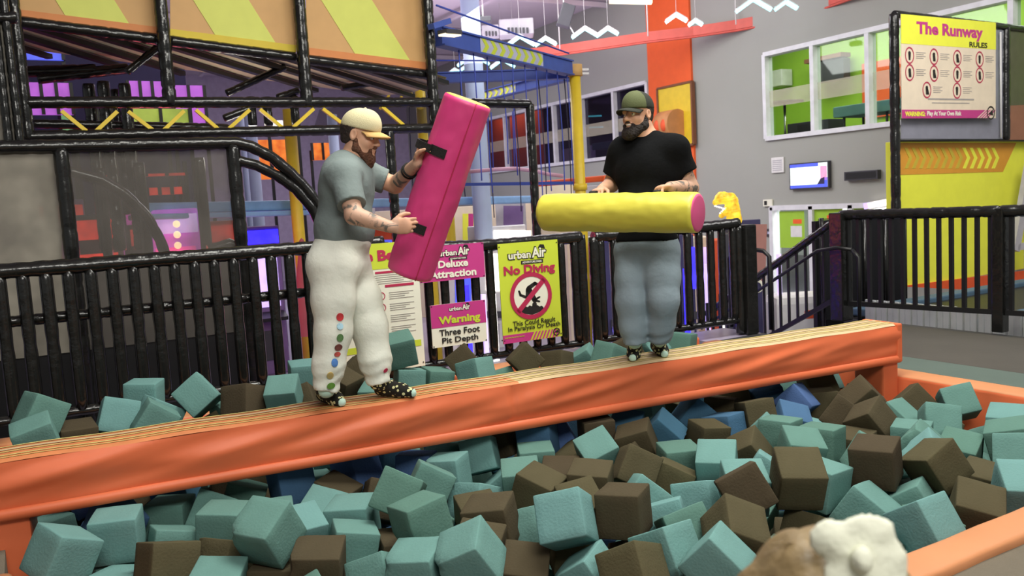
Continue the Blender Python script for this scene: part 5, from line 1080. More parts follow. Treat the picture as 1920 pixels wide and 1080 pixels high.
# ---------------------------------------------------------------- foam cubes in the pit: colour, place, tilt in degrees, half edge
FOAM = """T,0.024,5.559,0.437,-1,30,19,0.101;B,0.195,5.588,0.244,8,2,7,0.100;T,-0.013,5.305,0.350,11,-14,-1,0.103;T,0.625,5.995,0.367,0,4,-25,0.101;T,0.665,5.751,0.260,1,32,13,0.108;T,0.429,5.670,0.321,-18,18,-3,0.105;T,0.613,5.440,0.308,-2,36,-4,0.101;T,0.912,5.725,0.367,-22,-37,-5,0.105;B,1.165,5.571,0.308,-19,-9,-51,0.104;T,1.139,5.830,0.182,13,-10,22,0.107;T,1.409,5.520,0.320,28,-1,-27,0.101;T,1.737,6.176,0.304,6,1,-9,0.103;B,1.569,5.685,0.206,-28,-19,-23,0.104;B,2.048,5.911,0.306,-18,-35,7,0.104;B,1.848,5.661,0.287,7,25,-56,0.101;T,2.401,5.915,0.442,15,-8,-14,0.107;T,2.049,5.518,0.198,15,-0,-39,0.101;T,2.449,5.891,0.185,-4,7,-12,0.104;B,2.922,5.921,0.273,-13,-35,-21,0.105;T,2.852,5.566,0.242,-6,-16,-65,0.104;T,2.674,5.891,0.153,3,10,-3,0.103;B,3.489,5.925,0.203,-9,-41,-14,0.106;T,3.292,5.988,0.022,-30,-8,-2,0.104;B,3.842,5.991,0.104,-17,-9,-62,0.106;T,4.133,5.998,0.086,10,-30,-49,0.106;T,4.193,5.722,0.153,-25,3,-79,0.107;B,4.476,5.845,0.163,-10,-23,-20,0.104;T,4.751,5.851,0.135,-27,-24,10,0.103;T,5.193,5.955,0.098,-8,4,-60,0.107;U,0.232,5.107,0.068,-3,-29,-31,0.108;U,0.287,4.695,-0.031,20,16,23,0.107;T,0.010,5.068,-0.131,-5,-5,17,0.102;T,0.279,4.420,0.016,2,1,-16,0.107;T,0.512,4.404,-0.113,-9,15,0,0.105;T,0.562,4.754,-0.076,-2,1,-29,0.104;B,0.167,5.315,-0.120,-18,29,-11,0.101;T,0.253,4.464,-0.215,-9,-5,14,0.101;T,0.037,4.242,0.041,10,25,29,0.107;U,0.641,5.039,-0.041,9,-10,-28,0.102;T,0.763,4.602,-0.051,-24,22,-30,0.104;T,0.746,4.284,-0.019,1,4,-32,0.103;T,0.990,4.297,-0.076,13,1,-12,0.103;T,1.037,3.972,-0.029,19,-0,2,0.103;U,1.191,4.665,0.014,-2,-6,7,0.102;T,0.945,4.788,-0.082,-5,22,-19,0.107;T,1.370,4.865,-0.134,-6,2,-8,0.104;B,1.373,4.479,-0.074,1,23,-50,0.102;B,0.681,4.009,-0.093,-28,-2,-54,0.102;T,0.842,3.783,0.091,31,2,-54,0.107;B,0.860,3.786,-0.172,-5,3,-28,0.106;B,1.000,3.579,-0.053,7,4,-27,0.107;T,0.603,3.740,-0.094,4,7,-24,0.105;T,0.250,4.159,-0.169,-9,0,-36,0.103;B,1.004,5.239,-0.116,-18,-7,-50,0.102;B,0.442,5.267,-0.053,-34,-25,20,0.103;T,1.747,5.093,-0.086,27,-8,10,0.101;U,1.838,4.864,-0.006,-6,16,16,0.102;U,1.930,4.626,-0.066,-7,2,-39,0.103;T,1.989,4.310,-0.021,-1,-5,-48,0.101;T,2.235,4.792,-0.017,30,5,10,0.101;T,2.295,4.492,-0.021,-21,-12,-35,0.101;T,2.488,4.948,-0.028,0,-1,-46,0.103;B,2.549,4.680,-0.014,-1,-22,-59,0.108;U,2.687,4.457,-0.000,-3,-5,-46,0.108;U,2.909,4.575,-0.050,-27,-27,-29,0.101;U,3.243,4.925,-0.064,-6,-47,-5,0.105;B,3.040,4.325,0.009,0,-1,-21,0.100;B,2.818,4.200,-0.095,20,-15,-80,0.105;T,2.333,4.296,-0.204,-9,-36,-23,0.105;T,2.529,4.230,-0.054,2,0,-26,0.104;T,1.748,4.031,0.034,-12,29,-25,0.102;T,1.984,3.991,-0.109,-24,-7,-63,0.104;B,1.869,3.729,-0.078,7,-2,-14,0.100;T,2.281,3.989,-0.052,12,-2,-28,0.105;B,2.513,3.938,-0.083,13,1,-37,0.106;B,2.289,3.431,-0.038,30,-8,-15,0.101;B,2.490,3.619,-0.019,7,3,-45,0.108;T,2.762,3.919,0.026,29,-21,-18,0.101;B,3.004,3.955,-0.131,7,-36,-54,0.107;T,2.652,3.389,-0.085,-22,39,-40,0.108;B,2.281,3.057,0.059,-2,-3,-54,0.103;T,1.977,3.075,0.087,-31,-14,-44,0.107;B,2.275,3.010,-0.212,-27,27,-23,0.105;T,1.988,2.931,-0.137,7,-34,-62,0.102;B,1.655,3.318,-0.069,16,8,-42,0.106;B,1.806,3.169,-0.155,23,7,-35,0.103;B,1.421,3.673,-0.135,4,4,-11,0.101;T,1.628,3.857,-0.142,20,40,-17,0.106;T,1.485,3.807,0.108,-26,23,-39,0.102;T,1.302,3.978,-0.035,3,-2,-36,0.108;T,1.216,3.746,-0.067,-1,13,-13,0.102;T,1.456,3.481,0.079,-7,-8,6,0.103;T,1.505,3.096,0.029,21,-25,-45,0.106;T,1.332,3.258,-0.043,7,-5,-44,0.107;B,1.586,4.318,-0.095,-24,20,-17,0.103;U,1.616,4.779,-0.050,-20,2,22,0.105;T,3.203,3.736,-0.075,2,0,-23,0.108;B,2.994,3.567,-0.099,-9,25,-44,0.102;T,2.591,3.137,-0.099,-16,-15,-39,0.102;U,3.339,4.406,-0.043,24,6,-52,0.101;U,3.424,4.148,-0.031,10,43,-43,0.106;B,3.175,4.086,-0.025,9,-17,-45,0.106;T,3.598,4.944,-0.108,-0,6,-18,0.101;B,4.035,4.859,-0.072,34,22,2,0.106;T,3.589,4.504,-0.027,-22,-16,-63,0.102;B,2.054,2.701,-0.052,-26,-28,-61,0.104;T,3.184,3.402,-0.003,22,-1,-48,0.105;T,3.037,3.057,-0.001,18,1,-32,0.105;T,2.929,3.282,-0.116,-18,-12,-58,0.104;B,3.621,3.602,-0.069,22,-29,-64,0.103;T,4.005,3.838,-0.094,-5,-45,-52,0.106;T,3.889,3.600,-0.006,-5,0,-70,0.102;T,3.999,3.384,-0.034,-5,-0,-70,0.107;B,4.280,3.377,-0.121,7,1,-75,0.103;T,3.734,3.310,-0.014,18,9,-31,0.106;T,4.497,3.142,-0.060,1,1,-63,0.105;T,4.792,3.161,-0.017,-30,8,-45,0.104;T,4.263,2.927,-0.008,-2,39,-66,0.104;T,4.094,2.756,0.008,-0,46,-52,0.104;T,3.847,2.930,-0.001,9,30,-30,0.103;T,4.643,2.937,-0.123,21,8,-69,0.105;T,5.077,2.902,-0.027,14,-1,-67,0.104;T,4.833,2.754,-0.043,8,-14,-65,0.107;T,4.503,2.512,-0.005,-25,-9,-75,0.102;B,3.640,2.746,0.083,8,-2,-65,0.106;B,3.899,2.590,0.045,26,-15,-104,0.103;B,4.249,2.563,-0.132,9,6,-77,0.107;T,4.089,2.268,-0.038,28,1,-45,0.107;T,3.437,3.296,-0.088,-12,32,-54,0.101;T,3.583,3.082,-0.117,6,16,-69,0.108;B,3.110,2.777,0.105,27,2,-35,0.107;B,2.862,2.875,0.070,-19,-27,-31,0.105;T,2.764,2.880,-0.181,-9,1,-30,0.102;T,3.413,2.628,-0.099,-10,32,-78,0.107;T,3.375,2.865,-0.006,-4,7,-81,0.105;T,3.287,2.238,-0.002,0,-33,-89,0.102;T,3.680,2.571,-0.118,-4,-32,-61,0.105;T,3.603,2.801,-0.189,-27,-14,-76,0.101;B,3.800,2.324,-0.093,24,13,-54,0.106;B,3.131,2.728,-0.175,-28,-4,-89,0.102;T,2.517,2.904,-0.056,-28,-14,-18,0.102;T,2.333,2.510,-0.007,1,-47,-58,0.100;B,2.561,2.640,0.020,35,26,-20,0.103;U,3.915,4.392,-0.046,-7,43,-25,0.105;B,4.210,4.450,-0.078,-9,5,-53,0.105;B,4.176,4.071,-0.025,-14,-5,-22,0.103;U,4.383,3.962,-0.092,23,17,-32,0.102;U,4.626,4.128,-0.027,-12,-42,-57,0.101;B,4.937,4.174,-0.096,-3,-2,-35,0.103;B,4.565,3.690,-0.031,-18,34,-62,0.106;B,4.921,3.803,-0.004,22,-42,-46,0.108;T,5.114,3.988,-0.087,-14,28,-43,0.107;B,5.324,3.702,-0.075,-21,-38,-27,0.101;T,4.846,3.490,-0.069,-3,37,-83,0.101;B,4.477,3.408,0.007,25,-27,-86,0.103;U,3.923,4.109,-0.087,-3,-10,-75,0.105;B,3.677,4.006,-0.073,5,7,-10,0.100;U,4.279,4.830,-0.073,0,16,-14,0.101;B,4.444,4.564,-0.014,-4,-15,-33,0.107;U,4.639,4.430,-0.034,20,-17,-28,0.108;T,5.212,4.782,-0.065,-17,19,-19,0.104;T,5.381,4.539,-0.051,-9,-27,-71,0.106;B,5.151,4.382,-0.032,-31,-11,-24,0.106;B,2.224,3.721,-0.022,3,20,-58,0.106;T,1.239,4.262,-0.073,27,14,-43,0.103;B,1.813,3.478,-0.012,5,-7,-44,0.108;T,2.057,3.529,-0.139,-31,-18,-55,0.101;B,2.108,3.242,-0.118,5,6,-21,0.102;T,2.290,2.772,-0.046,-8,-27,-73,0.105;T,1.228,3.458,-0.135,-30,-22,-46,0.102;B,0.435,3.984,-0.031,-14,15,11,0.107;U,0.293,4.973,-0.119,-2,-27,-18,0.107;T,0.023,5.720,0.077,6,21,-32,0.102;B,0.230,5.587,-0.038,19,4,-68,0.102;B,0.029,5.394,0.088,-31,21,-35,0.102;T,0.627,6.044,0.155,3,2,-50,0.102;B,0.688,5.821,-0.017,8,31,11,0.102;B,0.416,5.713,0.047,10,5,-53,0.102;T,0.606,5.556,0.047,8,3,-28,0.102;B,0.931,5.714,0.104,10,-26,-49,0.102;B,1.140,5.633,-0.037,-3,-18,-31,0.102;B,1.343,5.603,0.058,12,-24,-29,0.102;B,1.743,6.159,0.057,-28,5,-51,0.102;B,1.994,5.889,0.058,-17,-3,-67,0.102;T,2.280,5.870,-0.009,-33,25,-49,0.102;T,1.942,6.108,-0.151,-4,7,-3,0.102;T,4.698,5.458,-0.220,2,31,-36,0.102;T,4.730,5.008,-0.194,12,-5,-21,0.102;T,1.685,5.899,-0.083,35,-24,7,0.102;U,5.414,5.934,-0.277,-33,-14,-66,0.102;T,3.178,5.580,-0.146,12,3,-8,0.102;T,3.500,2.375,-0.143,-10,15,-94,0.102;B,3.813,5.760,-0.184,-1,-10,-76,0.102;T,2.635,5.618,-0.133,-13,15,-58,0.102;T,1.428,6.026,-0.001,4,27,-25,0.102;B,4.951,5.811,-0.212,12,3,-23,0.102;T,4.415,5.206,-0.243,-15,-26,-9,0.102;T,1.874,5.667,-0.070,-27,14,-11,0.102;U,4.075,5.690,-0.230,19,29,-70,0.102;B,2.353,5.654,-0.171,5,2,-63,0.102;T,5.447,2.942,-0.109,-7,-15,-67,0.102;T,3.481,5.714,-0.177,31,-18,-53,0.102;B,4.913,3.299,-0.226,-10,-9,-65,0.102;B,4.253,6.029,-0.233,-15,-9,-4,0.102;B,1.254,5.398,-0.152,-19,-28,-13,0.102;U,3.308,6.073,-0.244,-32,-17,6,0.102;T,3.894,5.418,-0.196,-22,-2,-43,0.102;T,2.119,5.510,-0.122,11,-23,-10,0.102;T,5.444,5.154,-0.198,16,19,1,0.102;T,0.268,6.126,0.058,-24,8,-23,0.102;T,4.997,5.055,-0.226,23,12,-28,0.102;T,0.054,5.965,0.019,3,6,-40,0.102;T,1.543,5.307,-0.030,3,-12,-37,0.102;U,2.410,5.268,-0.133,-6,-10,16,0.102;T,5.004,5.492,-0.185,17,23,-73,0.102;T,3.491,5.281,-0.189,-25,-12,-31,0.102;T,0.758,6.259,-0.065,-1,-16,13,0.102;T,2.649,3.767,-0.212,-4,12,-44,0.102;B,0.963,5.862,-0.138,11,-21,-44,0.102;T,2.266,6.134,-0.152,8,-15,-61,0.102;U,1.546,4.079,-0.294,-5,-8,18,0.102;T,4.368,5.451,-0.210,-14,29,-25,0.102;T,4.769,5.985,-0.244,-21,13,-9,0.102;T,1.334,5.155,-0.090,-14,-17,2,0.102;T,3.078,5.832,-0.172,6,-12,-67,0.102;T,5.421,3.438,-0.043,-31,-13,-39,0.102;B,2.833,5.213,-0.121,26,-26,-5,0.102;B,4.650,5.746,-0.242,-8,22,-32,0.102;U,5.038,3.596,-0.176,-28,22,-69,0.102;B,2.791,3.619,0.004,-25,28,-32,0.102;T,5.428,4.609,-0.327,-5,-27,-59,0.102;B,2.801,5.851,-0.117,12,-20,-13,0.102;T,5.430,5.434,-0.145,17,8,-37,0.102;T,3.740,5.175,-0.170,-4,18,-51,0.102;B,0.426,5.934,-0.124,28,-19,20,0.102;T,5.145,2.659,-0.172,25,11,-20,0.102;B,1.565,5.611,-0.096,-8,-20,-20,0.102;B,5.378,5.703,-0.205,-20,-23,-78,0.102;T,0.878,3.340,-0.099,-15,-22,-6,0.102;B,4.505,5.989,-0.098,21,-25,-58,0.102;T,3.746,6.032,-0.168,-32,-17,-14,0.102;T,0.338,3.737,-0.132,16,-3,-21,0.102;U,4.189,5.022,-0.256,7,26,7,0.102;B,1.230,6.220,-0.128,-17,-25,7,0.102;T,4.057,3.118,-0.149,31,15,-29,0.102;T,2.663,2.245,-0.149,-12,14,-28,0.102;B,3.055,6.091,-0.232,-5,-4,-19,0.102;B,4.033,6.043,-0.164,11,3,-8,0.102;T,3.200,2.450,-0.195,-12,-13,-25,0.102;U,2.527,6.106,-0.200,7,-14,10,0.102;T,5.154,5.931,-0.160,12,24,-42,0.102;T,2.894,5.562,-0.203,22,4,-17,0.102;T,0.760,5.340,-0.014,6,-17,-24,0.102;T,0.401,5.508,-0.220,21,-29,-52,0.102;U,1.589,6.190,-0.173,-4,-21,-17,0.102;B,1.238,5.867,-0.181,16,11,9,0.102;B,5.187,4.305,-0.335,2,16,-84,0.102;T,2.867,5.101,-0.363,-28,-16,-23,0.102;B,2.673,5.371,-0.259,-26,-16,-36,0.102;T,0.747,4.880,-0.284,14,-25,-42,0.102;B,5.161,5.954,-0.416,11,-17,-18,0.102;B,3.297,4.674,-0.258,-11,-5,-30,0.102;U,4.419,2.920,-0.272,22,14,-82,0.102;T,0.227,5.710,-0.283,-23,12,-42,0.102;T,2.829,2.611,-0.209,-5,15,-60,0.102;B,4.550,4.430,-0.342,22,-13,-48,0.102;T,3.147,5.070,-0.298,11,22,-53,0.102;T,0.705,5.564,-0.220,-27,16,-0,0.102;T,1.660,5.238,-0.297,-19,6,10,0.102;B,4.876,4.714,-0.306,-11,4,-11,0.102;T,2.109,5.241,-0.246,-29,-1,-10,0.102;T,4.960,4.179,-0.347,19,-14,-93,0.102;T,0.341,6.240,-0.189,8,24,-42,0.102;U,4.034,4.813,-0.345,0,19,-33,0.102;T,3.254,3.214,-0.247,23,13,-66,0.102;T,1.572,3.299,-0.375,-14,4,2,0.102;B,3.413,4.251,-0.284,0,-18,-54,0.102;B,2.775,6.105,-0.224,12,-16,-67,0.102;T,3.661,3.036,-0.373,-1,17,-70,0.102;T,3.014,4.236,-0.295,-10,19,-8,0.102;T,2.421,4.931,-0.269,2,-26,-68,0.102;B,4.468,4.739,-0.292,10,-16,-30,0.102;B,0.810,5.133,-0.261,20,26,-43,0.102;T,5.214,5.376,-0.317,19,18,-22,0.102;T,1.712,4.778,-0.292,-31,-21,25,0.102;T,5.214,4.933,-0.332,-25,-7,-14,0.102;T,4.859,5.651,-0.362,21,25,-10,0.102;T,5.062,4.520,-0.301,-6,12,-49,0.102;B,4.717,4.121,-0.292,-6,-2,-80,0.102;B,3.240,2.953,-0.334,19,13,-41,0.102;U,1.371,4.596,-0.297,17,9,-54,0.102;T,2.310,3.623,-0.277,-32,-24,-31,0.102;T,4.728,3.430,-0.304,-21,-7,-52,0.102;B,0.472,4.631,-0.299,0,-8,-33,0.102;T,4.790,2.614,-0.295,-20,5,-92,0.102;U,2.311,2.775,-0.431,6,-10,-7,0.102;U,4.318,5.794,-0.355,30,-15,-17,0.102;T,4.779,3.738,-0.240,-33,25,-54,0.102;B,4.544,2.686,-0.254,13,2,-96,0.102;T,4.585,3.881,-0.233,13,16,-42,0.102;T,3.359,4.879,-0.340,-13,-17,-11,0.102;U,3.557,4.658,-0.265,9,23,-78,0.102;T,5.129,3.094,-0.227,-32,-26,-77,0.102;T,4.421,3.572,-0.309,31,-27,-32,0.102;T,2.295,4.025,-0.326,-33,20,-30,0.102;T,1.639,3.546,-0.317,30,-20,-13,0.102;B,3.043,4.659,-0.320,33,-18,-5,0.102;B,3.645,4.451,-0.418,-8,-9,-59,0.102;T,4.503,5.992,-0.366,4,7,-37,0.102;B,4.106,3.513,-0.299,25,-26,-55,0.102;U,2.716,4.975,-0.255,-25,18,-33,0.102;T,3.295,5.808,-0.371,10,26,-20,0.102;T,4.935,2.924,-0.325,18,26,-22,0.102;T,4.195,4.461,-0.359,34,-26,-80,0.102;T,1.522,3.829,-0.401,17,2,15,0.102;B,2.130,4.493,-0.271,19,-19,-10,0.102;U,1.709,4.534,-0.225,-6,21,8,0.102;T,2.463,2.606,-0.279,33,-18,-20,0.102;T,3.811,2.757,-0.356,-16,28,-24,0.102;B,3.235,4.408,-0.293,8,-4,-58,0.102;B,2.047,5.754,-0.315,10,-30,-55,0.102;T,1.927,4.907,-0.268,-31,-13,8,0.102;B,2.770,4.729,-0.272,-10,-31,14,0.102;T,2.522,3.189,-0.353,-10,19,-76,0.102;T,1.779,5.463,-0.186,22,18,-13,0.102;T,4.238,3.776,-0.245,-15,-28,-37,0.102;B,3.805,4.283,-0.278,-33,18,-18,0.102;B,1.919,3.337,-0.348,12,-26,-9,0.102;B,4.443,4.186,-0.249,-29,-22,-43,0.102;T,2.068,4.216,-0.284,-7,-24,-68,0.102;U,1.324,3.570,-0.389,21,-9,-34,0.102;B,1.110,5.000,-0.222,20,23,7,0.102;B,4.839,4.406,-0.324,-2,-7,-74,0.102;U,2.904,2.410,-0.295,-18,26,-54,0.102;U,3.421,3.704,-0.237,-12,-30,7,0.102;T,2.125,6.026,-0.350,24,-29,-57,0.102;B,4.022,5.984,-0.390,6,4,-24,0.102;T,1.488,5.884,-0.248,31,18,36,0.102;T,0.929,4.127,-0.291,22,11,-30,0.102;T,3.802,4.687,-0.276,-15,-19,-19,0.102;T,1.798,3.815,-0.336,-25,5,14,0.102;U,3.541,6.101,-0.303,-2,-3,-1,0.102;B,5.148,3.377,-0.186,-7,14,-50,0.102;B,3.833,3.591,-0.264,-24,18,-46,0.102;T,4.185,4.231,-0.250,-25,-19,-20,0.102;T,3.096,2.243,-0.241,-6,-3,-35,0.102;T,1.764,4.198,-0.264,7,-25,-48,0.102;U,0.465,5.133,-0.298,4,-16,-25,0.102;B,3.270,5.363,-0.331,-22,-19,-66,0.102;T,3.599,5.854,-0.397,10,-5,-33,0.102"""
def cube_mesh(name, m, seed, torn):
    """a foam block: slightly rounded edges, sides a little uneven, some corners picked away"""
    from mathutils import noise
    r_ = random.Random(seed); g = (-1, -0.94, -0.6, -0.2, 0.2, 0.6, 0.94, 1); H = 0.1; rad = 0.007
    bm = bmesh.new(); vm = {}
    def vert(p):
        k = tuple(round(c, 5) for c in p)
        if k not in vm: vm[k] = bm.verts.new(p)
        return vm[k]
    for ax in range(3):
        for sg in (-1, 1):
            for i in range(7):
                for j in range(7):
                    q = []
                    for a, b in ((g[i], g[j]), (g[i + 1], g[j]), (g[i + 1], g[j + 1]), (g[i], g[j + 1])):
                        p = [0, 0, 0]; p[ax] = sg; p[(ax + 1) % 3] = a; p[(ax + 2) % 3] = b; q.append(vert(tuple(p)))
                    bm.faces.new(q if sg > 0 else q[::-1])
    off = Vector((seed * 3.1, 0, 0)); bites = []
    for _ in range(torn):
        c = Vector((r_.choice((-1, 1)), r_.choice((-1, 1)), r_.choice((-1, 1)) * r_.uniform(0.2, 1))); bites.append((c, r_.uniform(0.35, 0.6)))
    for v in bm.verts:
        p = Vector(v.co) * H; inn = Vector(max(-H + rad, min(H - rad, c)) for c in p); dlt = p - inn
        if dlt.length > 1e-9: p = inn + dlt.normalized() * rad
        p *= 1 + 0.018 * noise.noise(Vector(v.co) * 0.9 + off)
        for c, rr_ in bites:
            t = (Vector(v.co) - c).length
            if t < rr_: p -= c.normalized() * 0.1 * (rr_ - t) * (0.55 + 0.5 * noise.noise(Vector(v.co) * 3 + off))
        v.co = p
    bmesh.ops.recalc_face_normals(bm, faces=bm.faces)
    me = bpy.data.meshes.new(name); bm.to_mesh(me); bm.free(); me.materials.append(m)
    for p in me.polygons: p.use_smooth = True
    return me
FM = {c: [cube_mesh('foam_cube', M[m], s + 10 * k, t) for s, t in ((1, 0), (2, 0), (3, 1), (4, 2))] for k, (c, m) in enumerate((('T', 'foam_teal'), ('B', 'foam_brown'), ('U', 'foam_blue')))}
cubes = []
def project(p):
    v = Vector(p) - CAM; d = v.dot(CF); return 960 + FPX * v.dot(CR) / d, 540 - FPX * v.dot(CU) / d
for row in FOAM.split(';'):
    c, x, y, z, a, b, g_, h = row.split(','); x, y, z, h = float(x), float(y), float(z), float(h)
    o = bpy.data.objects.new('foam_cube', rng.choices(FM[c], (4, 4, 2, 1.5))[0]); COL.objects.link(o)
    o.location = (x, y, z); o.rotation_euler = tuple(math.radians(float(v)) for v in (a, b, g_)); o.scale = (h / 0.1,) * 3
    cubes.append((c, o, project((x, y, z)), x, y))
# each cube is told apart by colour, by the strip of the pit it lies in and by its place among its like in that strip
def beam_y(x): return BA.y + (x - BA.x) * (BB.y - BA.y) / (BB.x - BA.x)
def strip_of(x, y, p):
    if p[1] < 875 - 0.155 * p[0]: return 'behind the beam'
    if p[1] < 1045 - 0.193 * p[0]: return 'just below the beam'
    if y < 3.05 and x > 2.3: return 'by the near rim'
    return 'mid pit'
NUM = ['first', 'second', 'third', 'fourth', 'fifth', 'sixth', 'seventh', 'eighth', 'ninth', 'tenth', 'eleventh', 'twelfth', 'thirteenth', 'fourteenth', 'fifteenth', 'sixteenth', 'seventeenth', 'eighteenth', 'nineteenth', 'twentieth', 'twenty-first', 'twenty-second', 'twenty-third', 'twenty-fourth', 'twenty-fifth', 'twenty-sixth', 'twenty-seventh', 'twenty-eighth', 'twenty-ninth', 'thirtieth']
CN = {'T': 'teal', 'B': 'brown', 'U': 'blue'}
def column_of(px):
    for lim, t in ((420, 'near the left photo edge'), (790, 'below the cream cap man'), (1090, 'between the two men'), (1330, 'below the olive cap man'), (1590, 'below the stair railing'), (1770, 'near the right rim')):
        if px < lim: return t
    return 'at the right photo edge'
# the rest of the foam, buried under the top layer
mb = MB(); fr_ = random.Random(4); x = PX0 + 0.14
while x < PX1 - 0.1:
    y = PY0 + 0.14
    while y < 6.32 - 0.0636 * (x + 0.27):
        dd = y - beam_y(x); top = -0.47 if dd < 0.15 else max(-0.47, -0.27 - 0.035 * x)
        z = -0.61
        while z < top and not (abs(dd + 0.15) < 0.40 and (x < 0.25 or x > 5.2)):
            R = Matrix.Rotation(fr_.uniform(0, 3), 3, 'Z') @ Matrix.Rotation(fr_.uniform(-0.3, 0.3), 3, 'X')
            mb.box((min(max(x + fr_.uniform(-0.03, 0.03), PX0 + 0.17), PX1 - 0.17), y + fr_.uniform(-0.03, 0.03), min(z, top)), (0.19, 0.19, 0.19), R, fr_.choices((0, 1, 2), (55, 32, 13))[0])
            z += 0.2
        y += 0.205
    x += 0.205
tag(mb.build('foam_heap', [M['foam_teal'], M['foam_brown'], M['foam_blue']]), 'buried foam cubes filling the pit under the top layer', 'foam', kind='stuff')
# ---------------------------------------------------------------- people: smooth bodies grown from distance fields
def npv(v): return np.array(tuple(v), dtype=np.float64)
def d_cone(P, a, b, ra, rb, flat=False):
    ba = b - a; L2 = ba @ ba; t = ((P - a) @ ba) / L2; h = np.clip(t, 0, 1)
    d = np.linalg.norm(P - a - h[:, None] * ba, axis=1) - (ra + (rb - ra) * h)
    return np.maximum(d, (t - 1) * math.sqrt(L2)) if flat else d
def d_ell(P, c, r, B):
    Q = (P - c) @ B; r = np.array(r); k0 = np.linalg.norm(Q / r, axis=1); k1 = np.linalg.norm(Q / (r * r), axis=1)
    return k0 * (k0 - 1) / np.maximum(k1, 1e-9)
def smin(a, b, k):
    if k <= 0: return np.minimum(a, b)
    h = np.clip(0.5 + 0.5 * (b - a) / k, 0, 1); return b + (a - b) * h - k * h * (1 - h)
class Field:
    def __init__(self): self.ops = []; self.lo = np.full(3, 9e9); self.hi = -self.lo
    def _grow(self, c, r): self.lo = np.minimum(self.lo, c - r); self.hi = np.maximum(self.hi, c + r)
    def cone(self, a, b, ra, rb, k=0.03, flat=False, mode='u'):
        a = npv(a); b = npv(b); self.ops.append((mode, k, lambda P: d_cone(P, a, b, ra, rb, flat)))
        if mode == 'u': self._grow(a, ra); self._grow(b, rb)
        return self
    def ell(self, c, r, B, k=0.03, mode='u'):
        c = npv(c); B = np.array(B); self.ops.append((mode, k, lambda P: d_ell(P, c, r, B)))
        if mode == 'u': self._grow(c, max(r))
        return self
    def cut(self, p, n, k=0.0):
        """take away everything on the side of the plane that n points to"""
        p = npv(p); n = npv(Vector(n).normalized()); self.ops.append(('i', k, lambda P: (P - p) @ n)); return self
    def fn(self, f, k=0.0, mode='a'): self.ops.append((mode, k, f)); return self
    def __call__(self, P):
        d = np.full(len(P), 9.0)
        for m, k, f in self.ops:
            if m == 'u': d = smin(d, f(P), k)
            elif m == 's': d = -smin(-d, f(P), k)
            elif m == 'i': d = -smin(-d, -f(P), k)
            else: d = d + f(P)
        return d
def surface(F_, h, pad=0.03, lo=None, hi=None):
    lo = (F_.lo if lo is None else lo) - pad; hi = (F_.hi if hi is None else hi) + pad; B = 8
    nb = np.ceil((hi - lo) / (h * B)).astype(int) + 1; n = nb * B + 1
    cb = np.stack(np.meshgrid(*[np.arange(k) for k in nb], indexing='ij'), -1).reshape(-1, 3)
    ctr = lo + (cb + 0.5) * B * h; dc = F_(ctr); V_ = np.full(n, 1.0, np.float32)
    s = np.arange(B + 1); loc = np.stack(np.meshgrid(s, s, s, indexing='ij'), -1).reshape(-1, 3)
    for c, d in zip(cb, dc):
        i0 = c * B; sl = tuple(slice(i0[a], i0[a] + B + 1) for a in range(3))
        if abs(d) < B * h * 1.35: V_[sl] = F_(lo + (i0 + loc) * h).reshape(B + 1, B + 1, B + 1)
        elif d < 0:
            blk = V_[sl]; blk[blk >= 1.0] = -1.0
    S = V_ < 0; corners = [(i, j, k) for i in (0, 1) for j in (0, 1) for k in (0, 1)]
    cnt = sum(S[i:n[0] - 1 + i, j:n[1] - 1 + j, k:n[2] - 1 + k].astype(np.int8) for i, j, k in corners)
    act = np.argwhere((cnt > 0) & (cnt < 8)); idx = np.full(n - 1, -1, np.int64); idx[tuple(act.T)] = np.arange(len(act))
    acc = np.zeros((len(act), 3)); num = np.zeros(len(act))
    for ax in range(3):
        for o1 in (0, 1):
            for o2 in (0, 1):
                o = [0, 0, 0]; o[(ax + 1) % 3] = o1; o[(ax + 2) % 3] = o2; o = np.array(o); e = np.zeros(3, int); e[ax] = 1
                v0 = V_[tuple((act + o).T)]; v1 = V_[tuple((act + o + e).T)]; m = (v0 < 0) != (v1 < 0)
                t = np.where(m, v0 / np.where(m, v0 - v1, 1), 0); p = act + o + e * t[:, None]; acc[m] += p[m]; num += m
    verts = lo + (acc / np.maximum(num, 1)[:, None]) * h; faces = []
    for ax in range(3):
        a1, a2 = (ax + 1) % 3, (ax + 2) % 3; e = np.zeros(3, int); e[ax] = 1
        sl0 = [slice(None)] * 3; sl1 = [slice(None)] * 3; sl0[ax] = slice(0, -1); sl1[ax] = slice(1, None)
        pos = np.argwhere(S[tuple(sl0)] != S[tuple(sl1)]); pos = pos[(pos[:, a1] > 0) & (pos[:, a2] > 0) & (pos[:, a1] < n[a1] - 1) & (pos[:, a2] < n[a2] - 1)]
        d1 = np.zeros(3, int); d1[a1] = 1; d2 = np.zeros(3, int); d2[a2] = 1
        q = np.stack([idx[tuple((pos - d1 - d2).T)], idx[tuple((pos - d2).T)], idx[tuple(pos.T)], idx[tuple((pos - d1).T)]], 1)
        fl = ~S[tuple(pos.T)]; q[fl] = q[fl][:, ::-1]; faces.append(q[(q >= 0).all(1)])
    return verts, np.concatenate(faces)
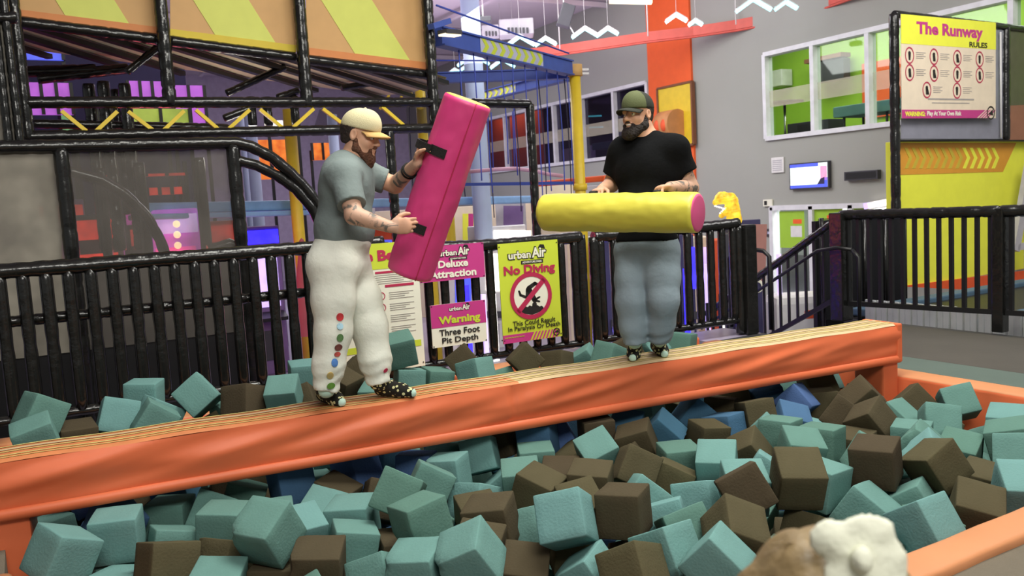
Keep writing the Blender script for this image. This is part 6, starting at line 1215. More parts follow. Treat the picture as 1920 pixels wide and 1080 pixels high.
def grown(name, F_, h, mats, parent, region=None, smooth=1):
    v, f = surface(F_, h)
    for _ in range(smooth):                                  # one light relaxation takes the grid out of the skin
        s = np.zeros_like(v); c = np.zeros(len(v))
        for a, b in ((0, 1), (1, 2), (2, 3), (3, 0)):
            np.add.at(s, f[:, a], v[f[:, b]]); np.add.at(s, f[:, b], v[f[:, a]]); np.add.at(c, f[:, a], 1); np.add.at(c, f[:, b], 1)
        v = v * 0.5 + 0.5 * s / np.maximum(c, 1)[:, None]
    me = bpy.data.meshes.new(name); me.from_pydata(v.tolist(), [], f.tolist())
    for m in (mats if isinstance(mats, (list, tuple)) else [mats]): me.materials.append(m)
    me.polygons.foreach_set('use_smooth', [True] * len(f))
    if region is not None: me.polygons.foreach_set('material_index', region(v[f].mean(1)).astype(int).tolist())
    me.update(); o = bpy.data.objects.new(name, me); COL.objects.link(o); parent_to(o, parent); return o
def folds(amp, f, seed=0.0):
    a = np.random.RandomState(int(seed * 7) + 3).normal(size=(4, 3)); a /= np.linalg.norm(a, axis=1)[:, None]
    return lambda P: amp * (np.sin(P @ a[0] * f + 2.2 * np.sin(P @ a[1] * f * 0.45)) * 0.6 + np.sin(P @ a[2] * f * 1.7 + 1.8 * np.sin(P @ a[3] * f * 0.6)) * 0.4)
def seg_dist(P, a, b): return d_cone(P, npv(a), npv(b), 0, 0)
HR = Vector((CR.x, CR.y, 0)).normalized(); HT = -Vector((CF.x, CF.y, 0)).normalized(); UP = Vector((0, 0, 1))
class Frame:
    """local axes: x to the person's left, y forward, z up"""
    def __init__(self, o, f, u=UP):
        self.o = Vector(o); self.f = Vector(f).normalized(); self.l = Vector(u).cross(self.f).normalized(); self.u = self.f.cross(self.l).normalized()
        self.B = np.array([tuple(self.l), tuple(self.f), tuple(self.u)]).T
    def w(self, x, y, z): return self.o + self.l * x + self.f * y + self.u * z
def tilted(f, deg, side=0.0):
    f = Vector(f).normalized(); l = UP.cross(f).normalized(); u = UP.copy()
    q = Matrix.Rotation(math.radians(deg), 3, l); f2 = q @ f; u2 = q @ u
    u2 = Matrix.Rotation(math.radians(side), 3, f2) @ u2
    return f2, u2
def head_field(F_, H, smile=False, s=1.0):
    w = lambda x, y, z: H.w(x * s, y * s, z * s); E = lambda c, r, k, mode='u': F_.ell(w(*c), tuple(v * s for v in r), H.B, k * s, mode)
    E((0, -0.012, 0.036), (0.077, 0.098, 0.088), 0.02); E((0, 0.030, -0.040), (0.063, 0.064, 0.078), 0.03)
    for x in (-1, 1):
        F_.cone(w(0.052 * x, -0.005, -0.060), w(0.018 * x, 0.066, -0.098), 0.024 * s, 0.024 * s, 0.025 * s)
        E((0.040 * x, 0.058, -0.030), (0.027, 0.026, 0.026), 0.02)
        E((0.033 * x, 0.080, 0.024), (0.027, 0.014, 0.009), 0.012)
        E((0.034 * x, 0.098, 0.003), (0.019, 0.016, 0.012), 0.010, 's')
        E((0.033 * x, 0.082, 0.010), (0.019, 0.012, 0.006), 0.006)
        E((0.012 * x, 0.100, -0.034), (0.009, 0.011, 0.008), 0.006)
        E((0.081 * x, -0.010, -0.002), (0.010, 0.021, 0.033), 0.008); E((0.089 * x, -0.006, 0.002), (0.006, 0.011, 0.020), 0.005, 's')
    F_.cone(w(0, 0.088, 0.016), w(0, 0.112, -0.028), 0.008 * s, 0.013 * s, 0.010 * s)
    E((0, 0.082, -0.100), (0.026, 0.020, 0.020), 0.02)
    if smile:
        E((0, 0.096, -0.066), (0.032, 0.020, 0.011), 0.004, 's'); E((0, 0.092, -0.055), (0.031, 0.010, 0.006), 0.006); E((0, 0.089, -0.078), (0.026, 0.011, 0.007), 0.006)
    else:
        E((0, 0.094, -0.061), (0.025, 0.009, 0.006), 0.006); E((0, 0.092, -0.073), (0.022, 0.010, 0.007), 0.006)
def eyes(H, e, s=1.0):
    for x in (-1, 1):
        b = MB().sphere(H.w(0.033 * x * s, 0.079 * s, 0.002 * s), 0.0125 * s, 10).build('eye', M['eye_white'], e)
        MB().sphere(H.w(0.034 * x * s, 0.0885 * s, 0.001 * s), 0.0052 * s, 8).build('iris', M['iris'], b)
        MB().tube([H.w((0.033 + q) * x * s, (0.0935 - abs(q) * 0.25) * s, (0.030 - 2.5 * q * q * 4) * s) for q in (-0.018, -0.009, 0, 0.009, 0.018)], 0.0042 * s, 6).build('eyebrow', M['hair_dark'], e)
def cap(H, e, front, back, brim_m, tilt=0.0):
    F_ = Field(); F_.ell(H.w(0, -0.006, 0.046), (0.089, 0.112, 0.104), H.B, 0.01); F_.ell(H.w(0, 0.035, 0.065), (0.074, 0.072, 0.083), H.B, 0.02); F_.cut(H.w(0, 0, 0.036 + tilt), -H.u)
    o_ = npv(H.o); f_ = npv(H.f)
    grown('cap', F_, 0.006, [front, back], e, lambda c: ((c - o_) @ f_ < 0.015))
    c_ = [x for x in COL.objects if x.parent == e and x.name.startswith('cap')][-1]
    top = []; bot = []; n = 16; m_ = 6
    for i in range(n + 1):
        a = math.radians(-68 + 136 * i / n)
        for j in range(m_ + 1):
            q = j / m_; r = 1.0 + q * 0.80 * math.cos(a * 0.82) ** 0.7
            x = 0.083 * math.sin(a) * (1 + 0.10 * q); y = -0.006 + 0.100 * math.cos(a) + q * 0.078 * math.cos(a * 0.9)
            z = 0.042 + tilt - 0.020 * (x / 0.083) ** 2 - 0.016 * q * q
            top.append(H.w(x, y, z)); bot.append(H.w(x, y, z - 0.006))
    k = m_ + 1; N_ = len(top); fs = []
    for i in range(n):
        for j in range(m_):
            a = i * k + j; fs += [(a, a + 1, a + k + 1, a + k), (N_ + a, N_ + a + k, N_ + a + k + 1, N_ + a + 1)]
    for i in range(n): a = i * k + m_; fs.append((a, a + k, N_ + a + k, N_ + a))
    for j in range(m_): fs += [(j, N_ + j, N_ + j + 1, j + 1), (n * k + j, n * k + j + 1, N_ + n * k + j + 1, N_ + n * k + j)]
    MB().add(top + bot, fs, 0, True).build('brim', brim_m, c_)
    MB().sphere(H.w(0, 0.0, 0.150), (0.009, 0.009, 0.006), 8).build('button', back, c_)
    return c_
def hair_back(H, e, m, low=-0.060):
    F_ = Field(); F_.ell(H.w(0, -0.014, 0.034), (0.084, 0.104, 0.094), H.B, 0.01); F_.ell(H.w(0, -0.040, -0.02), (0.066, 0.066, 0.065), H.B, 0.02)
    F_.cut(H.w(0, 0, 0.050), H.u); F_.cut(H.w(0, 0, low), -H.u, 0.01); F_.cut(H.w(0, 0.006, 0), H.f + H.u * 0.35)
    F_.fn(folds(0.0018, 160, 2)); return grown('hair', F_, 0.005, m, e)
def beard(H, e, m, full=1.0, length=0.0):
    F_ = Field(); w = H.w
    for x in (-1, 1):
        F_.cone(w(0.066 * x, 0.004, -0.030), w(0.056 * x, 0.012, -0.070), 0.017, 0.024, 0.01)
        F_.cone(w(0.056 * x, 0.010, -0.070), w(0.020 * x, 0.074, -0.106 - length * 0.5), 0.024 * full, 0.030 * full, 0.02)
        F_.cone(w(0.034 * x, 0.087, -0.066), w(0.004 * x, 0.103, -0.047), 0.008, 0.007, 0.008)
        F_.cone(w(0.032 * x, 0.088, -0.070), w(0.024 * x, 0.080, -0.105), 0.011, 0.018, 0.012)
    F_.ell(w(0, 0.082, -0.118 - length), (0.038 * full, 0.030 * full, 0.036 + length * 0.5), H.B, 0.02)
    F_.ell(w(0, 0.104, -0.066), (0.032, 0.030, 0.0125), H.B, 0.004, 's')
    F_.fn(folds(0.0022, 150, 5)); return grown('beard', F_, 0.0045, m, e)
def hand(F_, wr, f, n, s, curls, sc=1.0, thumb=(0.5, 0.6)):
    """palm, four fingers bent round the s axis towards n, and a thumb leaving the side s of the palm"""
    wr = Vector(wr); f = Vector(f).normalized(); n = (Vector(n) - f * Vector(n).dot(f)).normalized(); sg = f.cross(n); s = sg if sg.dot(Vector(s)) > 0 else -sg
    B = np.array([tuple(f), tuple(s), tuple(n)]).T
    F_.ell(wr + f * 0.052 * sc, (0.055 * sc, 0.043 * sc, 0.018 * sc), B, 0.015); F_.ell(wr + f * 0.08 * sc, (0.024 * sc, 0.043 * sc, 0.015 * sc), B, 0.012)
    G = Field()
    for q, (o, ln) in enumerate(((0.031, 0.95), (0.0105, 1.06), (-0.0105, 1.0), (-0.031, 0.80))):
        p = wr + f * (0.088 - 0.006 * abs(q - 1.2)) * sc + s * o * sc; a = 0.0
        for L_, c, r0, r1 in ((0.042, curls[0], 0.0098, 0.0092), (0.027, curls[1], 0.0092, 0.0086), (0.021, curls[2], 0.0086, 0.0076)):
            a += math.radians(c + 5 * q); p2 = p + (f * math.cos(a) + n * math.sin(a)) * L_ * ln * sc; G.cone(p, p2, r0 * sc, r1 * sc, 0.002); p = p2
    t0 = wr + f * 0.022 * sc + s * 0.030 * sc; t1 = t0 + (f * 0.75 + s * 0.6 + n * 0.35).normalized() * 0.042 * sc; t2 = t1 + (f * thumb[0] + s * 0.25 + n * thumb[1]).normalized() * 0.032 * sc; t3 = t2 + (f * thumb[0] - s * 0.05 + n * (thumb[1] + 0.25)).normalized() * 0.026 * sc
    for a, b, r0, r1 in ((t0, t1, 0.014, 0.012), (t1, t2, 0.012, 0.011), (t2, t3, 0.011, 0.0085)): G.cone(a, b, r0 * sc, r1 * sc, 0.004)
    F_.ops.append(('u', 0.007, G)); F_.lo = np.minimum(F_.lo, G.lo); F_.hi = np.maximum(F_.hi, G.hi)
def foot(F_, heel, toe, ankle, z0, sc=1.0, g=0.0):
    heel = Vector((heel.x, heel.y, z0)); toe = Vector((toe.x, toe.y, z0)); d = (toe - heel).normalized(); L_ = 0.255 * sc
    h = heel + d * 0.035; b = heel + d * L_ * 0.68; t = heel + d * (L_ - 0.02)
    F_.cone(h + UP * 0.040, b + UP * 0.032, 0.040 + g, 0.040 + g, 0.02); F_.cone(b + UP * 0.030, t + UP * 0.022, 0.040 + g, 0.028 + g, 0.02); F_.cone(h + UP * 0.05 + d * 0.02, ankle, 0.044 + g, 0.046 + g, 0.03); F_.cone(h + UP * 0.06 + d * 0.03, b + UP * 0.032, 0.040 + g, 0.028 + g, 0.03)
    return t
def hit(F_, px, py, d0=3.5, d1=7.0):
    r = npv(ray(px, py)); o = npv(CAM); L_ = np.linalg.norm(r); t = d0
    for _ in range(200):
        p = (o + r * t)[None]; d = F_(p)[0]
        if d < 0.0008: break
        t += 0.7 * d / L_
        if t > d1: return None, None
    e = 0.004; g = np.array([F_(p + np.eye(3)[k] * e)[0] - F_(p - np.eye(3)[k] * e)[0] for k in range(3)]); return Vector(p[0]), Vector(g).normalized()
def patch(F_, px, py, w, h, m, e, name='emblem_patch', rot=0.0):
    p, n = hit(F_, px, py)
    if p is None: return
    s = UP.cross(n).normalized(); u = n.cross(s)
    R = Matrix.Rotation(rot, 3, n); s = R @ s; u = R @ u
    pts = []
    for i in range(16):
        a = 2 * math.pi * i / 16; q = p + s * math.cos(a) * w / 2 + u * math.sin(a) * h / 2; pts.append(q + n * 0.004)
    top = [q + n * 0.003 for q in pts]
    MB().add(pts + top, [tuple(range(16))[::-1], tuple(range(16, 32))] + [(i, (i + 1) % 16, 16 + (i + 1) % 16, 16 + i) for i in range(16)]).build(name, m, e)
ZB = 0.434                                                    # top of the beam under the socks

# ---- the two padded rolls
def roll(name, c0, c1, R_, cover, capm, label, handles, group='padded battle rolls', seam_ang=None, side=None):
    c0 = Vector(c0); c1 = Vector(c1); a = (c1 - c0).normalized(); L_ = (c1 - c0).length
    e1 = (side - a * side.dot(a)).normalized(); e2 = a.cross(e1); e2 = e2 if e2.dot(HT) > 0 else -e2
    mid = (c0 + c1) / 2; e = empty(name, (mid.x, mid.y, min(c0.z, c1.z) - R_), label, 'padded roll', group)
    from mathutils import noise
    vs = []; n = 48; m_ = 60; prof = [(0.90, 0.0), (0.97, 0.004), (1.0, 0.022)] + [(1.0, 0.03 + (L_ - 0.06) * i / m_) for i in range(m_ + 1)] + [(1.0, L_ - 0.022), (0.97, L_ - 0.004), (0.90, L_)]
    for r, t in prof:
        for j in range(n):
            th = 2 * math.pi * j / n; q = noise.noise(Vector((math.cos(th) * 1.6, math.sin(th) * 1.6, t * 5.0))) * 0.005 + noise.noise(Vector((math.cos(th) * 4, math.sin(th) * 4, t * 15.0))) * 0.0034
            vs.append(c0 + a * t + (e1 * math.cos(th) + e2 * math.sin(th)) * (R_ * r + q))
    K = len(prof)
    MB().add(vs, [(i * n + j, i * n + (j + 1) % n, (i + 1) * n + (j + 1) % n, (i + 1) * n + j) for i in range(K - 1) for j in range(n)], 0, True).build('cover', cover, e)
    for c, s in ((c0, -1), (c1, 1)): MB().lathe([(0, 0.006), (R_ * 0.80, 0.006), (R_ * 0.925, 0.001), (R_ * 0.925, -0.01)], c, a * s, 40).build('end_cap', capm, e)
    if seam_ang is not None:
        th = math.radians(seam_ang); MB().tube([c0 + a * (L_ * i / 30) + (e1 * math.cos(th) + e2 * math.sin(th)) * (R_ + 0.0015) for i in range(31)], 0.0035, 6).build('seam', M['pinkred'] if cover is M['bat_pink'] else M['cap_tan'], e)
    for t, a0, a1, b0, b1, wv in handles:
        c = c0 + a * (L_ * t); pt = lambda th, r: c + (e1 * math.cos(th) + e2 * math.sin(th)) * r
        def band(r0, r1, th0, th1, w_, bulge, name, par):
            N_ = 14; v = []
            for i in range(N_ + 1):
                th = math.radians(th0 + (th1 - th0) * i / N_); rr_ = bulge * math.sin(math.pi * i / N_) ** 0.6
                for s_, r in ((-1, r0), (1, r0), (1, r1), (-1, r1)): v.append(pt(th, r + rr_) + a * (s_ * w_ / 2))
            f = [(4 * i + j, 4 * i + (j + 1) % 4, 4 * i + 4 + (j + 1) % 4, 4 * i + 4 + j) for i in range(N_) for j in range(4)] + [(0, 1, 2, 3), (4 * N_, 4 * N_ + 3, 4 * N_ + 2, 4 * N_ + 1)]
            return MB().add(v, f, 0, False).build(name, M['strap'], par)
        hd = band(R_ + 0.008, R_ + 0.020, a0, a1, wv, 0.042, 'handle', e)
        band(R_ + 0.004, R_ + 0.010, b0, b1, wv * 1.15, 0.0, 'strap', hd); band(R_ + 0.004, R_ + 0.012, a0 - 8, a0 + 8, wv * 1.25, 0.0, 'strap', hd)
    return e, a, e1, e2
pb0, pb1 = at(767, 512, 4.86), at(878, 188, 4.64)
roll_pink = roll('padded_roll', pb0, pb1, 0.134, M['bat_pink'], M['cap_yellow'], 'magenta padded roll with a gold end, tilted upright in both hands of the bearded man', ((0.280, 2, 66, 60, 96, 0.045), (0.70, -18, 48, 42, 84, 0.045)), seam_ang=112, side=-HR)
yb0, yb1 = at(1022, 398, 5.42), at(1309, 399, 4.86)
roll_yel = roll('padded_roll', yb0, yb1, 0.118, M['bat_yellow'], M['cap_pink'], 'yellow padded roll with pink ends, held level by the man in the black shirt', ((0.30, -125, -25, -150, -120, 0.04), (0.72, -125, -25, -150, -120, 0.04)), side=UP)

# ---- man with the magenta roll
D1 = 4.74
a1 = math.radians(10); F1 = (HR * math.cos(a1) + HT * math.sin(a1)).normalized()
e = empty('person', tuple(atz(680, 755, ZB)), 'person in cream cap, grey-green shirt and white sweatpants raising the magenta roll', 'person')
T1 = Frame(at(646, 400, D1), F1)
hf, hu = tilted((HR * math.cos(0.16) + HT * math.sin(0.16)), 16)
H1 = Frame(at(675, 254, D1 - 0.01), hf, hu)
S1, E1, W1 = at(646, 330, D1 - 0.19), at(664, 404, D1 - 0.29), at(733, 426, D1 - 0.30)
S2, E2, W2 = at(676, 322, D1 + 0.17), at(741, 347, D1 + 0.20), at(782, 306, D1 - 0.07)
hipN, kneeN, ankN = at(625, 505, D1 - 0.10), at(624, 622, 4.63), at(611, 728, 4.62)
hipF, kneeF, ankF = at(655, 505, D1 + 0.09), at(692, 612, 4.83), at(710, 716, 4.82)
heelN, toeN = atz(603, 750, ZB), atz(657, 767, ZB); heelF, toeF = atz(706, 741, ZB), atz(790, 745, ZB)
def torso1(F_, g):
    F_.ell(at(650, 352, D1), (0.205 + g, 0.140 + g, 0.20 + g), T1.B, 0.05); F_.ell(at(646, 428, D1), (0.185 + g, 0.158 + g, 0.17 + g), T1.B, 0.06)
    F_.ell(at(634, 492, D1), (0.182 + g, 0.162 + g, 0.13 + g), T1.B, 0.05); F_.cone(S1, S2, 0.072 + g, 0.072 + g, 0.06)
B1 = Field(); torso1(B1, -0.012)
B1.cone(at(655, 312, D1), at(670, 268, D1 - 0.01), 0.068, 0.058, 0.03); head_field(B1, H1)
B1.cone(S1, E1, 0.060, 0.047, 0.03); B1.cone(E1, W1, 0.050, 0.031, 0.015); B1.cone(S2, E2, 0.060, 0.047, 0.03); B1.cone(E2, W2, 0.050, 0.031, 0.015)
for hp, kn, an in ((hipN, kneeN, ankN), (hipF, kneeF, ankF)): B1.cone(hp, kn, 0.09, 0.062, 0.04); B1.cone(kn, an, 0.062, 0.040, 0.02)
foot(B1, heelN, toeN, ankN, ZB + 0.006, 0.96, -0.012); foot(B1, heelF, toeF, ankF, ZB + 0.006, 0.96, -0.012)
hand(B1, W1, HR * 1.0 - HT * 0.05 + UP * 0.05, -HT * 0.9 + HR * 0.5, UP, (24, 42, 34), 1.0, (0.9, 0.5))
hand(B1, W2, HR * 0.45 + UP * 0.95 + HT * 0.12, HR * 0.95 - UP * 0.2 + HT * 0.5, HT, (46, 52, 34), 1.0, (0.7, 0.6))
def reg1(c): return (((seg_dist(c, S1.lerp(E1, 0.55), E1) < 0.10) | (seg_dist(c, E1, W1.lerp(E1, 0.15)) < 0.075)) | (seg_dist(c, E2.lerp(W2, 0.35), W2) < 0.06)) & (c[:, 2] > 0.9)
grown('body', B1, 0.0046, [M['skin'], M['tattoo']], e, reg1)
eyes(H1, e); cap(H1, e, M['cap_cream'], M['cap_cream'], M['cap_tan']); hair_back(H1, e, M['hair_dark']); beard(H1, e, M['beard_red'], 0.95, 0.012)
SH = Field(); torso1(SH, 0.006)
SH.cone(S1, S1.lerp(E1, 0.74), 0.084, 0.078, 0.04, True); SH.cone(S2, S2.lerp(E2, 0.72), 0.082, 0.074, 0.04, True)
SH.ell(at(657, 292, D1), (0.066, 0.060, 0.030), T1.B, 0.02, 's')
SH.cut(at(640, 482, D1), -UP + HR * 0.20); SH.fn(folds(0.0045, 26, 1))
grown('jersey', SH, 0.0065, M['tee_grey'], e)
PA = Field(); PA.ell(at(632, 494, D1), (0.192, 0.166, 0.15), T1.B, 0.05); PA.ell(at(644, 455, D1), (0.178, 0.150, 0.11), T1.B, 0.04)
for hp, kn, an, rk, ra_ in ((hipN, kneeN, ankN, 0.096, 0.066), (hipF, kneeF, ankF, 0.100, 0.064)):
    PA.cone(hp, hp.lerp(kn, 0.5), 0.122, 0.116, 0.06); PA.cone(hp.lerp(kn, 0.5), kn, 0.116, rk, 0.04); PA.cone(kn, kn.lerp(an, 0.6), rk, 0.088, 0.04); PA.cone(kn.lerp(an, 0.6), an + (an - kn).normalized() * 0.012, 0.088, ra_, 0.03, True)
zt = kneeN.z
PA.fn(lambda P: -0.004 * np.sin(P[:, 2] * 88 + 2.2 * np.sin(P[:, 0] * 21 + P[:, 1] * 17)) * np.clip((ZB + 0.30 - P[:, 2]) / 0.2, 0, 1)); PA.fn(folds(0.004, 22, 4))
grown('sweatpants', PA, 0.0065, M['sweat_white'], e)
for i, (px, py, w_, h_, c) in enumerate(((637, 594, .040, .044, 'c8383c'), (637, 612, .036, .036, 'a9cfe0'), (637, 633, .038, .042, '567a48'), (634, 651, .044, .036, '6e3a34'), (632, 664, .036, .026, 'b04a40'), (627, 680, .036, .046, '4a78b8'), (619, 703, .036, .044, 'c8b070'), (620, 723, .046, .036, '5d8a34'))):
    patch(PA, px, py, w_, h_, mat('patch_%d' % i, c, 0.8, var=0.35, scale=30), e)
patch(PA, 722, 694, 0.030, 0.024, M['pinkred'], e, rot=0.6)
def socks(name, pts, e, toes):
    for heel, toe, an, kn in pts:
        F_ = Field(); t = foot(F_, heel, toe, an, ZB, 1.0); F_.cone(an, an.lerp(kn, 0.18), 0.050, 0.050, 0.02)
        F_.cut(Vector((0, 0, ZB + 0.001)), -UP); o_, d_ = npv(t), npv((toe - heel).normalized())
        grown(name, F_, 0.005, [M['sock'], M['sock_toe']], e, lambda c: ((c - o_) @ d_ > 0.014))
socks('sock', ((heelN, toeN, ankN, kneeN), (heelF, toeF, ankF, kneeF)), e, 1)
for t in (0.62, 0.70): p = E2.lerp(W2, t); s_, d_, u_ = basis(W2 - E2); MB().tube([p + (s_ * math.cos(q) + u_ * math.sin(q)) * 0.041 for q in (2 * math.pi * k / 20 for k in range(20))], 0.006, 6, closed=True).build('wristband', M['strap'], e)

# ---- man with the yellow roll
D2 = 5.41
e = empty('person', tuple(atz(1215, 675, ZB)), 'person in olive cap, black shirt and grey sweatpants holding the yellow roll level', 'person')
a2 = math.radians(30); F2 = (HT * math.cos(a2) - HR * math.sin(a2)).normalized(); T2 = Frame(at(1215, 360, D2), F2)
hf, hu = tilted(HT * math.cos(0.88) - HR * math.sin(0.88), -1)
H2 = Frame(at(1196, 216, D2 - 0.02), hf, hu)
S1, E1, W1 = at(1168, 284, D2 + 0.10), at(1146, 346, D2 + 0.19), at(1128, 356, D2 + 0.00)
S2, E2, W2 = at(1264, 281, D2 - 0.10), at(1294, 352, D2 - 0.06), at(1256, 351, D2 - 0.27)
hipR, kneeR, ankR = at(1187, 478, D2 + 0.04), at(1184, 566, D2 - 0.02), at(1190, 638, D2 + 0.02)
hipL, kneeL, ankL = at(1240, 476, D2 - 0.05), at(1243, 562, D2 - 0.10), at(1237, 633, D2 + 0.03)
heelR, toeR = atz(1192, 664, ZB), atz(1184, 684, ZB); heelL, toeL = atz(1231, 658, ZB), atz(1256, 678, ZB)
def torso2(F_, g):
    F_.ell(at(1217, 322, D2), (0.225 + g, 0.150 + g, 0.19 + g), T2.B, 0.05); F_.ell(at(1215, 392, D2), (0.205 + g, 0.172 + g, 0.18 + g), T2.B, 0.06)
    F_.ell(at(1213, 452, D2), (0.195 + g, 0.155 + g, 0.12 + g), T2.B, 0.05); F_.cone(S1, S2, 0.078 + g, 0.078 + g, 0.06)
    for q in (S1, S2): F_.cone(at(1217, 262, D2), q, 0.060 + g, 0.066 + g, 0.05)
B2 = Field(); torso2(B2, -0.012)
B2.cone(at(1219, 278, D2), at(1204, 236, D2 - 0.01), 0.074, 0.064, 0.03); head_field(B2, H2, True)
B2.cone(S1, E1, 0.062, 0.050, 0.03); B2.cone(E1, W1, 0.052, 0.033, 0.015); B2.cone(S2, E2, 0.062, 0.052, 0.03); B2.cone(E2, W2, 0.054, 0.034, 0.015)
for hp, kn, an in ((hipR, kneeR, ankR), (hipL, kneeL, ankL)): B2.cone(hp, kn, 0.09, 0.062, 0.04); B2.cone(kn, an, 0.062, 0.040, 0.02)
foot(B2, heelR, toeR, ankR, ZB + 0.006, 0.96, -0.012); foot(B2, heelL, toeL, ankL, ZB + 0.006, 0.96, -0.012)
hand(B2, W1, HT * 0.8 - HR * 0.35 - UP * 0.05, -UP * 0.9 + HT * 0.3, HR, (40, 45, 35), 1.0, (0.9, 0.4))
hand(B2, W2, HT * 0.5 - HR * 0.85 - UP * 0.05, -UP * 0.9 + HT * 0.3, -HR, (40, 45, 35), 1.0, (0.9, 0.4))
def reg2(c): return (seg_dist(c, S2.lerp(E2, 0.6), E2) < 0.10) & (c[:, 2] > 1.2) | (seg_dist(c, E2, E2.lerp(W2, 0.85)) < 0.08)
grown('body', B2, 0.0046, [M['skin'], M['tattoo']], e, reg2)
MB().sphere(H2.w(0, 0.080, -0.063), (0.023, 0.022, 0.009), 10).build('teeth', M['teeth'], e)
eyes(H2, e); cap(H2, e, M['cap_olive'], M['cap_dark'], M['cap_dark']); hair_back(H2, e, M['hair_dark'], -0.045); beard(H2, e, M['beard_dark'], 1.28, 0.004)
SH = Field(); torso2(SH, 0.006)
SH.cone(S1, S1.lerp(E1, 0.72), 0.088, 0.082, 0.04, True); SH.cone(S2, S2.lerp(E2, 0.62), 0.090, 0.088, 0.04, True)
SH.ell(at(1213, 238, D2), (0.074, 0.066, 0.030), T2.B, 0.02, 's')
SH.cut(at(1213, 450, D2), -UP); SH.fn(folds(0.0045, 26, 2)); grown('jersey', SH, 0.0065, M['tee_black'], e)
PA = Field(); PA.ell(at(1213, 458, D2), (0.203, 0.160, 0.13), T2.B, 0.05)
for hp, kn, an in ((hipR, kneeR, ankR), (hipL, kneeL, ankL)):
    PA.cone(hp, hp.lerp(kn, 0.5), 0.120, 0.110, 0.04); PA.cone(hp.lerp(kn, 0.5), kn, 0.110, 0.098, 0.03); PA.cone(kn, kn.lerp(an, 0.6), 0.098, 0.088, 0.03); PA.cone(kn.lerp(an, 0.6), an + (an - kn).normalized() * 0.015, 0.088, 0.074, 0.03, True)
PA.fn(lambda P: -0.004 * np.sin(P[:, 2] * 80 + 2.2 * np.sin(P[:, 0] * 23 + P[:, 1] * 15)) * np.clip((ZB + 0.28 - P[:, 2]) / 0.2, 0, 1)); PA.fn(folds(0.0035, 22, 6))
grown('sweatpants', PA, 0.0065, M['sweat_grey'], e)
socks('sock', ((heelR, toeR, ankR, kneeR), (heelL, toeL, ankL, kneeL)), e, 1)

# ---- child in the foreground, only hair and bow in the picture
hc = at(1545, 1182, 1.12)
e = empty('person', (hc.x, hc.y, 0), 'child with light brown hair and a big white bow at the near photo edge', 'person')
cf = Vector((CF.x, CF.y, 0)).normalized(); HC = Frame(hc, cf)
BC = Field(); head_field(BC, HC, False, 0.88)
nk = hc - UP * 0.09 - cf * 0.01; BC.cone(nk, nk - UP * 0.08, 0.038, 0.045, 0.03); ch = nk - UP * 0.20; sh = HC.l
BC.ell(ch, (0.115, 0.085, 0.13), HC.B, 0.04); BC.ell(ch - UP * 0.22, (0.105, 0.085, 0.13), HC.B, 0.05)
for s in (-1, 1):
    a = ch + sh * 0.11 * s + UP * 0.07; b = a + sh * 0.04 * s - UP * 0.19; c = b - UP * 0.16 + cf * 0.05
    BC.cone(a, b, 0.035, 0.030, 0.02); BC.cone(b, c, 0.030, 0.022, 0.01)
    hp = ch - UP * 0.30 + sh * 0.055 * s; an = Vector((hp.x, hp.y, 0.05)); BC.cone(hp, hp.lerp(an, 0.5), 0.055, 0.042, 0.03); BC.cone(hp.lerp(an, 0.5), an, 0.042, 0.032, 0.02); BC.cone(an - UP * 0.02, an + cf * 0.11 - UP * 0.03, 0.030, 0.022, 0.02)
    hand(BC, c, (c - b), -sh * s, cf, (18, 20, 15), 0.62)
grown('body', BC, 0.0055, M['skin_child'], e)
TC = Field(); TC.ell(ch, (0.128, 0.098, 0.14), HC.B, 0.04); TC.ell(ch - UP * 0.22, (0.135, 0.115, 0.17), HC.B, 0.06)
for s in (-1, 1): a = ch + sh * 0.11 * s + UP * 0.07; TC.cone(a, a + sh * 0.03 * s - UP * 0.11, 0.050, 0.048, 0.03, True)
TC.cut(nk - UP * 0.07, UP); TC.fn(folds(0.003, 30, 3)); grown('dress', TC, 0.008, M['dress'], e)
HA = Field(); HA.ell(hc + UP * 0.035 - cf * 0.012, (0.114, 0.116, 0.100), HC.B, 0.02); HA.ell(hc - UP * 0.06 - cf * 0.05, (0.104, 0.070, 0.13), HC.B, 0.04)
HA.fn(lambda P: 0.0035 * np.sin(((P - npv(hc)) @ npv(HC.l)) * 130 + 3 * np.sin(P[:, 2] * 30))); HA.fn(folds(0.003, 60, 9))
HA.cut(hc + cf * 0.055 - UP * 0.0, cf - UP * 0.5)
hr = grown('hair', HA, 0.005, M['hair_child'], e)
for i in range(4):                                            # a few loose strands
    q = hc + UP * 0.126 + HC.l * (0.045 - 0.02 * i) - cf * 0.02; MB().tube([q - UP * 0.01, q + UP * 0.006 + HC.l * 0.012, q + UP * 0.003 + HC.l * 0.028], 0.0012, 5).build('strand', M['hair_child'], hr)
bc = at(1612, 1042, 1.03)
BO = Field()
def bpt(px, py, d=1.03): return at(px, py, d)
for x0, y0, x1, y1, r0, r1 in ((1612, 1045, 1552, 1008, 0.024, 0.026), (1608, 1030, 1612, 992, 0.024, 0.022), (1618, 1035, 1646, 998, 0.024, 0.022), (1622, 1050, 1664, 1052, 0.026, 0.026), (1622, 1060, 1650, 1098, 0.026, 0.034), (1612, 1055, 1592, 1090, 0.026, 0.034)):
    BO.cone(bpt(x0, y0), bpt(x1, y1), r0, r1, 0.016)
BO.fn(lambda P: np.abs((P - npv(bc)) @ npv(cf)) * 1.1); BO.fn(folds(0.001, 60, 8))
bw = grown('bow', BO, 0.0045, M['bow'], e)
MB().sphere(bpt(1616, 1050, 1.012), (0.013, 0.013, 0.017), 10).build('knot', M['bow'], bw)

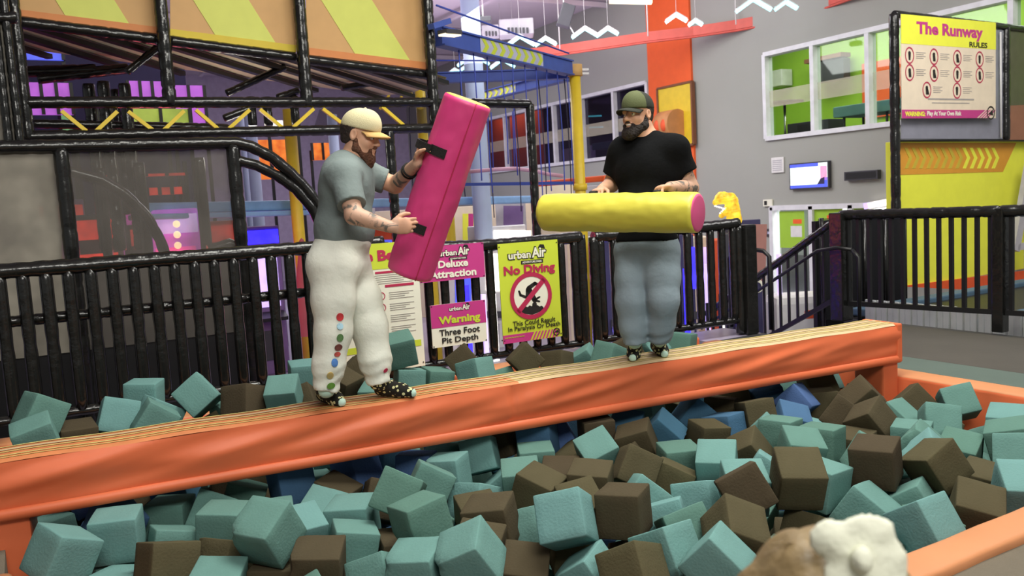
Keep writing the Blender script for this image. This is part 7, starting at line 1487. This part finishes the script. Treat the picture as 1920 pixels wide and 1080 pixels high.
# ---- glowing dinosaur head lamp on a cabinet behind the fence
dl = at(1362, 388, 12.0)
e = empty('dinosaur_lamp', (dl.x, dl.y, dl.z - 0.21), 'glowing orange dinosaur head lamp with open jaws above the fence end post', 'lamp')
d_ = lambda x, y, z=0.0: dl + HR * (x / FPX * 12) - UP * (y / FPX * 12) + HT * z
DR = Frame(dl, -HR)
DF = Field(); DF.cone(d_(14, 26), d_(10, -8), 0.106, 0.094, 0.03); DF.cone(d_(8, -14), d_(-10, -18), 0.09, 0.078, 0.03); DF.cone(d_(-8, -17), d_(-20, -10), 0.072, 0.045, 0.03)
DF.cone(d_(4, 4), d_(-10, 16), 0.062, 0.038, 0.02); DF.ell(d_(-8, 4), (0.05, 0.085, 0.026), DR.B, 0.01, 's')
for s_ in (-1, 1): DF.cone(d_(-3, -26, 0.035 * s_), d_(-9, -25, 0.045 * s_), 0.022, 0.015, 0.01); DF.ell(d_(-6, -19, 0.078 * s_), (0.017, 0.014, 0.012), DR.B, 0.006, 's')
DF.fn(folds(0.004, 70, 3)); grown('head', DF, 0.006, M['e_gold'], e)
mb = MB()
for i in range(6):
    for s_ in (-1, 1): mb.lathe([(0.007, 0), (0.0, 0.026)], d_(-21 + 3.4 * i, -4 + 1.2 * i, 0.034 * s_), (0, 0, -1), 6); mb.lathe([(0.006, 0), (0.0, 0.022)], d_(-12 + 2.6 * i, 12 - 2.6 * i, 0.028 * s_), (0, 0, 1), 6)
tt = mb.build('teeth', M['e_white'], e); tt['kind'] = 'stuff'
MB().box(d_(14, 44), (0.24, 0.2, 0.06), Matrix.Rotation(-math.radians(YAW), 3, 'Z')).build('base', M['dark_grey'], e)
cb_ = d_(14, 44) - UP * 0.03; hh = cb_.z - GZ
tag(MB().box((cb_.x, cb_.y, GZ + hh / 2), (0.4, 0.4, hh), Matrix.Rotation(-math.radians(YAW), 3, 'Z')).build('arcade_cabinet', M['dark_grey'], None, 0.02), 'dark game cabinet under the dinosaur head lamp', 'arcade machine')

# ---------------------------------------------------------------- labels of the foam cubes, once everything stands
strips = {}
bpy.context.view_layer.update()
deps = bpy.context.evaluated_depsgraph_get()
def seen(o):
    """how many of a cube's surface points the camera really sees"""
    n_ = 0; mw = o.matrix_world
    for f in range(6):
        ax, sg = f % 3, 1 if f > 2 else -1
        for u in (-0.8, -0.3, 0.3, 0.8):
            for v in (-0.8, -0.3, 0.3, 0.8):
                p = [0, 0, 0]; p[ax] = sg * 0.1; p[(ax + 1) % 3] = u * 0.1; p[(ax + 2) % 3] = v * 0.1
                w_ = mw @ Vector(p); x, y = project(w_)
                if not (0 < x < 1920 and 0 < y < 1080): continue
                d = (w_ - CAM); L_ = d.length
                ok, loc, _, _, ob, _ = scene.ray_cast(deps, CAM, d / L_, distance=L_ + 0.05)
                if ok and ob is not None and ob.name == o.name: n_ += 1
    return n_
for q in cubes:
    if seen(q[1]) > 2: strips.setdefault((q[0], strip_of(q[3], q[4], q[2]), column_of(q[2][0])), []).append(q)
    else: tag(q[1], '%s foam cube covered by the cubes on top of it, %s' % (CN[q[0]], strip_of(q[3], q[4], q[2])), 'foam cube', 'covered %s foam cubes %s' % (CN[q[0]], strip_of(q[3], q[4], q[2])))
for (c, s, k), qs in strips.items():
    qs.sort(key=lambda q: q[2][0])
    for i, q in enumerate(qs):
        n_ = 'only' if len(qs) == 1 else 'leftmost' if i == 0 else 'rightmost' if i == len(qs) - 1 else NUM[i]
        tag(q[1], '%s %s foam cube %s%s, %s' % (n_, CN[c], 'from the left ' if n_ in NUM else '', s, k), 'foam cube', 'foam cubes heaped in the pit')
